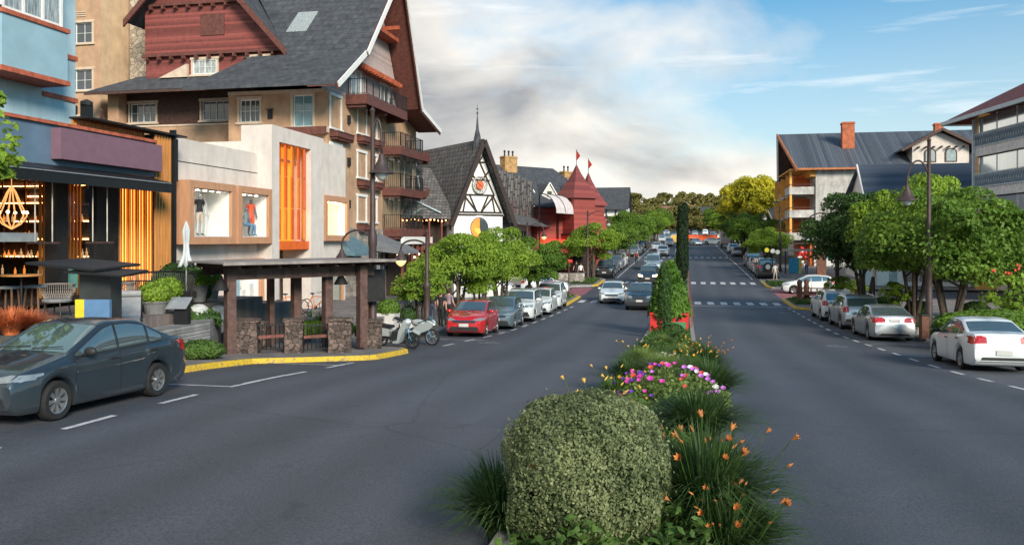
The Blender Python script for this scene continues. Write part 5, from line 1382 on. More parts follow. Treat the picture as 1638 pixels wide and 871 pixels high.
# ================================================================== cars: front towards -y, origin on the ground under the middle
def paintmat(name, col, metal=.35, rough=.32):
    if name in MAT: return MAT[name]
    m, t, b = newmat(name)
    N = t.nodes.new; K = t.links.new
    b.inputs['Base Color'].default_value = (*col, 1); b.inputs['Metallic'].default_value = metal; b.inputs['Roughness'].default_value = rough
    b.inputs['Coat Weight'].default_value = 1.0; b.inputs['Coat Roughness'].default_value = .03
    g = N('ShaderNodeTexCoord'); n_ = N('ShaderNodeTexNoise'); n_.inputs['Scale'].default_value = 3; n_.inputs['Detail'].default_value = 8; K(g.outputs['Object'], n_.inputs['Vector'])
    rr = N('ShaderNodeMapRange'); rr.inputs[3].default_value = rough - .05; rr.inputs[4].default_value = rough + .18; K(n_.outputs['Fac'], rr.inputs[0]); K(rr.outputs[0], b.inputs['Roughness'])
    # road dust gathers low on the body
    sp = N('ShaderNodeSeparateXYZ'); K(g.outputs['Object'], sp.inputs[0])
    dz = N('ShaderNodeMapRange'); dz.inputs[1].default_value = .55; dz.inputs[2].default_value = .18; dz.inputs[3].default_value = 0; dz.inputs[4].default_value = .35; K(sp.outputs[2], dz.inputs[0])
    mm = N('ShaderNodeMath'); mm.operation = 'MULTIPLY'; K(dz.outputs[0], mm.inputs[0]); K(n_.outputs['Fac'], mm.inputs[1])
    mx = N('ShaderNodeMixRGB'); K(mm.outputs[0], mx.inputs[0]); mx.inputs[1].default_value = (*col, 1); mx.inputs[2].default_value = (.13, .12, .11, 1); K(mx.outputs[0], b.inputs['Base Color'])
    MAT[name] = m
    return m
P_grey = paintmat('paint_graphite', (.038, .054, .070), .5)
P_white = paintmat('paint_white', (.66, .70, .72), .0, .3)
P_silver = paintmat('paint_silver', (.42, .45, .48), .65, .34)
P_red = paintmat('paint_red', (.48, .012, .014), .1, .3)
P_black = paintmat('paint_black', (.012, .013, .016), .1, .28)
P_navy = paintmat('paint_dark_blue', (.025, .04, .06), .3)
P_steel = paintmat('paint_steel_blue', (.15, .21, .25), .5)
P_pale = paintmat('paint_pale_blue', (.35, .45, .50), .5)
P_blue = paintmat('paint_teal_blue', (.03, .14, .20), .3)
cglass = mat('car_glass', (.20, .27, .29), .03, metal=.7, var=0, spec=.9)
tyrem = mat('tyre_rubber', (.016, .016, .017), .85, var=.15, vscale=20)
rimm = mat('alloy', (.45, .46, .47), .32, metal=.85, var=.05)
blackp = mat('black_plastic', (.02, .02, .022), .6, var=.1)
chrome = mat('chrome', (.6, .6, .6), .12, metal=1., var=0)
lampc = mat('headlamp_lens', (.30, .33, .35), .08, metal=.4, var=.1, vscale=5, spec=1.)
lampr = mat('tail_lamp_red', (.42, .006, .01), .15, var=.2, vscale=14, spec=.8)
lampon = mat('headlamp_lit', (.9, .8, .6), .3, var=0, emit=(1, .70, .35), estr=7)
platem = mat('number_plate', (.5, .5, .5), .5, var=.1)

def car_surface(p):
    L, W, H = p['L'], p['W'], p['H']
    top = p['top']; sh = p['sh']
    def prof(pts, y):
        xs = [a for a, b in pts]; zs = [b for a, b in pts]
        w = .05
        return float(np.mean(np.interp([y - w, y - w / 2, y, y + w / 2, y + w], xs, zs)))
    def plan(y):
        ef = y + L / 2; er = L / 2 - y
        f = 1.0
        if ef < .75: f -= p.get('nf', .17) * (1 - max(ef, 0) / .75) ** 2.3
        if er < .65: f -= p.get('nr', .13) * (1 - max(er, 0) / .65) ** 2.3
        return f
    return prof, plan
def make_car_body(p):
    L, W, H = p['L'], p['W'], p['H']; top, sh = p['top'], p['sh']; wr = p['wr']; cl = p.get('cl', .19)
    prof, plan = car_surface(p)
    Ra = wr + .055
    ys = set([-L / 2 + e for e in (0, .012, .035, .07, .12, .18, .26)] + [L / 2 - e for e in (0, .012, .035, .07, .12, .18, .26)])
    y = -L / 2 + .3
    while y < L / 2 - .29: ys.add(round(y, 4)); y += .065
    for ya in p['ax']:
        for a in np.linspace(0, PI, 19): ys.add(round(ya + Ra * math.cos(a), 4))
        ys.add(ya - Ra - .012); ys.add(ya + Ra + .012)
    ys = sorted(ys)
    rings = []
    for y in ys:
        T = prof(top, y); B = min(prof(sh, y), T - .012)
        w = W / 2 * plan(y)
        ef = y + L / 2; er = L / 2 - y
        zl = cl + .10 * max(0, 1 - ef / .14) ** 1.5 + .14 * max(0, 1 - er / .16) ** 1.5
        za = 0; inner = 0
        for ya in p['ax']:
            q = Ra * Ra - (y - ya) ** 2
            if q > 0: za = max(za, wr + math.sqrt(q)); inner = 1
        zs = max(zl, za)
        zs = min(zs, B - .12)
        g = max(0., min(1., (T - B) / .35))
        wroof = .915 * w - p.get('tumble', .27) * (T - B)
        pts = [(0, zl if not inner else zs), (.70 * w, zl if not inner else zs), (.93 * w, zs), (.975 * w, zs + .035)]
        for k, f in ((.18, .995), (.36, 1.0), (.55, .998), (.74, .985), (.90, .965)):
            z = zs + .035 + (B - zs - .035) * k
            crease = .008 if k == .74 else 0
            pts.append((f * w + crease, z))
        pts.append((.940 * w, B)); pts.append((.915 * w, B + .006 * (1 if T - B > .02 else .3)))
        for k in (.25, .5, .75):
            pts.append(((.915 * w) * (1 - k) + wroof * k + .012 * math.sin(PI * k) * g, B + (T - B - .055 * g) * k))
        pts.append((wroof, T - .050 * g - .004 * (1 - g))); pts.append((wroof - .035 * g - .03 * (1 - g), T - .018 * g - .002 * (1 - g)))
        pts.append((wroof * .80, T + .004)); pts.append((wroof * .45, T + .016)); pts.append((0, T + .022))
        rings.append((y, pts))
    mb = MB(raw=True); n = len(rings[0][1]); vs = []
    for y, pts in rings:
        full = [(-x, z) for x, z in reversed(pts[1:])] + pts
        vs += [(x, y, z) for x, z in full]
    m_ = 2 * n - 1; fs = []
    for i in range(len(rings) - 1):
        for k in range(m_ - 1):
            fs.append((i * m_ + k, (i + 1) * m_ + k, (i + 1) * m_ + k + 1, i * m_ + k + 1))
        fs.append((i * m_ + m_ - 1, (i + 1) * m_ + m_ - 1, (i + 1) * m_, i * m_))
    fs.append(tuple(range(m_))); fs.append(tuple(range((len(rings) - 1) * m_ + m_ - 1, (len(rings) - 1) * m_ - 1, -1)))
    mb.add(vs, fs)
    bm = bmesh.new()
    for v in vs: bm.verts.new(v)
    bm.verts.ensure_lookup_table()
    for f in fs:
        try: bm.faces.new([bm.verts[i] for i in f])
        except ValueError: pass
    bm.normal_update()
    tree = BVHTree.FromBMesh(bm)
    bm.free()
    return mb, tree, prof, plan
def patch(tree, poly, view, off=.004, both=False, grid=.07, name='panel', m=None, par=None, rng=9, thick=0):
    """flat outline laid onto the car body: view 'side' poly (y,z), 'front'/'rear' (x,z), 'top' (x,y)"""
    sides = (1, -1) if both else (1,)
    outs = []
    for s in sides:
        bm = bmesh.new()
        if view == 'side' or view == 'left': pts = [(0, a, b) for a, b in poly]
        elif view == 'top': pts = [(a * s, b, 0) for a, b in poly]
        else: pts = [(a * s, 0, b) for a, b in poly]
        f = bm.faces.new([bm.verts.new(q) for q in pts])
        axs = {'side': (1, 2), 'left': (1, 2), 'top': (0, 1)}.get(view, (0, 2))
        for ax in axs:
            lo = min(q[ax] for q in pts); hi = max(q[ax] for q in pts)
            k = int((hi - lo) / grid) + 1
            for i in range(1, k):
                co = [0, 0, 0]; no = [0, 0, 0]; co[ax] = lo + (hi - lo) * i / k; no[ax] = 1
                bmesh.ops.bisect_plane(bm, geom=bm.verts[:] + bm.edges[:] + bm.faces[:], plane_co=co, plane_no=no)
        bmesh.ops.triangulate(bm, faces=[f for f in bm.faces if len(f.verts) > 4])
        for v in bm.verts:
            if view in ('side', 'left'):
                o = Vector((s * rng, v.co.y, v.co.z)); d = Vector((-s, 0, 0))
            elif view == 'front': o = Vector((v.co.x, -rng, v.co.z)); d = Vector((0, 1, 0))
            elif view == 'rear': o = Vector((v.co.x, rng, v.co.z)); d = Vector((0, -1, 0))
            else: o = Vector((v.co.x, v.co.y, rng)); d = Vector((0, 0, -1))
            h = tree.ray_cast(o, d)
            if h[0] is None or (h[0] - o).length > rng + (1.2 if view != 'side' else .3) :
                q = tree.find_nearest(Vector((s * .8 if view == 'side' else v.co.x, v.co.y if view != 'front' else -2.2, v.co.z))) if h[0] is None else h
                h = q
            nrm = h[1] if h[1].dot(d) < 0 else -h[1]
            v.co = h[0] + nrm * off
        vs = [tuple(v.co) for v in bm.verts]; bm.verts.index_update()
        fs = [tuple(v.index for v in f.verts) for f in bm.faces]
        bm.free()
        mb = MB(raw=True); mb.add(vs, fs)
        outs.append(mb.build(name, m, par, smooth=True, sharp=40))
    return outs
def wheel_meshes(r, w, spokes=7, style=0):
    t = MB(raw=True)
    t.lathe([(r * .64, -w / 2 + .01), (r * .90, -w / 2), (r * .985, -w / 2 + .03), (r, -w / 4), (r, w / 4), (r * .985, w / 2 - .03), (r * .90, w / 2), (r * .64, w / 2 - .01)], n=28, axis='x', cap=False)
    rm = MB(raw=True)
    # outer face at +x
    rm.lathe([(r * .66, w / 2 - .012), (r * .60, w / 2 - .02), (r * .58, w / 2 - .06), (r * .58, -w / 2 + .02)], n=28, axis='x', cap=False)
    rm.lathe([(.06 * 1, w / 2 - .03), (.055, w / 2 - .012), (.02, w / 2 - .008)], n=12, axis='x')
    for k in range(spokes):
        a = 2 * PI * k / spokes
        for da in ((-.10, .10) if style == 0 else (0,)):
            c, s = math.cos(a + da), math.sin(a + da); c0, s0 = math.cos(a), math.sin(a)
            wd = .034 if style == 0 else .055
            p0 = Vector((w / 2 - .035, .045 * c0, .045 * s0)); p1 = Vector((w / 2 - .02, r * .62 * c, r * .62 * s))
            tv = Vector((0, -s, c)) * wd / 2
            rm.add([tuple(p0 + tv * .9), tuple(p0 - tv * .9), tuple(p1 - tv * 1.2), tuple(p1 + tv * 1.2), tuple(p0 + tv - Vector((.03, 0, 0))), tuple(p0 - tv - Vector((.03, 0, 0))), tuple(p1 - tv * 1.2 - Vector((.03, 0, 0))), tuple(p1 + tv * 1.2 - Vector((.03, 0, 0)))],
                   [(0, 1, 2, 3), (4, 7, 6, 5), (0, 3, 7, 4), (1, 5, 6, 2), (0, 4, 5, 1), (3, 2, 6, 7)])
    bk = MB(raw=True); bk.lathe([(r * .585, w / 2 - .09), (.02, w / 2 - .09)], n=24, axis='x')
    return t, rm, bk
def make_car(name, label, cat, p, paint, lod=0):
    root = thing(name, label, cat)
    mb, tree, prof, plan = make_car_body(p)
    L, W, H, wr = p['L'], p['W'], p['H'], p['wr']
    body = mb.build('body', paint, root, smooth=True, sharp=38)
    top, sh = p['top'], p['sh']
    T = lambda y: prof(top, y)
    B = lambda y: min(prof(sh, y), T(y) - .012)
    wroof = lambda y: .915 * W / 2 * plan(y) - p.get('tumble', .27) * (T(y) - B(y))
    # glass
    y0, y1 = p['ws']
    n = 6; yy = np.linspace(y0 + .04, y1 - .05, n)
    ws = [(-wroof(y) + .055 , y) for y in yy] + [(wroof(y) - .055, y) for y in reversed(yy)]
    patch(tree, ws, 'top', .004, name='windshield', m=cglass, par=root)
    y0, y1 = p['rw']
    yy = np.linspace(y0 + .05, y1 - .05, n)
    if y1 - y0 > .28:
        rw = [(-wroof(y) + .075, y) for y in yy] + [(wroof(y) - .075, y) for y in reversed(yy)]
        patch(tree, rw, 'top', .004, name='rear_window', m=cglass, par=root)
    else:
        za, zb = T(y1) if False else p['rwz'][0], p['rwz'][1]
        patch(tree, [(-.60 * W / 2 * 1.2, za), (.60 * W / 2 * 1.2, za), (.56 * W / 2 * 1.12, zb), (-.56 * W / 2 * 1.12, zb)], 'rear', .005, name='rear_window', m=cglass, par=root)
    for (a, b) in p['sw']:
        ys = np.linspace(a, b, 12); lo = []; hi = []
        for y in ys:
            zb, zt = B(y) + .035, T(y) - .085
            if zt - zb > .03: lo.append((y, zb)); hi.append((y, zt))
        if len(lo) > 2:
            patch(tree, lo + hi[::-1], 'side', .006, both=True, name='side_window', m=cglass, par=root)
            if lod == 0: patch(tree, [(y, z - .022) for y, z in lo] + [(y + (.03 if y > (a + b) / 2 else -.03) * (i in (0, len(hi) - 1)), z + .022) for i, (y, z) in list(enumerate(hi))[::-1]], 'side', .003, both=True, name='window_seal', m=blackp, par=root)
    # seams, doors
    if lod == 0:
        for (a, b) in p['doors']:
            zs = p.get('cl', .19) + .09
            def arch(y):
                z = zs
                for ya in p['ax']:
                    q = (wr + .13) ** 2 - (y - ya) ** 2
                    if q > 0: z = max(z, wr + math.sqrt(q))
                return z
            yy = np.linspace(a + .012, b - .012, 14)
            lo = [(y, arch(y)) for y in yy]; hi = [(y, B(y) - .012) for y in yy[::-1]]
            yg = np.linspace(a, b, 14)
            log = [(y, arch(y) - .010) for y in yg]; hig = [(y, B(y) - .002) for y in yg[::-1]]
            patch(tree, log + hig, 'side', .0015, both=True, name='door_gap', m=blackp, par=root, grid=.1)  # dark sheet behind the door, painting the shade of its shut gap
            ds = patch(tree, lo + hi, 'side', .0045, both=True, name='door', m=paint, par=root, grid=.1)
            for s, d in zip((1, -1), ds):
                zz = B(b - .15) - .11; hm = MB(raw=True)
                h = tree.ray_cast(Vector((s * 9, b - .15, zz)), Vector((-s, 0, 0)))[0]
                x = abs(h.x) if h else W / 2
                hm.box(s * (x + .002), s * (x + .03), b - .24, b - .06, zz - .013, zz + .017); hm.build('handle', blackp if p.get('bh') else paint, d)
    # lamps, grille, plates
    for poly in p['hl']:
        patch(tree, poly, 'front', .006, both=True, name='headlight', m=lampon if p.get('lit') else lampc, par=root, grid=.05)
    for poly in p['tl']:
        patch(tree, poly, 'rear', .007, both=True, name='taillight', m=lampr, par=root, grid=.05)
    if p.get('tls'):
        patch(tree, p['tls'], 'side', .007, both=True, name='side_taillight', m=lampr, par=root, grid=.05)
    if p.get('hls'):
        patch(tree, p['hls'], 'side', .007, both=True, name='side_headlight', m=lampc, par=root, grid=.05)
    g = p['grille']
    patch(tree, g, 'front', .007, name='grille', m=blackp, par=root, grid=.06)
    zg = max(b for a, b in g); xg = max(a for a, b in g) * .96
    patch(tree, [(-xg, zg - .03), (xg, zg - .03), (xg, zg - .005), (-xg, zg - .005)], 'front', .014, name='grille_trim', m=chrome, par=root, grid=.08)
    patch(tree, p['intake'], 'front', .008, name='air_intake', m=blackp, par=root, grid=.06)
    patch(tree, p['rb'], 'rear', .006, name='rear_bumper', m=blackp, par=root, grid=.08)
    fz, rz_ = p['pz']
    for v, z, yv in (('front', fz, -L / 2 - .012), ('rear', rz_, None)):
        h = tree.ray_cast(Vector((0, -9 if v == 'front' else 9, z)), Vector((0, 1 if v == 'front' else -1, 0)))[0]
        yv = h.y + (-.02 if v == 'front' else .02)
        q = MB(raw=True); q.box(-.2, .2, yv - .006, yv + .006, z - .065, z + .065); q.build('licence_plate', platem, root)
    # mirrors
    ym = p['ws'][1] - (p['ws'][1] - p['ws'][0]) * .62
    for s in (-1, 1):
        q = MB(raw=True); x = .915 * W / 2; z = B(ym) + .07
        q.ball((s * (x + .13), ym, z + .02), (.115, .06, .075), 10, 8); q.bar((s * (x - .02), ym, z - .05), (s * (x + .1), ym, z - .01), .06, .03)
        q.build('mirror', blackp if p.get('bh') else paint, root, smooth=True)
    # wipers, roof rails, antenna
    q = MB(raw=True); yw = p['ws'][0] + .05
    for a, b in ((-.55, -.05), (.05, .55)): q.bar((a, yw + .03, T(yw + .03) + .04), (b, yw + .10, T(yw + .10) + .035), .015, .012)
    q.build('wiper', blackp, root)
    if p.get('rails'):
        for s in (-1, 1):
            q = MB(raw=True); ra, rb_ = p['rails']
            x = wroof((ra + rb_) / 2) - .04
            q.tube([(s * x, ra, T(ra) - .01), (s * x, ra + .12, T(ra + .1) + .055), (s * x, rb_ - .12, T(rb_ - .1) + .055), (s * x, rb_, T(rb_) - .01)], .016, 6); q.build('roof_rail', chrome, root)
    # wheels
    tmb, rmb, bmb = wheel_meshes(wr, p.get('ww', .20), p.get('spokes', 7), p.get('style', 0))
    first = None
    for ya in p['ax']:
        for s in (1, -1):
            xw = W / 2 - p.get('ww', .20) / 2 - .012
            if first is None:
                wh = bmb.build('wheel', blackp, root); t = tmb.build('tyre', tyrem, wh, smooth=True, sharp=50); r_ = rmb.build('rim', rimm, wh, smooth=True, sharp=30); first = (wh, t, r_)
            else:
                wh = first[0].copy(); COL.objects.link(wh); wh.parent = root
                for c in first[1:]:
                    d = c.copy(); COL.objects.link(d); d.parent = wh
            wh.location = (s * xw, ya, wr); wh.rotation_euler = (rnd.uniform(0, 1), 0, 0 if s > 0 else PI)
    # dark inner underside so that no light passes through the arches
    q = MB(raw=True); q.box(-W / 2 * .66, W / 2 * .66, -L / 2 + .25, L / 2 - .25, .17, .62); q.build('underbody', blackp, root)
    return root
def car_params(kind):
    if kind == 'sedan':      # compact saloon
        L = 4.24
        return dict(L=L, W=1.70, H=1.47, wr=.305, ax=(-L / 2 + .80, -L / 2 + .80 + 2.46), cl=.18,
            top=[(-2.2, .56), (-2.12, .60), (-2.09, .70), (-1.95, .80), (-1.5, .90), (-1.08, .985), (-.20, 1.40), (.05, 1.452), (.45, 1.455), (.85, 1.40), (1.28, 1.20), (1.60, 1.075), (2.0, 1.05), (2.08, .98), (2.12, .62), (2.2, .55)],
            sh=[(-2.2, .60), (-2.1, .66), (-1.9, .76), (-1.1, .90), (0, .945), (1.0, .985), (1.6, 1.01), (2.05, .98), (2.12, .7)],
            ws=(-1.08, -.20), rw=(.93, 1.62), sw=[(-.92, .06), (.12, .86), (.93, 1.28)], doors=[(-.98, .08), (.09, 1.12)],
            hl=[[(.36, .645), (.80, .68), (.80, .76), (.60, .765), (.40, .725)]], hls=[(-2.0, .66), (-1.64, .73), (-1.62, .765), (-1.95, .745)],
            tl=[[(.42, .80), (.80, .78), (.80, .98), (.55, 1.00), (.42, .96)]], tls=[(1.80, .80), (2.1, .76), (2.1, .97), (1.86, .99)],
            grille=[(-.44, .60), (.44, .60), (.48, .70), (-.48, .70)], intake=[(-.62, .30), (.62, .30), (.54, .44), (-.54, .44)],
            rb=[(-.62, .30), (.62, .30), (.55, .42), (-.55, .42)], pz=(.50, .55), spokes=8, bh=True)
    if kind == 'hatch':
        L = 3.95
        return dict(L=L, W=1.71, H=1.49, wr=.31, ax=(-L / 2 + .80, -L / 2 + .80 + 2.5), cl=.18, nf=.20,
            top=[(-2.1, .52), (-1.975, .58), (-1.94, .70), (-1.8, .83), (-1.4, .94), (-1.02, 1.02), (-.18, 1.42), (.1, 1.475), (.7, 1.48), (1.3, 1.43), (1.62, 1.36), (1.86, 1.02), (1.95, .92), (1.975, .60), (2.1, .5)],
            sh=[(-2.0, .58), (-1.9, .70), (-1.6, .82), (-1.0, .93), (0, .965), (1.0, 1.0), (1.6, 1.03), (1.9, .98), (1.97, .7)],
            ws=(-1.02, -.18), rw=(1.55, 1.92), sw=[(-.86, .10), (.16, .92), (.99, 1.45)], doors=[(-.90, .13), (.14, 1.05)],
            hl=[[(.34, .66), (.80, .69), (.82, .79), (.62, .80), (.40, .74)]], hls=[(-1.86, .69), (-1.45, .78), (-1.42, .82), (-1.8, .77)],
            tl=[[(.52, .82), (.82, .80), (.80, 1.02), (.60, 1.06)]], tls=[(1.62, .84), (1.95, .80), (1.93, 1.0), (1.68, 1.04)],
            grille=[(-.46, .59), (.46, .59), (.50, .69), (-.50, .69)], intake=[(-.66, .27), (.66, .27), (.56, .44), (-.56, .44)],
            rb=[(-.66, .28), (.66, .28), (.60, .44), (-.60, .44)], pz=(.50, .68), spokes=5, style=0)
    if kind == 'suv':
        L = 4.25
        return dict(L=L, W=1.80, H=1.67, wr=.345, ax=(-L / 2 + .84, -L / 2 + .84 + 2.62), cl=.23, ww=.22,
            top=[(-2.2, .62), (-2.125, .70), (-2.09, .90), (-1.9, 1.0), (-1.4, 1.07), (-1.05, 1.12), (-.35, 1.56), (-.1, 1.62), (.7, 1.65), (1.5, 1.60), (1.75, 1.52), (1.98, 1.15), (2.08, 1.02), (2.125, .66), (2.2, .6)],
            sh=[(-2.15, .72), (-2.0, .86), (-1.8, .98), (-1.0, 1.05), (0, 1.08), (1.0, 1.11), (1.9, 1.10), (2.1, .85)],
            ws=(-1.05, -.33), rw=(1.70, 2.04), sw=[(-.86, .0), (.06, .88), (.95, 1.62)], doors=[(-.92, .03), (.04, 1.0)],
            hl=[[(.42, .78), (.82, .80), (.84, .95), (.46, .92)]],
            tl=[[(.60, .88), (.86, .86), (.84, 1.12), (.62, 1.12)]], tls=[(1.84, .88), (2.1, .86), (2.08, 1.08), (1.86, 1.12)],
            grille=[(-.42, .70), (.42, .70), (.42, .90), (-.42, .90)], intake=[(-.72, .33), (.72, .33), (.60, .56), (-.60, .56)],
            rb=[(-.78, .34), (.78, .34), (.74, .56), (-.74, .56)], pz=(.62, .80), rails=(-.1, 1.55), spokes=5)
    if kind == 'saloon':     # larger three-box car
        L = 4.50
        return dict(L=L, W=1.76, H=1.46, wr=.32, ax=(-L / 2 + .88, -L / 2 + .88 + 2.68), cl=.17, nf=.20,
            top=[(-2.35, .50), (-2.25, .56), (-2.20, .68), (-2.05, .78), (-1.6, .88), (-1.12, .98), (-.25, 1.38), (.05, 1.43), (.5, 1.44), (.95, 1.385), (1.50, 1.15), (1.75, 1.07), (2.12, 1.055), (2.2, .98), (2.25, .60), (2.35, .5)],
            sh=[(-2.3, .56), (-2.2, .64), (-1.9, .75), (-1.1, .89), (0, .93), (1.0, .97), (1.7, 1.0), (2.15, .98), (2.25, .68)],
            ws=(-1.12, -.25), rw=(1.02, 1.76), sw=[(-.95, .05), (.11, .92), (1.0, 1.35)], doors=[(-.98, .08), (.09, 1.15)],
            hl=[[(.42, .63), (.84, .68), (.85, .79), (.50, .73)]],
            tl=[[(.36, .80), (.83, .78), (.83, .97), (.50, .99), (.36, .93)]], tls=[(1.95, .80), (2.25, .76), (2.24, .95), (2.0, .98)],
            grille=[(-.42, .55), (.42, .55), (.46, .66), (-.46, .66)], intake=[(-.66, .26), (.66, .26), (.55, .40), (-.55, .40)],
            rb=[(-.6, .26), (.6, .26), (.52, .34), (-.52, .34)], pz=(.47, .86), spokes=5, style=0)
    if kind == 'pickup':
        L = 5.1
        return dict(L=L, W=1.86, H=1.80, wr=.38, ax=(-L / 2 + .92, -L / 2 + .92 + 3.15), cl=.30, ww=.24,
            top=[(-2.6, .70), (-2.55, .80), (-2.5, 1.02), (-2.3, 1.12), (-1.8, 1.18), (-1.35, 1.22), (-.70, 1.68), (-.4, 1.76), (.5, 1.76), (.72, 1.68), (.80, 1.22), (1.0, 1.20), (2.45, 1.20), (2.52, 1.1), (2.55, .75)],
            sh=[(-2.6, .82), (-2.4, 1.0), (-2.0, 1.1), (-1.2, 1.15), (0, 1.16), (2.4, 1.17), (2.55, .9)],
            ws=(-1.35, -.70), rw=(.66, .80), rwz=(1.3, 1.6), sw=[(-1.15, -.2), (-.13, .58)], doors=[(-1.2, -.17), (-.16, .75)],
            hl=[[(.50, .86), (.86, .86), (.86, 1.02), (.50, 1.02)]],
            tl=[[(.76, .84), (.90, .84), (.90, 1.12), (.76, 1.12)]],
            grille=[(-.48, .76), (.48, .76), (.48, 1.04), (-.48, 1.04)], intake=[(-.74, .42), (.74, .42), (.66, .64), (-.66, .64)],
            rb=[(-.8, .42), (.8, .42), (.8, .6), (-.8, .6)], pz=(.62, .72), spokes=6)
    if kind == 'van':
        L = 4.5
        return dict(L=L, W=1.82, H=1.86, wr=.33, ax=(-L / 2 + .86, -L / 2 + .86 + 2.75), cl=.22, tumble=.16,
            top=[(-2.3, .58), (-2.25, .66), (-2.2, .86), (-2.0, .98), (-1.55, 1.10), (-.75, 1.70), (-.4, 1.80), (.8, 1.84), (2.0, 1.80), (2.15, 1.72), (2.22, 1.1), (2.25, .7)],
            sh=[(-2.3, .7), (-2.1, .86), (-1.6, 1.0), (-.8, 1.04), (2.1, 1.06), (2.25, .9)],
            ws=(-1.55, -.75), rw=(2.08, 2.2), rwz=(1.2, 1.6), sw=[(-1.25, -.2), (-.12, .9), (.98, 1.95)], doors=[(-1.2, -.16), (-.15, .95)],
            hl=[[(.46, .74), (.84, .78), (.84, .94), (.50, .90)]],
            tl=[[(.74, .80), (.88, .80), (.88, 1.2), (.76, 1.2)]],
            grille=[(-.42, .64), (.42, .64), (.42, .80), (-.42, .80)], intake=[(-.7, .3), (.7, .3), (.6, .5), (-.6, .5)],
            rb=[(-.78, .3), (.78, .3), (.76, .5), (-.76, .5)], pz=(.55, .7), spokes=6, rails=(-.2, 1.7))
def place(root, x, y, rz=0.):
    a = gz(y - 1.3); b = gz(y + 1.3)
    root.location = (x, y, (a + b) / 2 + .004)
    pit = math.atan2(b - a, 2.6)
    if abs(math.cos(rz)) > .7:
        root.rotation_euler = (pit * (1 if math.cos(rz) > 0 else -1), 0, rz)
    else:
        root.rotation_euler = (0, 0, rz)
GL = 'cars parked along the left kerb'; GR = 'cars parked along the right kerb'; GT = 'cars coming up the left lanes'; GF = 'distant cars crowding the far crossing'
def mkmat_map(fr, to): return {fr: to}
sed = make_car('parked_car', 'graphite compact sedan nearest the camera at the left kerb', 'car', car_params('sedan'), P_grey); place(sed, -10.25, 12.30, 0); sed['group'] = GL
hat = make_car('parked_car', 'bright red hatchback parked behind the two motorcycles', 'car', car_params('hatch'), P_red); place(hat, -8.95, 34.6, R(3)); hat['group'] = GL
suv = make_car('parked_car', 'white crossover with roof rails third behind the red hatchback', 'car', car_params('suv'), P_white)
sal = make_car('parked_car', 'silver sedan with red tail lamps parked behind the white sedan on the right', 'car', car_params('saloon'), P_silver)
pic = make_car('parked_car', 'black pickup truck parked past the red crossing on the left', 'pickup', car_params('pickup'), P_black)
van = make_car('oncoming_car', 'pale blue people carrier following the black car up the left lane', 'van', car_params('van'), P_pale)
pl = car_params('suv'); pl['lit'] = True; pl['cl'] = .2
lit = make_car('oncoming_car', 'black crossover with lit headlights coming behind the dark front car', 'car', pl, P_black)
def cp(src, label, x, y, rz, frm, to, group, name=None, scale=None):
    c = copy_tree(src, label, group=group, paintmap={frm: to}, scale=scale)
    if name: c.name = name
    c['category'] = src['category']
    place(c, x, y, rz); return c
# left kerb row
cp(hat, 'steel grey hatchback directly behind the red one', -8.75, 39.5, R(3), P_red, P_steel, GL)
place(suv, -8.65, 44.2, R(2)); suv['group'] = GL; suv['label'] = 'first white crossover with roof rails behind the steel grey hatchback'
cp(hat, 'white hatchback fourth in the left parked row between two crossovers', -8.5, 49.0, R(2), P_red, P_white, GL)
cp(suv, 'last white crossover of the left row beside the yellow kerb nose', -8.55, 53.2, R(2), P_white, P_white, GL)
# cars in the side street behind the left trees
cp(sal, 'silver sedan half hidden behind the left trees', -15.8, 62.9 + 2.6, R(88), P_silver, P_white, 'cars waiting in the left side street')
cp(hat, 'white hatchback in the left side street seen side on', -11.0, 66.2, R(92), P_red, P_white, 'cars waiting in the left side street')
# oncoming
cp(sal, 'white sedan driving over the left zebra crossing', -5.0, 57.5 + 1.7, R(2), P_silver, P_white, GT, 'oncoming_car')
cp(suv, 'dark grey crossover beside the median right of the white oncoming sedan', -2.75, 53.8, 0, P_white, P_navy, GT, 'oncoming_car')
place(lit, -3.25, 77, 0); lit['group'] = GT
place(van, -3.5, 96, 0); van['group'] = GT
cp(suv, 'white crossover oncoming beyond the pale people carrier', -3.3, 131, 0, P_white, P_white, GT, 'oncoming_car')
cp(hat, 'white hatchback in the outer lane well behind the people carrier', -4.9, 152, 0, P_red, P_white, GT, 'oncoming_car')
cp(suv, 'silver crossover near the orange barrier in the left lane', -3.0, 171, 0, P_white, P_silver, GT, 'oncoming_car')
# right kerb row, tails to the camera
cp(sed, 'white compact sedan with red tail lamp nearest on the right edge', 8.5, 26.75, PI, P_grey, P_white, GR)
place(sal, 8.35, 38.3, R(181)); sal['group'] = GR; sal['label'] = 'silver sedan with red tail lamps next beyond the nearest white one'
cp(suv, 'white crossover with roof rails ahead of the silver sedan', 8.2, 43.6, R(181), P_white, P_silver, GR)
cp(suv, 'small white crossover at the head of the right row by the yellow kerb', 8.05, 48.6, R(181), P_white, P_white, GR)
# hatch leaving the right side street
cp(hat, 'white hatchback leaving the right side street across the red paving', 9.6, 69.0, R(-90), P_red, P_white, 'cars in the right side street')
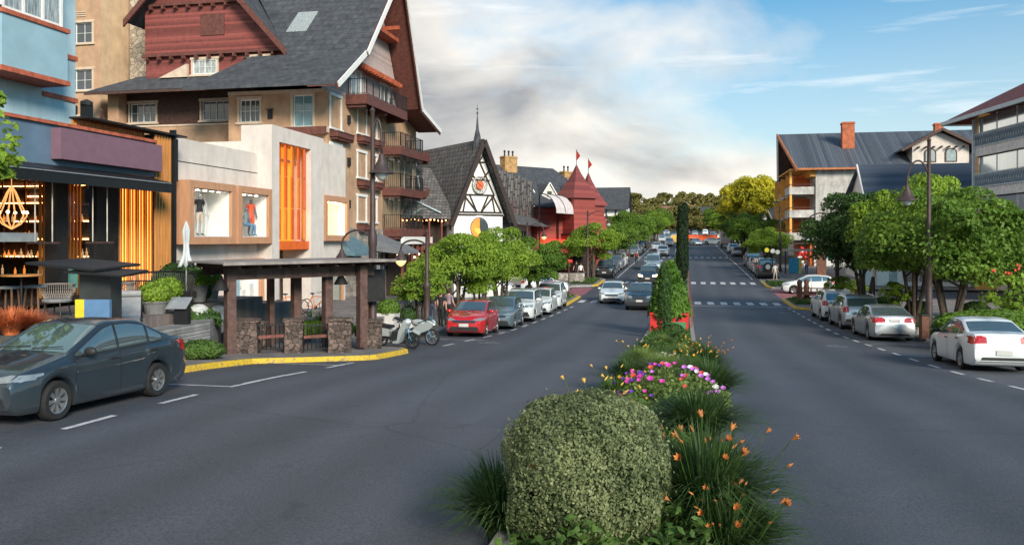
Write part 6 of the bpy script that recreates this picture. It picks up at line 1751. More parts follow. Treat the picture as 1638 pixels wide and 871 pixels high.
# left far kerb
place(pic, -7.85, 84.5, R(1)); pic['group'] = GL
cp(sal, 'dark sedan parked behind the black pickup', -7.9, 90.5, 0, P_silver, P_steel, GL)
cp(suv, 'silver crossover fourth past the red crossing on the left', -7.8, 96.4, 0, P_white, P_silver, GL)
cp(suv, 'white crossover ending the far left parked group', -7.8, 102.0, 0, P_white, P_white, GL)
cp(van, 'tall pale van parked by the dark green tree on the left', -7.8, 130, 0, P_pale, P_silver, GL, 'parked_van')
cp(sal, 'silver sedan behind the tall pale van', -7.7, 136.5, 0, P_silver, P_silver, GL)
cp(suv, 'black crossover two behind the tall pale van', -7.7, 142.5, 0, P_white, P_black, GL)
cp(hat, 'grey hatchback under the far left trees', -7.7, 163, 0, P_red, P_steel, GL)
# right far kerb: black four by four with spare wheel
c4 = cp(suv, 'tall black off-roader with round spare wheel on its back door', 7.9, 85.5, PI, P_white, P_black, GR, scale=(1.08, .95, 1.2)); c4['category'] = 'off-roader'
sp_ = MB(); sp_.lathe([(.30, 2.13), (.38, 2.15), (.38, 2.28), (.24, 2.33), (.02, 2.33)], (0, 0, 1.0), 20, axis='y'); swo = sp_.build('spare_wheel', tyrem, c4, smooth=True, sharp=40)
sp_ = MB(); sp_.lathe([(.20, 2.331), (.20, 2.345)], (0, 0, 1.0), 16, axis='y'); sp_.build('wheel_cover', mat('grey_cover', (.3, .3, .3), .5), swo)
cp(suv, 'white crossover squeezed ahead of the black off-roader', 7.9, 91.5, PI, P_white, P_white, GR)
cp(sal, 'silver sedan two ahead of the black off-roader', 7.9, 97.2, PI, P_silver, P_silver, GR)
cp(pic, 'dark pickup three ahead of the off-roader on the right', 8.0, 103.5, PI, P_black, P_navy, GR)
cp(hat, 'silver hatchback parked behind the box truck on the right', 7.9, 131, PI, P_red, P_silver, GR)
cp(suv, 'white crossover parked nearest the box truck on the right', 7.8, 141, PI, P_white, P_white, GR)
# far junction cars
far = [(2.2, 176, 20, hat, P_red, P_pale, 'pale blue hatchback turning in front of the orange barrier'), (6.0, 181, 80, sal, P_silver, P_white, 'white sedan right of the pale blue turning hatchback'), (10.5, 184, 85, sal, P_silver, P_white, 'white sedan turning behind the box truck'),
       (-8.5, 186, 5, sal, P_silver, P_silver, 'silver sedan left of the barrier in the far queue'), (-5.2, 196, 3, hat, P_red, P_white, 'white hatchback in the far queue left of the cypress'), (-2.4, 203, 0, suv, P_white, P_white, 'white crossover in the far queue closest to the median'),
       (-7.6, 206, 0, suv, P_white, P_silver, 'silver crossover in the outer far queue'), (-10.8, 214, 8, van, P_pale, P_white, 'white people carrier at the left end of the far queue'), (-4.3, 222, 0, sal, P_silver, P_silver, 'silver sedan deep in the far queue'), (-7.5, 235, 0, hat, P_red, P_white, 'white hatchback high up the far hill on the left'),
       (-1.8, 242, 0, suv, P_white, P_steel, 'grey crossover high up the far hill beside the median'), (3.0, 250, 180, suv, P_white, P_silver, 'silver crossover driving away up the far hill'), (7.8, 236, 180, hat, P_red, P_steel, 'grey hatchback parked high on the right of the far hill'), (8.2, 222, 180, sal, P_silver, P_white, 'white sedan parked on the right of the far hill'),
       (6.2, 262, 180, van, P_pale, P_white, 'tall white van driving away near the hilltop'), (9.2, 208, 180, suv, P_white, P_blue, 'teal crossover parked past the box truck'), (-5.5, 262, 0, suv, P_white, P_white, 'white crossover just below the hilltop'), (0.9, 278, 180, sal, P_silver, P_navy, 'dark sedan at the hilltop between the trees')]
for (x, y, a, src, f_, t_, lab) in far:
    cp(src, lab, x, y, R(a), f_, t_, GF, 'distant_car')
# box truck
bt = thing('box_truck', 'white cab truck with pale pink box body on the far right kerb', 'truck', (7.9, 165, gz(165)), PI)
mb = MB(); mb.box(-1.15, 1.15, -1.3, 3.4, .8, 3.0); mb.build('box_body', mat('pale_pink_box', (.55, .46, .43), .6, var=.1), bt)
mb = MB(); mb.prism([(-3.1, .5), (-3.1, 1.3), (-2.7, 2.3), (-1.4, 2.35), (-1.4, .5)], 'x', -1.0, 1.0); mb.build('cab', P_white, bt)
MB().prism([(-3.08, 1.4), (-2.74, 2.2), (-2.70, 2.2), (-3.04, 1.4)], 'x', -.85, .85).build('windshield', cglass, bt)
for s in (-1, 1):
    MB().box(s * 1.001, s * 1.01, -2.6, -1.7, 1.4, 2.1).build('side_window', cglass, bt)
    for y in (-2.3, 2.4): MB().lathe([(.2, -.12), (.4, -.11), (.42, 0), (.4, .11), (.2, .12)], (s * .88, y, .42), 16, axis='x').build('wheel', tyrem, bt)
    MB().box(s * .75, s * .95, 3.401, 3.42, .65, .8).build('taillight', lampr, bt)
# teal lorry further on
bt2 = copy_tree(bt, 'teal lorry parked in front of the box truck', loc=(9.6, 186, gz(186)), rz=PI, paintmap={P_white: P_blue, MAT['pale_pink_box']: P_blue})

# ------------------------------------------------------------------ motorcycles
def make_bike(label, sport):
    t = thing('motorcycle' if sport else 'scooter', label, 'motorcycle' if sport else 'scooter')
    r = .31 if sport else .29; wb = 1.36 if sport else 1.28
    for y, nm in ((-wb / 2, 'wheel'), (wb / 2, 'wheel')):
        q = MB(); q.lathe([(r * .80, -.04), (r * .95, -.055), (r, 0), (r * .95, .055), (r * .80, .04)], (0, y, r), 24, axis='x', cap=False)
        w = q.build(nm, tyrem, t, smooth=True)
        q = MB(); q.lathe([(r * .82, -.03), (r * .76, -.02), (r * .76, .02), (r * .82, .03)], (0, y, r), 24, axis='x', cap=False); q.lathe([(.05, -.05), (.05, .05)], (0, y, r), 10, axis='x')
        for k in range(6):
            a = k * PI / 3; q.bar((0, y + .04 * math.cos(a), r + .04 * math.sin(a)), (0, y + r * .78 * math.cos(a + .2), r + r * .78 * math.sin(a + .2)), .03, .02)
        q.build('rim', rimm if sport else blackp, w, smooth=True, sharp=30)
        q = MB(); q.lathe([(.12, .055), (.12, .062)], (0, y, r), 16, axis='x'); q.build('brake_disc', chrome, w)
    q = MB()
    for s in (-1, 1): q.tube([(s * .08, -wb / 2, r), (s * .08, -wb / 2 + .20, .78)], .022, 6)
    q.tube([(-.09, -wb / 2 + .2, .78), (.09, -wb / 2 + .2, .78)], .02, 6); q.tube([(0, -wb / 2 + .2, .76), (0, -wb / 2 + .27, .96)], .025, 6)
    q.build('fork', chrome, t)
    q = MB(); y0 = -wb / 2 + (.26 if sport else .25); z0 = .90 if sport else 1.0
    q.tube([(-.33, y0 + .10, z0 - .02), (-.2, y0, z0), (.2, y0, z0), (.33, y0 + .10, z0 - .02)], .016, 6)
    for s in (-1, 1): q.tube([(s * .2, y0, z0), (s * .26, y0 - .04, z0 + .2)], .008, 5); q.ball((s * .27, y0 - .04, z0 + .23), (.06, .015, .035), 8, 6); q.ball((s * .32, y0 + .08, z0 - .02), (.03, .06, .022), 6, 5)
    q.build('handlebar', blackp, t)
    body = paintmat('bike_pale_mint', (.46, .51, .52), .15)
    q = MB()
    if sport:
        # fairing, tank, tail as lofted prisms
        for s in (-1, 1):
            q.add([(s * .05, -.86, .80), (s * .19, -.55, .88), (s * .20, -.25, .80), (s * .17, .02, .60), (s * .16, -.10, .40), (s * .18, -.40, .50), (s * .13, -.70, .62),
                   (s * .03, -.84, .80), (s * .15, -.55, .87), (s * .16, -.25, .79), (s * .13, .02, .60), (s * .12, -.10, .41), (s * .14, -.40, .51), (s * .09, -.70, .62)],
                  [(0, 1, 2, 3, 4, 5, 6), (13, 12, 11, 10, 9, 8, 7)] + [(i, 7 + i, 7 + (i + 1) % 7, (i + 1) % 7) for i in range(7)])
        q.ball((0, -.12, .80), (.15, .30, .14), 12, 8); q.ball((0, -.66, .84), (.13, .2, .12), 10, 8)
        q.prism([(.48, .80), (.95, .96), (.98, .90), (.55, .70)], 'x', -.07, .07)
    else:
        # leg shield with long front curve, side cover
        q.prism([(-.52, .98), (-.42, 1.0), (-.20, .62), (-.12, .30), (.05, .26), (.05, .20), (-.18, .20), (-.32, .50), (-.50, .80)], 'x', -.18, .18)
        q.ball((0, -.50, .93), (.15, .12, .12), 10, 8)
        q.prism([(.08, .62), (.30, .68), (.95, .76), (.90, .62), (.50, .42), (.15, .42)], 'x', -.12, .12)
        q.prism([(-.95, .56), (-.70, .66), (-.46, .60), (-.50, .56), (-.70, .61), (-.93, .50)], 'x', -.06, .06)
    q.build('fairing', body, t, smooth=True, sharp=35)
    q = MB()
    if sport: q.prism([(.10, .80), (.50, .78), (.60, .84), (.92, .97), (.55, .90), (.2, .86)], 'x', -.10, .10)
    else: q.prism([(.10, .70), (.50, .72), (.85, .80), (.80, .86), (.40, .80), (.12, .78)], 'x', -.12, .12)
    q.build('seat', blackp, t, smooth=True, sharp=35)
    q = MB(); q.box(-.12, .12, -.22, .20, .28, .60); q.ball((.06, .05, .36), (.10, .14, .12), 10, 7); q.tube([(.14, 0, .28), (.16, .4, .28), (.16, .78, .42)], [.03, .04, .055], 8); q.bar((-.05, .0, .4), (-.06, wb / 2, r), .05); q.bar((.05, .0, .4), (.06, wb / 2, r), .05)
    q.bar((-.05, .1, .3), (-.22, .2, .01), .025)
    q.build('engine', mat('engine_grey', (.08, .08, .085), .45, metal=.6), t)
    if sport:
        q = MB(); q.prism([(-.84, .86), (-.62, 1.06), (-.58, 1.05), (-.60, .92)], 'x', -.09, .09); q.build('windscreen', cglass, t)
    q = MB(); q.ball((0, -.84 if sport else -.60, .78 if sport else .95), (.09, .04, .05), 8, 6); q.build('headlight', lampc, t)
    q = MB(); q.box(-.05, .05, .96, 1.0, .84, .90) if sport else q.box(-.07, .07, .95, .98, .68, .74); q.build('taillight', lampr, t)
    return t
sc1 = make_bike('pale mint scooter parked first beside the stone pillar', False); sc1.location = (-9.75, 27.15, gz(27) + .01); sc1.rotation_euler = (0, R(-6), R(78))
sc2 = make_bike('pale sport motorcycle with dark screen beside the red hatchback', True); sc2.location = (-9.6, 28.9, gz(29) + .01); sc2.rotation_euler = (0, R(-6), R(74))
# ================================================================== vegetation
npr = np.random.default_rng(11)
def leaf_mesh(name, pts, nrm, size, m, par=None, aspect=1.7, droop=.3, jitter=.75, sizes=None):
    """many small folded leaves: pts (n,3), preferred normals (n,3)"""
    n = len(pts)
    d = npr.normal(size=(n, 3)); nn = nrm + jitter * d
    nn /= np.linalg.norm(nn, axis=1)[:, None] + 1e-9
    a = npr.normal(size=(n, 3)); a[:, 2] -= droop
    a -= nn * np.sum(a * nn, axis=1)[:, None]; a /= np.linalg.norm(a, axis=1)[:, None] + 1e-9
    b = np.cross(nn, a)
    s = (size * npr.uniform(.6, 1.3, n) if sizes is None else sizes)[:, None]
    v = np.empty((n, 4, 3))
    v[:, 0] = pts - a * s * aspect * .5
    v[:, 1] = pts + b * s * .5 + nn * s * .12
    v[:, 2] = pts + a * s * aspect * .5
    v[:, 3] = pts - b * s * .5 + nn * s * .12
    me = bpy.data.meshes.new(name)
    me.vertices.add(n * 4); me.loops.add(n * 4); me.polygons.add(n)
    me.vertices.foreach_set('co', v.reshape(-1)); me.loops.foreach_set('vertex_index', np.arange(n * 4, dtype=np.int32))
    me.polygons.foreach_set('loop_start', np.arange(0, n * 4, 4, dtype=np.int32)); me.polygons.foreach_set('loop_total', np.full(n, 4, dtype=np.int32))
    me.update(); me.validate()
    me.materials.append(m)
    o = bpy.data.objects.new(name, me); COL.objects.link(o)
    if par is not None: o.parent = par
    return o
def crown_points(n, lobes, r_lobe, shell=.35):
    """points scattered near the surface of many small lobes"""
    k = len(lobes); idx = npr.integers(0, k, n)
    d = npr.normal(size=(n, 3)); d /= np.linalg.norm(d, axis=1)[:, None]
    d[:, 2] = np.where(d[:, 2] < -.45, -d[:, 2], d[:, 2])
    rr = 1 - shell * npr.random(n) ** 1.4
    L = np.array([l[0] for l in lobes]); Rr = np.array([l[1] for l in lobes])
    return L[idx] + d * (Rr[idx] * rr)[:, None] * np.array([1, 1, .72]), d
bark = mat('bark', (.085, .065, .05), .95, var=.35, vscale=7, bump=.9, bscale=22, stretch=(2, 2, .4))
leafA = leafmat('maple_leaf', (.042, .10, .012), (.20, .33, .05), .55)
leafB = leafmat('bright_leaf', (.08, .17, .016), (.33, .46, .06), .7)
leafC = leafmat('dark_leaf', (.022, .06, .015), (.085, .16, .04), .6)
leafY = leafmat('golden_leaf', (.20, .22, .012), (.66, .60, .05), .3)
def make_tree(label, h, rx, rz_, zc, n, size, m, lobes=26, trunks=3, group=None, name='tree', flat=1., open_=0.):
    t = thing(name, label, 'tree', group=group)
    lb = []
    for i in range(int(lobes * 1.25)):
        d = npr.normal(size=3); d /= np.linalg.norm(d); d[2] = abs(d[2]) * .95 if i % 2 else -abs(d[2]) * .75
        f = npr.uniform(.55, 1.02)
        r = rx * npr.uniform(.17, .32)
        lb.append((np.array([d[0] * rx * f, d[1] * rx * f, zc + d[2] * rz_ * f * flat]), r))
    lb.append((np.array([0, 0, zc]), rx * .5))
    p, nr = crown_points(n, lb, None)
    # loose sprigs breaking the outline
    k = n // 12
    d = npr.normal(size=(k, 3)); d /= np.linalg.norm(d, axis=1)[:, None]; d[:, 2] = np.abs(d[:, 2]) * .9 - .15
    q = d * np.array([rx, rx, rz_]) * npr.uniform(.9, 1.10, (k, 1)) + np.array([0, 0, zc])
    p = np.vstack([p, q]); nr = np.vstack([nr, d])
    nr[:, 2] += .55
    leaf_mesh('crown', p, nr, size * 1.05, m, t)
    mb = MB(raw=True)
    for k in range(trunks):
        a = k * 2 * PI / trunks + rnd.uniform(0, 1); sp = .12 * (trunks > 1)
        base = Vector((sp * math.cos(a), sp * math.sin(a), -.1)); top = Vector((rx * .25 * math.cos(a), rx * .25 * math.sin(a), zc - rz_ * .25))
        r0 = .045 * h ** .8 / (1 if trunks == 1 else 1.5)
        mid = base.lerp(top, .5) + Vector((rnd.uniform(-.1, .1), rnd.uniform(-.1, .1), 0))
        mb.tube([base, base.lerp(mid, .3), mid, top], [r0 * 1.25, r0, r0 * .85, r0 * .5], 8)
        for j in range(4):
            l = lb[rnd.randrange(len(lb))][0]
            e = Vector(l); s_ = mid.lerp(top, rnd.uniform(0, 1))
            mb.tube([s_, s_.lerp(e, .5) + Vector((0, 0, .15)), e], [r0 * .45, r0 * .3, r0 * .1], 5)
    mb.build('trunk', bark, t, smooth=True)
    return t
def put(t, x, y, z=None, rz=None, label=None, scale=None, group=None, dz=.12):
    t.location = (x, y, (gz(y) + dz) if z is None else z)
    if rz is not None: t.rotation_euler = (0, 0, rz)
    if label: t['label'] = label
    if group: t['group'] = group
    if scale is not None: t.scale = scale if isinstance(scale, tuple) else (scale,) * 3
    return t
GTL = 'round street trees along the left pavement'; GTR = 'round street trees along the right pavement'
big = make_tree('largest round green tree on the right overhanging the parked cars', 6.2, 3.7, 2.5, 4.0, 34000, .105, leafA, 48, 4, GTR)
X, Y, d = WD(1520, 37.0); put(big, X, Y)
b2 = copy_tree(big, 'dark round green tree on the right left of the biggest crown'); b2.children[0].material_slots[0].link = 'OBJECT'; b2.children[0].material_slots[0].material = leafC; X, Y, d = WD(1384, 49.0); put(b2, X, Y, rz=2.1, scale=(.9, .9, 1.08))
b3 = copy_tree(big, 'round tree rising between the two big crowns on the right'); b3.children[0].material_slots[0].link = 'OBJECT'; b3.children[0].material_slots[0].material = leafB; X, Y, d = WD(1462, 43.5); put(b3, X, Y, rz=4.0, scale=(.85, .85, 1.16))
b4 = copy_tree(big, 'leafy crown cut by the right picture edge'); X, Y, d = WD(1640, 41.0); put(b4, X, Y, rz=1.1, scale=(.75, .75, .86))
ml = make_tree('bright green street tree behind the red hatchback', 4.2, 2.15, 1.65, 2.75, 21000, .078, leafB, 34, 4, GTL)
X, Y, d = WD(733, 41.5); put(ml, X, Y)
l2 = copy_tree(ml, 'bright green street tree in the middle of the left trio'); X, Y, d = WD(800, 48.5); put(l2, X, Y, rz=2, scale=(1.0, 1.0, 1.12))
l2b = copy_tree(ml, 'slim green crown between the first two left street trees'); X, Y, d = WD(768, 45.5); put(l2b, X, Y, rz=5, scale=(.8, .8, 1.0))
md = make_tree('darker green street tree ending the left trio', 4.4, 2.2, 1.75, 2.9, 19000, .08, leafA, 32, 3, GTL)
X, Y, d = WD(852, 52.5); put(md, X, Y)
sm = make_tree('small feathery light green tree beside the pergola', 2.6, 1.3, 1.0, 1.75, 8000, .065, leafB, 16, 4, GTL, name='small_tree')
X, Y, d = WD(676, 36.0); put(sm, X, Y, z=-1.0)
for k, (px, dd, s, lab, src) in enumerate([(948, 82, 1.35, 'green street tree above the black pickup', ml), (985, 100, 1.3, 'green street tree behind the black pickup tree', md), (965, 108, 1.1, 'low green tree between the turrets and the far street', ml), (1003, 113, 1.7, 'tall dark green tree beside the parked pale van', md),
                                      (1020, 138, 1.5, 'round tree beyond the parked pale van', ml), (1035, 158, 1.6, 'third last green tree of the left avenue', md), (1048, 182, 1.7, 'second last green tree of the left avenue', ml), (1054, 215, 2.0, 'last green tree of the left avenue', md)]):
    X, Y, d = WD(px, dd); c = copy_tree(src, lab); put(c, X, Y, rz=k * 1.3, scale=s * .9, group=GTL)
for k, (px, dd, s, lab, src) in enumerate([(1228, 92, 1.15, 'feathery green tree beside the black off-roader', ml), (1206, 108, 1.55, 'broad dark tree behind the off-roader', md), (1190, 124, 1.6, 'round dark tree left of the broad one on the right', md),
                                      (1178, 150, 1.7, 'dark tree behind the box truck', md), (1160, 185, 1.7, 'green tree behind the teal lorry', ml), (1150, 215, 2.0, 'farthest dark tree of the right avenue', md), (1232, 118, 1.3, 'small dark tree under the dark gabled house', md)]):
    X, Y, d = WD(px, dd); c = copy_tree(src, lab); put(c, X, Y, rz=k * 1.7, scale=s * .92, group=GTR)
ye = make_tree('large golden yellow tree glowing in the sun on the right hillside', 12, 5.6, 4.2, 8.5, 16000, .26, leafY, 44, 2, None)
X, Y, d = WD(1208, 142); put(ye, X, Y, scale=(1.05, 1.05, 1.05))
ye2 = copy_tree(ye, 'lower golden yellow tree left of the largest one'); X, Y, d = WD(1188, 165); put(ye2, X, Y, rz=2, scale=(.8, .8, .85))
# leafy young plants on the right pavement
yb = make_tree('young bright green tree behind the white car row', 2.2, .85, .75, 1.35, 2200, .09, leafB, 12, 4, 'young trees on the right pavement', name='young_tree')
for k, (px, dd, lab, s) in enumerate([(1342, 52, None, 1.0), (1432, 44, 'young bright green tree left of the brown street lamp pole', 1.0), (1372, 55, 'low young tree by the carved timber bench', .8)]):
    X, Y, d = WD(px, dd); c = yb if k == 0 else copy_tree(yb, lab); put(c, X, Y, rz=k, scale=s)
lo = make_tree('light leafy bush with red flowers at the right picture edge', 2.8, 1.2, 1.3, 1.6, 1700, .13, leafB, 14, 4, None, name='shrub')
X, Y, d = WD(1625, 31); put(lo, X, Y)
fl = MB(raw=True)
for _ in range(12):
    fl.ball((rnd.uniform(-.9, 0), rnd.uniform(-1, 0), rnd.uniform(2.5, 3.2)), (.04, .04, .06), 5, 4)
tag(fl.build('blossom', mat('coral_flower', (.65, .10, .05), .6), lo))
def clipped(name, label, r, h, n, size, m, group=None, cat='bush', boxy=2.0, zoff=0.):
    """clipped shrub: super-ellipsoid dome of leaves with a dark inner mass of leaves"""
    t = thing(name, label, cat, group=group)
    d = npr.normal(size=(n, 3)); d /= np.linalg.norm(d, axis=1)[:, None]
    e = boxy
    q = d / (np.sum(np.abs(d) ** e, axis=1) ** (1 / e))[:, None]
    bump = 1 + .05 * np.sin(d[:, 0] * 7 + 1) * np.cos(d[:, 1] * 6 + d[:, 2] * 5) + .02 * np.sin(d[:, 0] * 19) * np.cos(d[:, 2] * 17 + d[:, 1] * 15) + .10 * (npr.random(n) > .985)
    rr = (1 - .22 * npr.random(n) ** 2) * bump
    p = q * rr[:, None] * np.array([r, r, h / 2]) + np.array([0, 0, h / 2 + zoff])
    leaf_mesh('foliage', p, d * 1.2, size, m, t, aspect=1.6, jitter=.55, droop=-.2)
    mb = MB(raw=True)
    for k in range(9):
        a = k * .7; mb.tube([(0, 0, 0), (r * .3 * math.cos(a), r * .3 * math.sin(a), h * .4), (r * .7 * math.cos(a), r * .7 * math.sin(a), h * .75)], [.025, .018, .006], 5)
    mb.build('stem', bark, t)
    return t
# ---- median planting in the foreground
pale = leafmat('variegated_leaf', (.045, .07, .025), (.32, .36, .18), 2.2)
bush = clipped('clipped_bush', 'big rounded pale green clipped bush in the foreground of the median', .70, 1.30, 52000, .019, pale, None, 'bush', 3.0)
tq = MB(raw=True)
for _ in range(46):
    a, e_ = rnd.uniform(0, 2 * PI), rnd.uniform(.1, 1.5); v_ = Vector((math.cos(a) * math.cos(e_), math.sin(a) * math.cos(e_), math.sin(e_))); c_ = Vector((v_.x * .6, v_.y * .6, .65 + v_.z * .5))
    tq.tube([c_, c_ + v_ * rnd.uniform(.1, .24) + Vector((rnd.uniform(-.05, .05), rnd.uniform(-.05, .05), .03))], [.003, .0015], 4)
tq.build('twig', bark, bush)
X, Y, d = WD(938, 7.3); bush.location = (X, Y, gz(Y) + .05)
def tuft(n, h, spread, w, m, name='blade', par=None, curve=.6, up=.0):
    vs = []; fs = []
    for i in range(n):
        a = rnd.uniform(0, 2 * PI); L = h * rnd.uniform(.65, 1.15); sp = spread * rnd.uniform(.15, 1.0)
        ca, sa = math.cos(a), math.sin(a); r0 = rnd.uniform(0, .18) * spread; tx, ty = -sa, ca
        K = 5
        o = len(vs)
        for k in range(K + 1):
            f = k / K
            rr = r0 + sp * f ** 1.6; z = L * (f - curve * (sp / spread) * f ** 2.6)
            ww = w * (1 - f ** 1.5) * .5 + .0008
            vs.append((ca * rr + tx * ww, sa * rr + ty * ww, z)); vs.append((ca * rr - tx * ww, sa * rr - ty * ww, z))
        for k in range(K):
            fs.append((o + 2 * k, o + 2 * k + 1, o + 2 * k + 3, o + 2 * k + 2))
    mb = MB(raw=True); mb.add(vs, fs)
    return mb.build(name, m, par)
gdark = leafmat('deep_grass', (.025, .06, .018), (.10, .17, .05), 2)
gmid = leafmat('fresh_grass', (.03, .075, .015), (.13, .22, .05), 2)
gpale = leafmat('feather_grass', (.08, .13, .03), (.26, .34, .10), 3)
lilyo = mat('lily_orange', (.46, .17, .045), .6, var=.3, vscale=9); lilyy = mat('lily_yellow', (.62, .38, .06), .6, var=.2)
def lilies(par, n, h, spread, m, half=None, size=1.):
    st = MB(raw=True)
    for i in range(n):
        a = rnd.uniform(0, 2 * PI) if half is None else rnd.uniform(*half); r = spread * rnd.uniform(.25, 1)
        x, y, z = r * math.cos(a), r * math.sin(a), h * rnd.uniform(.72, 1.1)
        st.tube([(x * .3, y * .3, .1), (x * .75, y * .75, z * .7), (x, y, z)], .004, 4)
        tilt = Vector((math.cos(a), math.sin(a), .7)).normalized(); u = tilt.orthogonal().normalized(); v = tilt.cross(u)
        c = Vector((x, y, z)); L = rnd.uniform(.045, .08) * size; mb = MB(raw=True)
        if i % 2 == 0:
            mb.tube([c, c + tilt * L * .6, c + tilt * L * 1.4], [.005, .014, .002], 5)
        else:
            for k in range(6):
                t = k * PI / 3; o_ = u * math.cos(t) + v * math.sin(t); s_ = u * -math.sin(t) + v * math.cos(t)
                p0 = c; p1 = c + tilt * L * .8 + o_ * L * .30; p2 = c + tilt * L * 1.15 + o_ * L * .55
                mb.add([tuple(p0 + s_ * .003), tuple(p0 - s_ * .003), tuple(p1 - s_ * .014), tuple(p2), tuple(p1 + s_ * .014)], [(0, 1, 2, 3, 4)])
        mb.build('flower', m, par)
    st.build('flower_stalk', gmid, par)
def grass_thing(label, n, h, spread, m, name='grass_clump', cat='plant', w=.012, group=None, curve=.6):
    t = thing(name, label, cat, group=group); tuft(n, h, spread, w, m, 'leaves', t, curve); return t
GM = 'grass and lily clumps on the median'
g1 = grass_thing('dark lily clump with orange blooms right of the big pale bush', 1300, 1.0, .95, gdark, 'daylily_clump', w=.034, group=GM); lilies(g1, 30, .92, .82, lilyo)
X, Y, d = WD(1130, 7.6); g1.location = (X, Y, gz(Y) + .08)
g1b = copy_tree(g1, 'second orange lily clump at the bottom right of the median'); X, Y, d = WD(1190, 7.2); g1b.location = (X - .15, Y - .2, gz(Y) - .05); g1b.rotation_euler = (0, 0, 2.2); g1b.scale = (.8, .8, .72)
g2 = grass_thing('dark arching grass left of the big pale bush with one orange bloom', 1000, .85, .80, gdark, w=.028, group=GM); lilies(g2, 2, .85, .35, lilyo)
X, Y, d = WD(806, 7.5); g2.location = (X, Y, gz(Y) + .0)
g3 = grass_thing('dark green arching grass leaning over the right kerb behind the lilies', 1100, .85, .95, gdark, w=.034, group=GM); X, Y, d = WD(1118, 10.8); g3.location = (X, Y, gz(Y) + .1)
g4 = copy_tree(g3, 'dark grass at the right kerb beside the petunias'); X, Y, d = WD(1135, 14.5); g4.location = (X, Y, gz(Y) + .1); g4.rotation_euler = (0, 0, 1)
g5 = grass_thing('yellow lily clump behind the pale bush on the left edge', 1000, .74, .8, gmid, 'daylily_clump', w=.032, group=GM); lilies(g5, 14, .80, .6, lilyy)
X, Y, d = WD(955, 10.6); g5.location = (X, Y, gz(Y) + .1)
g5b = copy_tree(g5, 'yellow lily clump in the middle behind the pale bush'); X, Y, d = WD(1035, 11.4); g5b.scale = (.8, .8, .6); g5b.location = (X, Y, gz(Y) + .02); g5b.rotation_euler = (0, 0, 2)
g6 = grass_thing('feathery light green grass mound in the middle of the median', 3000, .66, .68, gpale, w=.009, group=GM, curve=.35); X, Y, d = WD(1062, 16.2); g6.location = (X, Y, gz(Y) + .15)
g7 = copy_tree(g6, 'feathery light green grass mound behind the first one'); X, Y, d = WD(1030, 18.8); g7.location = (X, Y, gz(Y) + .1); g7.rotation_euler = (0, 0, 2)
for k, (px, dd, src, s, lab) in enumerate([(985, 13.2, g5, .85, 'yellow lily clump by the left kerb beside the petunias'), (1110, 17.5, g5, .9, 'yellow lily clump at the right kerb before the red planter'), (1128, 19.8, g1, .8, 'orange lily clump at the right kerb farther up the median'), (1005, 16.5, g3, .8, 'dark arching grass at the left kerb past the petunias'),
                                       (1018, 21.0, g5, .85, 'small yellow lily clump at the left kerb past the feather grass'), (1092, 22.5, g6, .9, 'pale grass mound right of centre before the red planter'), (1112, 25.5, g5, .8, 'small lily clump close to the right of the red planter'), (1032, 25.0, g3, .7, 'dark grass tuft left in front of the red planter'), (1060, 28.5, g6, .75, 'pale grass tuft just in front of the red planter'), (1085, 31, g3, .6, 'dark grass tuft at the foot of the narrow cypress')]):
    X, Y, d = WD(px, dd); c = copy_tree(src, lab); c.location = (X, Y, gz(Y) + .08); c.rotation_euler = (0, 0, k * 1.7); c.scale = (s, s, s)
# petunias
pet = thing('petunia_bed', 'bed of magenta, purple, white and red petunias in the median', 'flowers', (WD(1065, 13.4)[0], WD(1065, 13.4)[1], gz(13) + .2))
p_ = npr.uniform(-1, 1, (5200, 3)) * np.array([1.0, .95, .5]); p_[:, 2] = np.abs(p_[:, 2]) * np.maximum(.2, 1 - (p_[:, 0] ** 2 + p_[:, 1] ** 2) * .7) * 1.2
leaf_mesh('foliage', p_, np.tile([0, 0, 1.], (5200, 1)), .045, gpale, pet)
pcols = [('petunia_magenta', (.55, .04, .35)), ('petunia_purple', (.09, .02, .26)), ('petunia_white', (.60, .57, .60)), ('petunia_red', (.50, .06, .04)), ('petunia_lilac', (.42, .12, .50))]
for j, (nm, c) in enumerate(pcols):
    pm = mat(nm, c, .6, var=.2, vscale=20)
    for i in range((16, 14, 7, 8, 13)[j]):
        mb = MB(raw=True)
        x = rnd.gauss((-.35, -.6, .40, .1, .6)[j], .33); y = rnd.gauss((-.4, -.5, -.1, -.5, -.3)[j], .33)
        q = x * x + y * y
        if q > 1: x, y = x / q ** .5 * .9, y / q ** .5 * .9
        z = .60 * (1 - min(1, x * x + y * y) * .72) + .05; r = rnd.uniform(.03, .05)
        pts = []
        for k in range(10):
            a = k * PI / 5; q = r * (1 + .12 * (k % 2)); pts.append((x + q * math.cos(a), y + q * math.sin(a) * .8, z + q * math.sin(a) * .6))
        pts.append((x, y + .015, z - .02)); mb.add(pts, [(k, (k + 1) % 10, 10) for k in range(10)])
        mb.build('blossom', pm, pet)
X, Y, d = WD(1055, 20.5); wfo = thing('white_flowers', 'little cluster of white flowers in front of the red planter', 'flowers', (X, Y, gz(Y) + .1))
for i in range(36): MB(raw=True).ball((rnd.gauss(0, .3), rnd.gauss(0, .25), rnd.uniform(.3, .42)), (.035, .03, .02), 5, 4).build('blossom', MAT['petunia_white'], wfo)
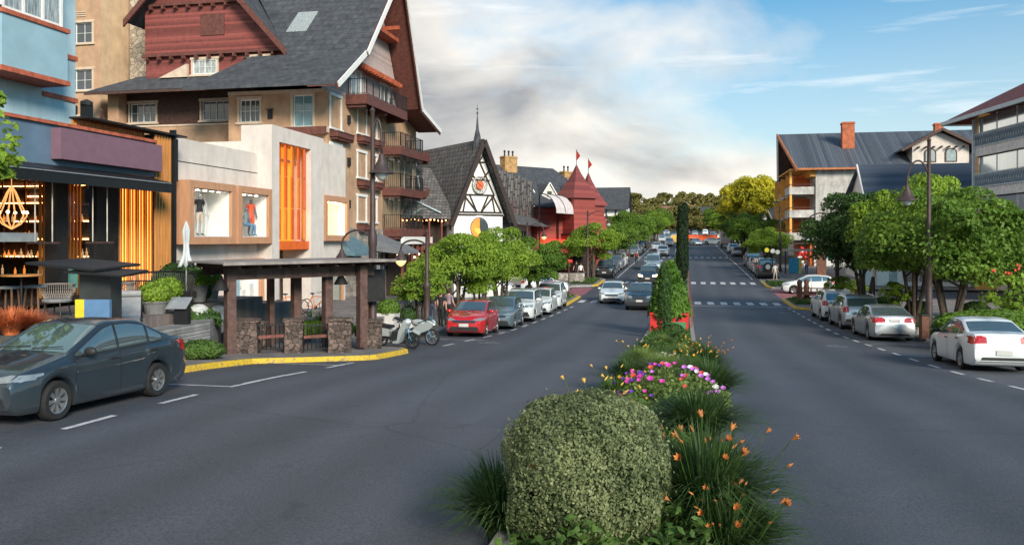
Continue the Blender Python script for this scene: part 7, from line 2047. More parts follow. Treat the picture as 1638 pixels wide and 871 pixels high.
# red planter with conical shrub, narrow cypress, tall topiary
X, Y, d = WD(1071, 37.0); zg = gz(Y) + .1
plt_ = thing('planter_box', 'red wooden planter box with green panel and pointed shrub behind the flowers', 'planter', (X, Y, zg))
redbox = mat('planter_red', (.55, .03, .03), .5, var=.1)
mb = MB()
for (a, b, c, e) in ((-.8, .8, -.62, -.58), (-.8, .8, .58, .62)): mb.box(a, b, c, e, 0, .88)
mb.box(-.84, -.8, -.62, .62, 0, .88); mb.box(.8, .84, -.62, .62, 0, .88); mb.box(-.86, .86, -.66, -.621, .80, .9); mb.box(-.8, .8, -.6, .6, .7, .78, soil)
mb.build('box', redbox, plt_)
MB().box(-.3, .72, -.64, -.622, .05, .5).build('panel', mat('planter_green', (.06, .22, .10), .6), plt_)
mb = MB()
for a, b in ((-.1, .62), (.35, .6)): mb.prism([(a + .06 * math.cos(t) * (1 + .5 * (k % 2)), b + .06 * math.sin(t) * (1 + .5 * (k % 2))) for k, t in enumerate(np.linspace(0, 2 * PI, 11)[:-1])], 'y', -.635, -.622)
mb.build('cut_out', blackm, plt_)
def cone_shrub(par_label, r, h, n, size, m, name, cat, boxy=1.6, z0=0, powr=.75):
    t = thing(name, par_label, cat)
    z = npr.random(n) ** .8; a = npr.uniform(0, 2 * PI, n); rr = r * (1 - z) ** powr * npr.uniform(.72, 1.08, n) + .02
    p = np.stack([rr * np.cos(a), rr * np.sin(a), z0 + z * h], 1); nr = np.stack([np.cos(a), np.sin(a), np.full(n, .5)], 1)
    leaf_mesh('foliage', p, nr, size, m, t, aspect=2.4, jitter=.7, droop=.5)
    MB(raw=True).tube([(0, 0, 0), (0, 0, h * .9)], [r * .12 + .02, .01], 7).build('stem', bark, t); return t
cs1 = cone_shrub('pointed leafy shrub growing in the red planter', .92, 2.35, 5200, .15, leafmat('laurel_leaf', (.03, .09, .012), (.16, .30, .05), .9), 'laurel_shrub', 'shrub', powr=.6); cs1.location = (X, Y, zg + .72)
cs2 = cone_shrub('thin upright cypress in front of the red planter', .30, 3.0, 3200, .05, leafmat('cypress_leaf', (.02, .055, .015), (.08, .16, .04), 2), 'cypress', 'tree', powr=.3); X2, Y2, d = WD(1063, 34.4); cs2.location = (X2, Y2, gz(Y2) + .1)
bs = clipped('low_bush', 'dark mounded bush at the foot of the thin cypress', .45, .55, 1800, .05, leafC, None); bs.location = (X2 + .35, Y2 - .3, gz(Y2) + .1)
cs3 = cone_shrub('tall dark column cypress standing in the median beyond the planter', .40, 7.0, 9000, .09, leafmat('cypress_dark', (.008, .022, .010), (.035, .065, .025), 1.2), 'cypress', 'tree', powr=.16); X3, Y3, d = WD(1088, 76); cs3.location = (X3 + .1, 74.5, gz(74.5) + .1)
cs4 = copy_tree(cs3, 'second dark column cypress just behind the tall one'); cs4.location = (X3 + .45, 82.0, gz(82) + .1); cs4.scale = (.8, .8, 1.05)
gold = grass_thing('golden yellow flower hedge on the median right of the planter', 500, .9, .55, leafmat('gold_leaf', (.25, .20, .01), (.60, .48, .05), 2), 'golden_hedge', 'hedge', w=.05); X, Y, d = WD(1097, 43); gold.location = (X, Y, gz(Y) + .1)
for k, dd in enumerate((47, 51)):
    c = copy_tree(gold, ('second golden hedge clump along the median', 'farthest golden hedge clump along the median')[k]); X, Y, d = WD(1096, dd); c.location = (X, Y, gz(Y) + .1)
# low hedge mass along the rest of the median
def ground_cover(name, x0, x1, y0, y1, h, n, size, m, label, kind='stuff'):
    p = np.stack([npr.uniform(x0, x1, n), npr.uniform(y0, y1, n), np.zeros(n)], 1)
    hh = h * (.55 + .45 * np.sin(p[:, 1] * 2.1 + p[:, 0] * 3) * np.cos(p[:, 0] * 4))
    p[:, 2] = [gz(y) for y in p[:, 1]]; p[:, 2] += npr.random(n) * np.abs(hh) + .12
    o = leaf_mesh(name, p, np.tile([0, 0, 1.], (n, 1)), size, m); return tag(o, label, kind=kind)
ground_cover('ground_cover', -1.42, .22, 4.3, 36, .42, 24000, .055, gmid, 'low green ground cover between the median clumps')
ground_cover('ground_cover', -1.35, .15, 38, 55, .45, 7000, .10, leafA, 'low green ground cover behind the red planter')
ground_cover('ground_cover', -1.35, .15, 62, 121, .5, 9000, .15, leafC, 'low planting on the far median')
ground_cover('ground_cover', -10.2, -8.2, 55.0, 62.8, .25, 2500, .09, gmid, 'grass on the left kerb nose')
ground_cover('ground_cover', 7.2, 9.4, 57.5, 62.3, .3, 2500, .09, gmid, 'grass on the right kerb nose')
ground_cover('ground_cover', 7.2, 9.0, 73.8, 78.5, .3, 2000, .09, gmid, 'grass on the far right kerb nose')
ground_cover('ground_cover', -10.5, -8.0, 74.0, 80, .3, 2500, .09, gmid, 'grass on the far left kerb nose')
# far wooded hill, single canopies against the sky
hills = MB(raw=True); vs = []; fs = []
nx_, ny_ = 60, 14
for j in range(ny_):
    for i in range(nx_):
        x = -500 + 1000 * i / (nx_ - 1); y = 330 + 700 * j / (ny_ - 1)
        f = (j / (ny_ - 1)) ** .8
        z = gz(y) - 1.0 + 21 * f * (1 + .18 * math.sin(x * .013 + 1) + .1 * math.sin(x * .041 + y * .01)) * (0 if j == 0 else 1)
        vs.append((x, y, z))
for j in range(ny_ - 1):
    for i in range(nx_ - 1): fs.append((j * nx_ + i, j * nx_ + i + 1, (j + 1) * nx_ + i + 1, (j + 1) * nx_ + i))
hills.add(vs, fs); tag(hills.build('hillside', mat('hill_grass', (.13, .105, .05), .95, var=.3, vscale=.03), smooth=True), kind='structure')
def hillz(x, y):
    f = (max(0, (y - 330)) / 700) ** .8
    return gz(y) - 1.0 + 21 * f * (1 + .18 * math.sin(x * .013 + 1) + .1 * math.sin(x * .041 + y * .01))
leafF = leafmat('far_canopy', (.20, .15, .04), (.62, .44, .15), .06)
leafG = leafmat('far_canopy_green', (.08, .09, .025), (.30, .26, .08), .06)
ft = make_tree('umbrella-shaped far pine on the skyline', 20, 9, 4.0, 16, 3000, .8, leafF, 22, 1, 'umbrella pines on the skyline', name='pine_tree')
ft2 = make_tree('round far green tree on the hillside', 14, 7, 5, 9, 2600, .8, leafG, 20, 1, 'round trees on the far hillside', name='far_tree')
first = [True, True]
sky_trees = [(1040, 520, 1.0), (1058, 540, 1.15), (1074, 500, .95), (1090, 530, 1.2), (1106, 510, 1.05), (1120, 545, 1.15), (1134, 500, .9), (1146, 520, 1.0), (1160, 480, .95), (1024, 480, .9), (1112, 470, .8), (1082, 460, .75), (1066, 455, .75)]
words = ['leftmost', 'second', 'third', 'fourth', 'fifth', 'sixth', 'seventh', 'eighth', 'rightmost']
for k, (px, dd, s) in enumerate(sky_trees):
    X, Y, d = WD(px, dd)
    lab = ('umbrella-shaped pine on the skyline, %s of the row from the left' % words[k]) if k < 9 else ['lower umbrella pine above the white timbered house', 'lower umbrella pine right of the far street', 'lower umbrella pine behind the column cypress', 'lower umbrella pine above the far queue'][k - 9]
    c = ft if k == 0 else copy_tree(ft)
    c['label'] = lab
    zt = ZP(326 + (k % 3) * 3 if k < 9 else 345, d); hgt = 20.5 * s
    put(c, X, Y, z=zt - hgt, rz=k * 1.1, scale=s)
lowp = [(1008, 300, .8), (1030, 320, .9), (1052, 330, .8), (1072, 345, .8), (1100, 350, .9), (1118, 335, .8), (1136, 320, .9), (1155, 300, .9), (1172, 280, .9), (1044, 400, .9), (1086, 410, 1.0), (1126, 400, .9), (1016, 420, 1.0), (1150, 420, 1.), (990, 420, 1.1), (1176, 400, 1.1), (1196, 360, 1.1)]
lowp += [(1060, 560, 1.6), (1096, 580, 1.7), (1130, 570, 1.6), (1014, 560, 1.6), (1164, 540, 1.5), (1079, 380, .8), (1111, 385, .8), (1143, 385, .8)]
lowq = [(1046, 318, .55), (1059, 335, .6), (1103, 322, .6), (1114, 340, .6), (1124, 318, .55), (1133, 338, .6), (1145, 325, .6), (1071, 322, .55), (1081, 338, .6), (1093, 345, .6)]
lowp += lowq
ORD = ['first', 'second', 'third', 'fourth', 'fifth', 'sixth', 'seventh', 'eighth', 'ninth', 'tenth', 'eleventh', 'twelfth', 'thirteenth', 'fourteenth', 'fifteenth', 'sixteenth', 'seventeenth', 'eighteenth', 'nineteenth', 'twentieth', 'twenty-first', 'twenty-second', 'twenty-third', 'twenty-fourth', 'twenty-fifth'] + ['twenty-%s' % q for q in ('sixth', 'seventh', 'eighth', 'ninth')] + ['thirtieth'] + ['thirty-%s' % q for q in ('first', 'second', 'third', 'fourth', 'fifth', 'sixth')]
for k, (px, dd, s) in enumerate(lowp):
    X, Y, d = WD(px, dd)
    c = ft2 if k == 0 else copy_tree(ft2)
    c['label'] = 'round muted green tree on the far wooded slope, %s from the left' % ORD[sorted(q[0] for q in lowp).index(px)]
    if abs(X) < 14: X = 14 * (1 if X > 0 else -1) if dd < 360 and (px, dd, s) not in lowq else X
    put(c, X, Y, z=(gz(Y) - 2 if dd < 340 else min(hillz(X, Y), ZP(352, d)) - 2), rz=k * 1.9, scale=s * .9)
# small far houses between the trees
hz_ = [(1044, 420, 10, 0), (1066, 400, 12, 1), (1100, 390, 13, 0), (1122, 420, 10, 1), (1140, 380, 9, 0), (1083, 440, 10, 1)]
for k, (px, dd, w, kk) in enumerate(hz_):
    X, Y, d = WD(px, dd); z0 = hillz(X, Y)
    h_ = thing('far_house', ['leftmost tiny pale house', 'tiny pale house second from left', 'wide tiny house just right of the cypress', 'tiny house right of the wide one', 'rightmost tiny house', 'tiny house hidden behind the cypress'][k] + ' on the far wooded slope', 'house', (X, Y, z0), R(10 * (k % 3) - 10), 'tiny houses on the far slope')
    MB().box(-w / 2, w / 2, 0, 8, -2, 5, cream_p if kk else tan_l).build('wall', cream_p, h_)
    mb = MB(); gable_roof(mb, -w / 2 - 1, w / 2 + 1, -1, 9, 4.6, 8.2, .3, 'x', mat('far_tiles', (.25, .12, .08), .8) if kk else slate); mb.build('roof', slate, h_)
# ================================================================== street furniture
lampbrown = mat('lamp_post_brown', (.065, .045, .045), .55, metal=.3, var=.15)
lampgl = mat('lamp_glass_amber', (.65, .50, .22), .25, var=.1, emit=(1, .72, .3), estr=.5)
lampgl2 = mat('lamp_glass_clear', (.55, .58, .58), .2, var=.05)
def arch_arm(mb, x0, z0, span, rise, r=.045, sgn=1, drop=.0):
    pts = [(x0, 0, z0)]
    for t in np.linspace(PI, 0, 12): pts.append((x0 + sgn * (span / 2 + span / 2 * math.cos(t)), 0, z0 + .25 + rise * math.sin(t)))
    pts.append((x0 + sgn * span, 0, z0 + .25 - drop))
    mb.tube(pts, r, 8)
    return x0 + sgn * span, z0 + .25 - drop
def lamp_head(t, x, z, big=True, gl=None):
    mb = MB(); s = 1. if big else .8
    mb.lathe([(.05, .05), (.09, .0), (.10, -.12), (.20, -.30), (.27, -.50), (.42, -.58), (.43, -.62), (.30, -.60)], (x, 0, z), 18) if s == 1 else mb.lathe([(.04, .05), (.07, 0), (.09, -.08), (.19, -.22), (.25, -.36), (.26, -.40)], (x, 0, z), 16)
    h = mb.build('lamp_shade', lampbrown, t, smooth=True, sharp=50)
    mb = MB(); zz = z - (.60 if s == 1 else .40)
    mb.lathe([(.24, 0), (.20, -.10), (.12, -.20), (.02, -.26)], (x, 0, zz), 16); mb.build('globe', gl or lampgl, h, smooth=True)
def street_lamp(name, label, x, y, H=7.0, rz=0., group='brown arched street lamps', kind='tall', z=None):
    t = thing(name, label, 'street lamp', (x, y, gz(y) + .12 if z is None else z), rz, group)
    mb = MB()
    mb.lathe([(.20, 0), (.20, .25), (.14, .35), (.13, H * .42), (.15, H * .43), (.15, H * .47), (.09, H * .49), (.075, H * .9), (.07, H - .1), (.10, H - .06), (.06, H), (.0, H + .1)], n=14)
    mb.build('pole', lampbrown, t, smooth=True, sharp=40)
    return t
# big double lamp by the pergola
X, Y, d = WD(596, 27.6)
lp = street_lamp('street_lamp', 'tall brown street lamp with two arched arms behind the pergola', X, Y, H=7.95)
mb = MB(); x, z = arch_arm(mb, 0, 6.6, .32, .75, .04, 1, drop=.45); x2, z2 = arch_arm(mb, 0, 3.15, 1.10, .50, .035, -1, drop=.18)
mb.tube([(-.02, 0, 3.1), (.13, 0, 3.0), (.13, 0, 2.8)], .03, 6)
mb.build('arm', lampbrown, lp, smooth=True); lamp_head(lp, x, z, True, lampgl2); lamp_head(lp, x2, z2, False)
def small_lamp(label, px, dd, H, span, sgn, rise=.45, gl=None, big=False, z=None, zarm=None):
    X, Y, d = WD(px, dd)
    t = street_lamp('street_lamp', label, X, Y, H=H, z=z)
    mb = MB(); zarm = zarm or (H - 1.0); x, zz = arch_arm(mb, 0, zarm, span, rise, .04, sgn, drop=.1); mb.build('arm', lampbrown, t, smooth=True); lamp_head(t, x, zz, big, gl); return t
small_lamp('brown street lamp half hidden by the first left street tree', 683, 34.5, 4.2, 1.15, -1, .35, zarm=3.2, z=-1.05)
small_lamp('brown street lamp in front of the dormer row', 843, 72, 5.6, 1.5, 1, .6)
small_lamp('slim brown street lamp in front of the red castle shop', 940, 80, 6.6, 2.0, 1, .7, gl=lampgl2)
small_lamp('brown arched lamp over the dark tree on the right', 1339, 52, 6.9, 1.85, -1, .75, gl=lampgl2, big=True, zarm=5.0)
small_lamp('tall brown street lamp rising through the biggest right tree', 1486, 34.5, 8.3, .85, -1, .95, gl=lampgl2, big=True, zarm=6.2)
small_lamp('thin brown street lamp left of the orange balconies', 1248, 88, 7.0, 1.6, -1, .6, gl=lampgl2)
for k, (px, dd) in enumerate(((1010, 150), (1170, 150), (1200, 118))):
    small_lamp(['far street lamp left of the street', 'far street lamp right of the street', 'street lamp in front of the yellow tree'][k], px, dd, 7, 1.6, 1 if k == 0 else -1, .6, gl=lampgl2)

# ------------------------------------------------------------------ pergola shelter on the left kerb nose
pw = mat('pergola_timber', (.105, .060, .052), .7, var=.25, vscale=5, bump=.3, stretch=(1, 1, 1))
pwr = mat('pergola_red_timber', (.17, .06, .045), .7, var=.2)
a0 = WD(372, 23.6); a1 = WD(600, 27.0)
ax, ay = a0[0], a0[1]; ang = math.atan2(a1[1] - ay, a1[0] - ax); Lp = math.hypot(a1[0] - ax, a1[1] - ay)
zp = gz((ay + a1[1]) / 2) + .13
pg = thing('pergola', 'brown timber pergola bus shelter on rubble stone piers at the kerb', 'shelter', (ax, ay, zp), ang)
mb = MB()
def lx(px, dep):      # local x of the front line under photo column px
    for k in range(400):
        f = k / 400 * 1.3 - .1
        X_, Y_ = ax + (a1[0] - ax) * f, ay + (a1[1] - ay) * f
        d_ = -X_ * math.sin(YAW) + Y_ * math.cos(YAW); u_ = (X_ * math.cos(YAW) + Y_ * math.sin(YAW)) / d_
        if 819 + FPX * u_ >= px: return f * Lp
    return Lp
roofz = 2.74
for (pa, pb, y, m_) in ((359, 374, -.05, pw), (499, 511, 1.2, pw), (527, 540, .35, pw), (564, 579, -.3, pw), (485, 492, 2.2, pw)):
    xa, xb = lx(pa, 0), lx(pb, 0); w = min(.27, xb - xa)
    q = MB(); q.box(xa, xa + w, y - .12, y + .12, 0, roofz - .15); q.build('post', m_, pg)
for (pa, y) in ((593, .4), (603, .9)):
    xa = lx(pa, 0); q = MB(); q.box(xa, xa + .13, y - .07, y + .07, .0, roofz - .1); q.build('post', pwr, pg)
q = MB(); x1_ = Lp + .1
q.box(-.1, Lp * .98, -.10, .10, roofz - .48, roofz - .16); q.build('beam', pw, pg)
q = MB(); q.box(-.0, Lp * .98, 1.9, 2.05, roofz - .40, roofz - .14)
k = -.2
while k < Lp:
    q.prism([(-.75, roofz - .06), (-.75, roofz - .14), (-.2, roofz - .155), (2.0, roofz - .155), (2.0, roofz - .0), (-.2, roofz - .0)], 'x', k, k + .09); k += .62
q.build('rafter', pw, pg)
q = MB(); q.box(-.75, Lp + .1, -1.0, 2.1, roofz + .003, roofz + .05); q.box(-.75, Lp + .1, -1.04, -1.001, roofz - .03, roofz + .055)
q.build('roof', mat('weathered_roof', (.25, .22, .21), .7, var=.25, vscale=2), pg)
q = MB(); xa = lx(580, 0); q.box(xa, lx(613, 0) + .1, .02, .08, roofz - 1.35, roofz - .30); q.build('dark_panel', blackw, pg)
# hanging cone lamps
for k, (px, y) in enumerate(((349, -.15), (548, .1))):
    xa = lx(px, 0) if k else -.42
    t = thing('hanging_lamp', ['dark cone lamp hanging at the left end of the pergola', 'dark cone lamp hanging inside the pergola near the right posts'][k], 'lamp', (ax + xa * math.cos(ang) - y * math.sin(ang), ay + xa * math.sin(ang) + y * math.cos(ang), zp + roofz - .62), 0, 'cone lamps under the pergola')
    q = MB(); q.lathe([(.02, .22), (.05, .2), (.23, -.12), (.22, -.13), (.03, .15)], n=16, cap=False); q.build('lamp_shade', iron, t, smooth=True, sharp=40)
    q = MB(); q.tube([(0, 0, .2), (0, 0, .60)], .012, 5); q.build('rod', iron, t)
    q = MB(); q.ball((0, 0, -.06), .05, 8, 6); q.build('bulb', lampgl, t)
# stone piers
def pier(label, pa, pb, dep, h=.92, dy=.62):
    Xa, Ya, d = WD(pa, dep); Xb, Yb, _ = WD(pb, dep)
    w = math.hypot(Xb - Xa, Yb - Ya)
    q = MB(); nx_ = 5
    q.box(0, w, 0, dy, -.1, h); q.box(-.04, w + .04, -.04, dy + .04, h + .001, h + .07)
    o = q.build('stone_pier', stone, None, loc=(Xa, Ya, gz(Ya) + .12), rz=YAW + R(8))
    bm = bmesh.new(); bm.from_mesh(o.data); bmesh.ops.subdivide_edges(bm, edges=bm.edges[:], cuts=5, use_grid_fill=True)
    for v in bm.verts: v.co += Vector((rnd.uniform(-1, 1), rnd.uniform(-1, 1), rnd.uniform(-.6, .6))) * .018
    bm.to_mesh(o.data); bm.free()
    return tag(o, label, 'pier', 'rubble stone piers of the pergola')
pier('broad rubble stone pier under the left pergola post', 360, 409, 23.6, .88, .7)
pier('second rubble stone pier from the left, between the two iron gates', 455, 483, 24.2)
pier('third rubble stone pier from the left, right of the second iron gate', 525, 560, 24.6, .95)
pier('rightmost rubble stone pier, beside the scooter', 580, 610, 26.6, .85)
pier('small rubble stone pier set back behind the left iron gate', 411, 424, 25.6, .78, .4)
for k, (pa, pb, da, db) in enumerate(((412, 454, 23.9, 24.3), (485, 525, 24.4, 24.8))):
    A_ = WD(pa, da); B_ = WD(pb, db)
    q = MB(); z0 = gz(A_[1]) + .15
    railing(q, (A_[0], A_[1], z0), (B_[0], B_[1], z0), .78, iron, .11, .025, .05)
    q.bar((A_[0], A_[1], z0 + .45), (B_[0], B_[1], z0 + .45), .03, .09, pwr)
    o = q.build('iron_gate'); tag(o, ['low black iron railing between the first and second stone pier', 'low black iron railing between the second and third stone pier'][k], 'railing', 'iron railings of the pergola')

# ------------------------------------------------------------------ raised terraces between pavement and shops
deckm = bandmat('deck_boards', (.16, .13, .12), 1, .14, .4, .8, .5)
mb = MB()
mb.prism([(-17.9, 8), (-13.3, 8), (-13.3, 20.2), (-14.3, 22.5), (-14.3, 26.2), (-17.9, 26.2)], 'z', -1.6, .82)
tag(mb.build('terrace_deck', deckm), kind='structure')
mb = MB(); mb.prism([(-17.9, 26.21), (-14.3, 26.21), (-13.9, 27.8), (-18.65, 27.8)], 'z', -1.6, .55); tag(mb.build('terrace_step', deckm), kind='structure')
mb = MB(); mb.prism([(-19.9, 27.81), (-13.4, 27.81), (-12.6, 30.0), (-12.8, 47), (-19.9, 47)], 'z', -2, -.62, paving); tag(mb.build('plaza', paving), kind='structure')
mb = MB(); mb.prism([(-12.4, 30.0), (-11.9, 30.3), (-12.2, 36), (-12.8, 36)], 'z', -1.6, -.35)
w1 = mb.build('low_wall', brickmat('grey_split_stone', (.30, .29, .29), (.20, .20, .21), (.10, .10, .10), w=.5, h=.09, ms=.008, rot=(R(90), 0, 0))); tag(w1, 'low grey split stone wall behind the pergola', 'wall')
A_ = WD(388, 30); 
mb = MB(); mb.prism([(A_[0] - .0, A_[1]), (WD(497, 29.2)[0], WD(497, 29.2)[1]), (WD(497, 29.6)[0], WD(497, 29.6)[1] + .25), (A_[0], A_[1] + .4)], 'z', -1.5, -.02)
tag(mb.build('low_wall', MAT['grey_split_stone']), 'grey split stone parapet sloping behind the left pier', 'wall')
mb = MB(); mb.prism([(-13.25, 14), (-12.7, 14), (-12.7, 20.4), (-13.7, 22.6), (-14.2, 22.4), (-13.25, 20.2)], 'z', -.8, .55, MAT['grey_split_stone']); tag(mb.build('planting_wall', None), 'dark low planter wall along the deck edge', 'wall')
# stone ball bollards
for k, (px, dd, z_) in enumerate(((318, 23.5, .42), (349, 25.5, .42), (391, 28.5, .03))):
    X, Y, d = WD(px, dd)
    t = thing('stone_bollard', ['pale stone dome by the deck planting, leftmost of three', 'pale stone dome in the middle of three beside the pergola', 'pale stone dome seen under the pergola beam, rightmost of three'][k], 'bollard', (X, Y, ZP(512 if k < 2 else 508, d) - .05), 0, 'stone domes near the pergola')
    q = MB(); q.lathe([(.001, .52), (.12, .50), (.24, .42), (.32, .28), (.34, .12), (.32, 0), (.001, 0)], n=20, cap=False); q.build('dome', mat('pale_stone', (.46, .47, .47), .85, var=.2, vscale=5, bump=.4), t, smooth=True)
    q = MB(); q.lathe([(.36, -.3), (.36, 0)], n=20); q.build('base', kerbm, t)
# furniture on the deck
DZ = .84
rattan = bandmat('pale_rattan', (.34, .30, .27), 2, .035, .8, .8, .5, .2, .3)
def tub_chair(label, px, dd, rz, m=rattan, s=1.):
    X, Y, d = WD(px, dd); t = thing('tub_chair', label, 'chair', (X, Y, DZ), rz, 'rope tub chairs on the deck')
    q = MB()
    for k in range(26):
        a = PI * (1.0 * k / 25) - 0; c, s_ = math.cos(a), math.sin(a)
        q.tube([(.30 * c, .28 * s_, .40), (.42 * c, .40 * s_, .62), (.40 * c, .38 * s_, .80)], .011, 5)
    q.tube([(.42 * math.cos(a), .40 * math.sin(a), .80) for a in np.linspace(-.15, PI + .15, 16)], .022, 6); q.build('backrest', m, t)
    q = MB(); q.lathe([(.33, .36), (.35, .40), (.33, .44)], n=16); q.build('seat', mat('seat_cushion', (.22, .22, .23), .9), t)
    for a in (.8, 2.3, 3.9, 5.5):
        q = MB(); q.tube([(.26 * math.cos(a), .26 * math.sin(a), .36), (.33 * math.cos(a), .33 * math.sin(a), 0)], .018, 6); q.build('leg', iron, t)
    t.scale = (s, s, s); return t
tub_chair('light rope tub chair left of the black canopy stand', 91, 21.0, R(10)); tub_chair('light rope tub chair right of the black canopy stand', 188, 21.5, R(-20)); tub_chair('black tub chair beside the dark wicker sofa', 216, 22.5, R(30), iron)
q = thing('wicker_sofa', 'wide black wicker sofa with curved back under the slats', 'sofa', (*WD(258, 24)[:2], DZ), R(-5))
mb = MB()
for a in np.linspace(0, PI, 46): mb.tube([(1.0 * math.cos(a), .38 * math.sin(a), .3), (1.12 * math.cos(a), .48 * math.sin(a), .88 + .12 * math.sin(a))], .012, 4)
mb.tube([(1.12 * math.cos(a), .48 * math.sin(a), .88 + .12 * math.sin(a)) for a in np.linspace(0, PI, 20)], .03, 6); mb.build('backrest', iron, q)
mb = MB(); mb.box(-.95, .95, -.35, .35, .25, .45); mb.build('seat', blackp, q)
for s in (-1, 1): MB().box(s * .8, s * .86, -.3, .3, 0, .249).build('leg', iron, q)
def stool(label, px, dd):
    X, Y, d = WD(px, dd); t = thing('bar_stool', label, 'stool', (X, Y, DZ), .2, 'timber bar stools')
    MB().box(-.2, .2, -.17, .17, .72, .78).build('seat', mat('seat_cushion', (.22, .22, .23), .9), t)
    for a in (-1, 1):
        for b in (-1, 1): MB().bar((a * .15, b * .13, .72), (a * .2, b * .18, 0), .035).build('leg', mat('stool_oak', (.22, .12, .07), .6), t)
    MB().bar((-.18, -.16, .25), (.18, -.16, .25), .025).build('footrest', iron, t)
stool('timber bar stool at the deck table, right one', 56, 21.0); stool('timber bar stool at the far left of the deck', 14, 20.6)
t = thing('bar_table', 'dark round bar table with an orange brown top on the deck', 'table', (*WD(34, 20.2)[:2], DZ), 0)
MB().lathe([(.45, 0), (.46, .02), (.45, .04)], (0, 0, 1.05), 20).build('table_top', oakslat, t); MB().lathe([(.25, 0), (.25, .03), (.03, .05), (.03, 1.05)], n=12).build('pedestal', iron, t)
t = thing('sun_lounger', 'grey sun lounger with headrest cushion behind the graphite car', 'lounger', (*WD(203, 20.0)[:2], DZ - .25), R(35))
MB().prism([(-.9, .30), (.1, .34), (.75, .78), (.80, .72), (.12, .26), (-.9, .22)], 'x', -.30, .30).build('mattress', mat('lounger_grey', (.28, .28, .29), .85), t)
MB().tube([(-.3, .72, .84), (.3, .72, .84)], .08, 10).build('headrest', mat('lounger_grey', (.28, .28, .29), .85), t)
for s in (-1, 1):
    q = MB(); q.bar((s * .32, -.9, .24), (s * .32, .85, .28), .04); q.bar((s * .32, -.7, .24), (s * .32, -.75, 0), .04); q.bar((s * .32, .5, .27), (s * .32, .75, 0), .04); q.bar((s * .32, .1, .28), (s * .32, .8, .78), .035); q.build('frame', iron, t)
# black canopy stand with blue and yellow box
X, Y, d = WD(148, 17.3)
t = thing('canopy_stand', 'black menu stand with sloping canopy beside the graphite car', 'stand', (X, Y, gz(Y) + .12), YAW)
q = MB(); q.box(-.33, .33, .1, .6, 0, 2.1); q.build('pedestal', mat('stand_grey', (.035, .04, .042), .4), t)
q = MB(); slab(q, [(-1.35, -.1, 2.36), (.15, -.25, 2.22), (.6, .9, 2.30), (-.7, 1.0, 2.42)], .05); q.build('canopy', blackm, t)
q = MB(); slab(q, [(-.45, -.3, 2.18), (.85, -.45, 2.10), (.95, .5, 2.18), (-.2, .5, 2.24)], .04); q.build('side_canopy', blackm, t)
X, Y, d = WD(147, 16.9)
t = thing('menu_box', 'blank blue box with a yellow end fixed in front of the canopy stand', 'box', (X, Y, ZP(507, d)), YAW)
q = MB(); q.box(-.16, .36, 0, .1, -.1, .36); q.build('blue_panel', mat('menu_blue', (.10, .20, .36), .5, var=.1), t); q = MB(); q.box(-.345, -.161, 0, .1, -.1, .36); q.build('yellow_panel', mat('menu_yellow', (.75, .58, .03), .5), t)
q = MB(); q.bar((0, .05, -.1), (0, .05, -(t.location.z - gz(Y) - .1)), .08); q.build('post', iron, t)
# folded parasol
X, Y, d = WD(298, 24.2)
t = thing('folded_parasol', 'folded pale grey parasol standing by the bushes at the slatted wall', 'parasol', (X, Y, .6), 0)
MB().tube([(0, 0, -.2), (0, 0, 2.6)], .022, 8).build('pole', mat('silver_trim', (.6, .62, .63), .3, metal=.8), t)
q = MB()
prof = [(.02, 2.72), (.10, 2.45), (.09, 2.3), (.07, 2.0), (.09, 1.75), (.22, 1.45), (.16, 1.42)]
vs = []; fs = []; n_ = 24
for r, h in prof:
    for k in range(n_):
        a = 2 * PI * k / n_; q2 = r * (1 + .28 * math.cos(a * 6)); vs.append((q2 * math.cos(a), q2 * math.sin(a), h - (.08 * math.cos(a * 6) if h < 1.5 else 0)))
for i in range(len(prof) - 1):
    for k in range(n_): fs.append((i * n_ + k, i * n_ + (k + 1) % n_, (i + 1) * n_ + (k + 1) % n_, (i + 1) * n_ + k))
q.add(vs, fs); q.build('fabric', mat('parasol_cloth', (.50, .52, .54), .8, var=.1), t, smooth=True)
# potted shrubs
potm = mat('grey_pot', (.17, .17, .175), .8, var=.15, vscale=4, bump=.2); potw = mat('white_pot', (.55, .53, .51), .7, var=.1)
ball = clipped('ball_shrub', 'x', .36, .56, 2600, .045, leafB, None, 'shrub', 2.2)
def pot(label, px, dd, zt, s=1., m=potm, square=False, shrub=True, py=None, leaf=None):
    X, Y, d = WD(px, dd)
    t = thing('plant_pot', 'pot under ' + label, 'pot', (X, Y, zt), 0, 'pots on the terraces'); t.scale = (s,) * 3
    q = MB()
    if square: q.prism([(-.24, 0), (.24, 0), (.30, .55), (-.30, .55)], 'y', -.27, .27)
    else: q.lathe([(.19, 0), (.27, .45), (.30, .50), (.29, .52), (.25, .5)], n=18)
    q.build('bowl', m, t); MB().lathe([(.25, .46), (.25, .48)], n=14).build('soil', soil, t)
    if shrub:
        global ball_used
        c = copy_tree(ball, label, group='ball shrubs in pots'); c.location = (X, Y, zt + .42 * s); c.scale = (s,) * 3
        if leaf:
            for ch in c.children:
                if ch.name.startswith('foliage'): ch.material_slots[0].link = 'OBJECT'; ch.material_slots[0].material = leaf
pot('bright ball shrub in front, lower left of the pot group', 249, 22.0, .55, 1.15); pot('bright ball shrub just behind the lower left one', 267, 23.0, .60, 1.15)
pot('bright ball shrub in a grey pot right of the parasol', 318, 25.5, .86, 1.0); pot('yellowish ball shrub rightmost above the dark wall', 338, 26.2, .86, .95)
pot('green ball shrub in a square white pot near the pergola end', 621, 34.0, -.95, 1.3, potw, True, leaf=leafA); pot('low shrub in a square white pot behind the scooter', 653, 35.0, -1.15, 1.0, potw, True, leaf=leafC)
for o in list(ball.children): bpy.data.objects.remove(o)
bpy.data.objects.remove(ball)
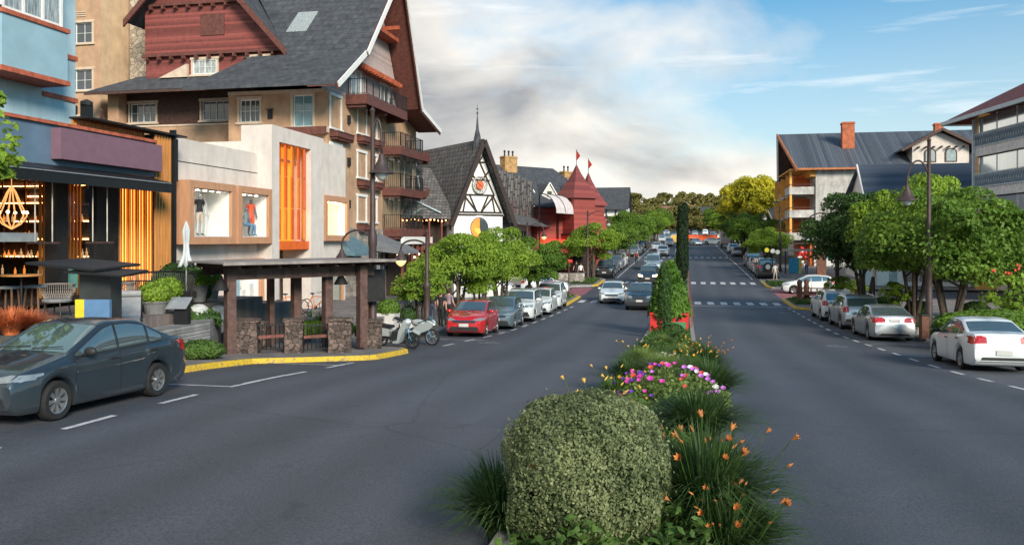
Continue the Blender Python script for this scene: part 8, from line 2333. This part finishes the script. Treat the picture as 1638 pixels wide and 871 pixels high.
lb_ = clipped('spreading_bush', 'big green bush at the foot of the slatted wall', .95, 1.5, 7000, .075, leafC, None); X, Y, d = WD(290, 26.0); lb_.location = (X, Y, .55); lb_.scale = (1, .7, 1)
lb2 = clipped('spreading_bush', 'feathery green bush sloping behind the info plaque', .7, .8, 4500, .06, leafmat('fern_leaf', (.025, .07, .015), (.10, .20, .05), 2), None); X, Y, d = WD(318, 23.6); lb2.location = (X - .3, Y, .1); lb2.scale = (1.3, 1, 1)
lb3 = clipped('spreading_bush', 'low grassy bush below the stone domes', .6, .5, 3000, .06, gmid, None); X, Y, d = WD(316, 21.6); lb3.location = (X, Y, -.35); lb3.scale = (1.2, 1, 1)
hd = clipped('box_hedge', 'row of low clipped shrubs under the pergola beam', .42, .62, 3000, .05, leafA, 'clipped shrubs behind the pergola'); X, Y, d = WD(478, 27.8); hd.location = (X, Y, gz(Y) + .35); hd['label'] = 'low clipped shrub at the left under the pergola beam'
for k, px in enumerate((500, 522, 548)):
    c = copy_tree(hd, ['low clipped shrub second from left under the pergola beam', 'low clipped shrub third from left under the pergola beam', 'low clipped shrub rightmost under the pergola beam'][k]); X, Y, d = WD(px, 28.2); c.location = (X, Y, gz(Y) + .35); c.rotation_euler = (0, 0, k)
# orange grass at the far left
og = grass_thing('orange red ornamental grass at the left edge behind the graphite car', 1500, .62, .75, mat('orange_grass', (.62, .17, .06), .7, var=.35, vscale=6), 'orange_grass', 'plant', w=.012, curve=.45); X, Y, d = WD(18, 16.6); og.location = (X, Y, .85)
og2 = copy_tree(og, 'orange red ornamental grass clump right of the first one'); X, Y, d = WD(45, 17.2); og2.location = (X, Y, .75); og2.rotation_euler = (0, 0, 2)
mb = MB(); mb.box(-1.1, 1.1, -.5, .5, -.9, .1); X, Y, d = WD(32, 16.9); tag(mb.build('planter_trough', mat('trough_dark', (.07, .07, .07), .8), None, loc=(X, Y, .78), rz=.2), 'dark trough holding the orange grass', 'planter')
# left edge twigs of a tree in front of the blue house
tw_ = make_tree('green leafy branches entering at the left picture edge', 4, .75, 1.7, 4.6, 1500, .12, leafB, 12, 1, None, name='tree'); X, Y, d = WD(-34, 17.5); put(tw_, X, Y)
# slanted info plaque
X, Y, d = WD(291, 21.8); t = thing('info_plaque', 'blank slanted metal plaque on a dark block beside the bushes', 'sign', (X, Y, ZP(526, d)), YAW)
MB().box(-.17, .19, -.1, .12, -.1, .62).build('block', blackm, t); q = MB(); slab(q, [(-.34, -.22, .58), (.2, -.22, .58), (.2, .2, .83), (-.34, .2, .83)], .03); q.build('plate', mat('plaque_metal', (.40, .41, .43), .4, metal=.5, var=.2), t)
# carved fern / palm plants near the pergola
pf = grass_thing('dark fan palm plant behind the right pergola posts', 260, .95, .9, leafC, 'palm_plant', w=.05, curve=.7, group='palms by the pergola'); X, Y, d = WD(520, 31); pf.location = (X, Y, -.7)
for k, (px, dd) in enumerate(((640, 36), (655, 38.5), (500, 33.5))):
    c = copy_tree(pf, ['dark palm plant beside the white pots', 'dark palm plant under the small feathery tree', 'dark palm plant in the middle of the pergola opening'][k]); X, Y, d = WD(px, dd); c.location = (X, Y, -.9); c.rotation_euler = (0, 0, k)
# bicycles in the boutique passage
def bicycle(label, x, y, z, rz, m):
    t = thing('bicycle', label, 'bicycle', (x, y, z), rz, 'orange hire bicycles in the passage')
    for s in (-1, 1):
        q = MB()
        q.lathe([(.32, -.016), (.34, 0), (.32, .016), (.30, 0)], (0, s * .52, .34), 28, blackp, 'x', cap=False)
        for k in range(10): a = k * PI / 5; q.bar((0, s * .52, .34), (0, s * .52 + .31 * math.cos(a), .34 + .31 * math.sin(a)), .004, .004, chrome)
        q.build('wheel', None, t)
    q = MB(); P_ = {'bb': (0, .05, .30), 'st': (0, .18, .80), 'hd': (0, -.36, .78), 'hb': (0, -.40, .64), 'fw': (0, -.52, .34), 'rw': (0, .52, .34)}
    for a, b in (('bb', 'st'), ('st', 'hd'), ('bb', 'hb'), ('hd', 'fw'), ('bb', 'rw'), ('st', 'rw')): q.tube([P_[a], P_[b]], .022, 6)
    q.build('frame', m, t)
    q = MB(); q.ball((0, .20, .92), (.08, .14, .04), 8, 6); q.tube([(0, .18, .80), (0, .2, .92)], .015, 5); q.build('saddle', blackp, t)
    q = MB(); q.tube([(-.26, -.26, .98), (-.1, -.36, 1.0), (.1, -.36, 1.0), (.26, -.26, .98)], .014, 6); q.tube([(0, -.36, .78), (0, -.36, 1.0)], .015, 5); q.build('handlebar', iron, t)
    q = MB(); q.lathe([(.09, -.01), (.09, .01)], (.04, .05, .30), 12, axis='x'); q.bar((.06, .05, .30), (.06, .12, .17), .02); q.build('crank', iron, t)
    return t
bo = mat('bicycle_orange', (.70, .18, .04), .4)
X, Y, d = WD(515, 37.6); bicycle('orange bicycle parked in front of the orange portal on the right', X - .3, Y, -.61, R(75), bo)
X, Y, d = WD(473, 37.2); bicycle('orange bicycle on the left in the portal passage', X - .3, Y, -.61, R(110), bo)
# ------------------------------------------------------------------ right pavement: bench, hedge, sign, kiosk
def pbench(label, px, dd, rz, m, w=1.8):
    X, Y, d = WD(px, dd); t = thing('park_bench', label, 'bench', (X, Y, gz(Y) + .13), rz)
    MB().box(-w / 2, w / 2, -.22, .22, .42, .47).build('seat', m, t)
    q = MB()
    for k in range(7): q.box(-w / 2 + k * w / 6.6, -w / 2 + k * w / 6.6 + .1, .2, .25, .5, .88)
    q.box(-w / 2, w / 2, .19, .26, .88, .95); q.build('backrest', m, t)
    for s in (-1, 1): MB().box(s * (w / 2 - .1) - .04, s * (w / 2 - .1) + .04, -.2, .24, 0, .419).build('leg', m, t)
pbench('brown timber bench with slatted back in front of the clipped hedge', 1592, 27.5, R(185), mat('bench_wood', (.28, .15, .08), .6, var=.2), .85)
carv = mat('carved_brown_wood', (.13, .055, .035), .7, var=.3, vscale=7, bump=.5)
pbench('long reddish brown bench on the right kerb nose', 1305, 57.5, R(175), carv, 2.6)
for k, px in enumerate((1279, 1290)):
    X, Y, d = WD(px, 57 + k); q = MB(); q.lathe([(.20, 0), (.22, .3), (.17, .5), (.21, .9), (.15, 1.15), (.19, 1.35), (.12, 1.5), (.02, 1.55)], n=12)
    tag(q.build('carved_post', carv, None, smooth=True, sharp=50, loc=(X, Y, gz(Y) + .13)), ['left carved timber post at the yellow kerb nose', 'right carved timber post beside the long bench'][k], 'post', 'carved posts on the kerb nose')
hdg = clipped('round_hedge', 'long rounded clipped hedge behind the nearest white sedan', 1.0, 1.35, 16000, .06, leafA, None, 'hedge', 2.4); X, Y, d = WD(1590, 29.5); hdg.location = (X + .1, Y, gz(Y) + .12); hdg.scale = (2.1, 1.0, 1.0)
rb1 = clipped('round_bush', 'small clipped bush beside the young tree on the right', .55, .8, 3500, .06, leafC, None, 'bush', 2.1); X, Y, d = WD(1362, 53); rb1.location = (X, Y, gz(Y) + .12); rb1['group'] = 'small clipped bushes on the right pavement'
for k, (px, dd, s) in enumerate(((1468, 45, 1.2), (1415, 50, 1.1), (1560, 43, 1.3))):
    c = copy_tree(rb1, ['clipped bush left of the tall right lamp pole', 'clipped bush between the two right trunks', 'clipped bush behind the biggest tree trunk'][k]); X, Y, d = WD(px, dd); c.location = (X, Y, gz(Y) + .12); c.scale = (s,) * 3
X, Y, d = WD(1478, 32.5); t = thing('litter_bin', 'slim dark litter bin beside the tall right lamp pole', 'bin', (X, Y, gz(Y) + .13), .2)
MB().box(-.14, .14, -.14, .14, .1, 1.0).build('box', carv, t); MB().box(-.17, .17, -.17, .17, 1.0, 1.06).build('lid', iron, t); MB().box(-.05, .05, -.05, .05, 0, .1).build('foot', iron, t)
for k, (px, dd) in enumerate(((1468, 36), (1512, 38))):
    X, Y, d = WD(px, dd)
    t = thing('pot_row', ['row of small grey pots with plants at the tree foot', 'second row of small pots right of the trunk'][k], 'pots', (X, Y, gz(Y) + .13), .3)
    for j in range(4):
        MB().lathe([(.12, 0), (.17, .3), (.18, .33), (.14, .32)], (j * .42, 0, 0), 12).build('pot', potw, t)
        p3 = npr.normal(size=(300, 3)) * np.array([.12, .12, .1]) + np.array([j * .42, 0, .42]); leaf_mesh('plant', p3, np.tile([0, 0, 1.], (300, 1)), .05, leafC, t)
# bollard light on the right pavement
X, Y, d = WD(1398, 44); t = thing('bollard_light', 'slim grey lantern post under the dark tree on the right', 'light', (X, Y, gz(Y) + .13)); MB().lathe([(.07, 0), (.055, .1), (.055, 2.3)], n=10).build('pole', iron, t); MB().lathe([(.12, 2.3), (.14, 2.65), (.02, 2.8)], n=8).build('lantern', lampgl2, t)
# kiosk with flat canopy, blue vending box and signs
X, Y, d = WD(1272, 86); t = thing('kiosk', 'small kiosk with flat pale roof and blue panel by the right side street', 'kiosk', (X, Y, gz(Y) + .13))
MB().box(-1.2, 2.2, -.8, 1.0, 2.3, 2.5).build('roof', mat('kiosk_roof', (.36, .34, .28), .7), t); MB().box(-.6, .3, -.4, .4, 0, 1.6).build('blue_panel', mat('kiosk_blue', (.03, .25, .42), .5), t); MB().box(.31, .55, -.4, .4, 0, 1.6).build('yellow_panel', mat('kiosk_yellow', (.6, .5, .05), .5), t)
for a in (-1.1, 2.0): MB().box(a, a + .12, -.7, -.58, 0, 2.29).build('post', iron, t)
X, Y, d = WD(1314, 66); t = thing('shop_totem', 'dark timber totem with a turquoise blank sign near the column', 'sign', (X, Y, gz(Y) + .13)); MB().box(-.35, .35, -.15, .15, 0, 3.6).build('totem', carv, t); MB().box(.36, 1.1, -.1, .0, 2.6, 3.0).build('sign_board', mat('turquoise_sign', (.10, .40, .40), .5), t)
X, Y, d = WD(1236, 80); t = thing('road_sign', 'small white and yellow road signs on a post at the far right kerb nose', 'sign', (X, Y, gz(Y) + .13)); MB().tube([(0, 0, 0), (0, 0, 2.9)], .04, 8).build('post', iron, t)
for k, (a, m_) in enumerate(((-.55, mat('sign_yellow', (.7, .6, .03), .5)), (.0, mat('sign_white', (.6, .6, .6), .5)), (.45, mat('sign_white', (.6, .6, .6), .5)))): MB().lathe([(.22, 0), (.22, .02)], (a, -.08, 2.7 - .1 * k), 14, axis='y').build('sign_plate', m_, t)
# orange road barrier across the far junction
bar_m = mat('barrier_orange', (.80, .12, .03), .6, var=.15); bar_y = mat('barrier_yellow', (.80, .50, .10), .6, var=.1)
for k, (xa, xb, m_, lab) in enumerate(((-3.0, -1.2, bar_y, 'yellow end piece of the far road barrier left of the cypress'), (-1.1, 3.2, bar_m, 'bright orange road barrier right of the cypress at the far junction'), (3.3, 7.3, bar_m, 'second orange road barrier panel next to the turning white cars'))):
    o = MB().box(xa, xb, 0, .3, .15, 1.75, m_).box(xa + .1, xa + .3, -.3, .6, 0, .15, iron).box(xb - .3, xb - .1, -.3, .6, 0, .15, iron).build('road_barrier', None, None, loc=(0, 192, gz(192))); tag(o, lab, 'barrier', 'barrier panels across the far junction')
# brown post rail along the median beyond the planter
q = MB()
for y in np.arange(40, 120, 3.0): q.box(.30, .38, y, y + .08, gz(y) + .1, gz(y) + 1.05)
for y in np.arange(40, 117, 3.0): q.bar((.34, y + .04, gz(y) + .95), (.34, y + 3.04, gz(y + 3) + .95), .06)
tag(q.build('median_fence', mat('fence_brown', (.20, .08, .06), .7)), 'long low brown rail fence along the median', 'fence')
# low flower bed wall at left kerb nose with sign post and diners
X, Y, d = WD(890, 76); q = MB(); q.box(-2.6, 2.6, 0, .4, 0, .9); tag(q.build('low_wall', stone_g, None, loc=(X, Y, gz(Y) + .1), rz=YAW), 'low rubble wall in front of the red castle shop', 'wall')
X, Y, d = WD(910, 60); t = thing('road_sign', 'brown sign post with red top on the left kerb nose', 'sign', (X, Y, gz(Y) + .12)); MB().tube([(0, 0, 0), (0, 0, 2.7)], .045, 8).build('post', lampbrown, t); MB().lathe([(.22, 0), (.30, .12), (.22, .24)], (0, 0, 2.6), 8).build('sign_plate', mat('sign_red', (.6, .04, .03), .5), t)
# black and white low pots around castle terrace
for k, (px, dd) in enumerate(((925, 88), (905, 90))):
    X, Y, d = WD(px, dd); t = thing('parasol', ['dark red parasol in front of the red castle shop', 'second dark red parasol nearer the dormer row'][k], 'parasol', (X, Y, gz(Y) + .12)); MB().tube([(0, 0, 0), (0, 0, 2.5)], .03, 6).build('pole', iron, t)
    MB().lathe([(1.4, 2.1), (.05, 2.7), (.02, 2.8)], n=8).build('canopy', mat('parasol_red', (.22, .03, .03), .8), t)

# ------------------------------------------------------------------ people
jean = mat('denim', (.05, .07, .12), .85); tan_c = mat('tan_cloth', (.4, .3, .22), .8)
def ped(label, px, dd, h, top, bot, rz, step=.14, z=None, pose='stand', shorts=False, group=None):
    X, Y, d = WD(px, dd)
    ms = (skinm, top, bot, darkc) + ((0, 0) if shorts else ())
    return figure('person', label, 'person', (X, Y, (gz(Y) + .135) if z is None else z), h, ms, group, rz, pose, step=step)
GP = 'people walking behind the red hatchback'
ped('person in a black sleeveless top and dark trousers walking away by the trees', 705, 38.5, 1.70, darkc, darkc, PI, .16, group=GP)
ped('person in a mauve grey shirt walking away beside the one in black', 718, 39.6, 1.76, pinkc, darkc, PI - .2, -.14, group=GP)
ped('person in dark clothes left of the two walkers, half hidden by the small tree', 692, 40.2, 1.72, darkc, jean, PI, .1, group=GP)
ped('person in white top walking on the far right pavement near the off-roader', 1240, 76, 1.68, whitec, beigec, .4, .12)
ped('person with pink top and blue bag strolling beyond the silver sedan', 1454, 46, 1.66, mat('pink_cloth', (.55, .25, .22), .8), bluec, .8, .1)
ped('person in dark coat at the carved posts on the right kerb nose', 1326, 56, 1.72, greyc, darkc, 2.5, .05)
ped('person riding out in the road beside the parked pale van', 1018, 103, 1.72, mat('maroon_cloth', (.2, .04, .05), .8), darkc, 0, .16)
ped('seated diner in white on the terrace of the red castle shop', 929, 78.5, 1.7, whitec, darkc, .5, pose='sit', z=gz(76) + .6)
ped('standing diner in black at the red castle shop', 922, 80.5, 1.74, darkc, darkc, .2, .02)
ped('person in brown beside the kiosk on the right', 1290, 84, 1.72, tan_c, jean, -.4, .1)
X, Y, d = WD(929, 78.5); MB_ = MB(); MB_.box(-.25, .25, -.25, .25, 0, .58); tag(MB_.build('terrace_stool', carv, None, loc=(X, Y, gz(Y) + .1)), 'dark block seat under the seated diner', 'stool')
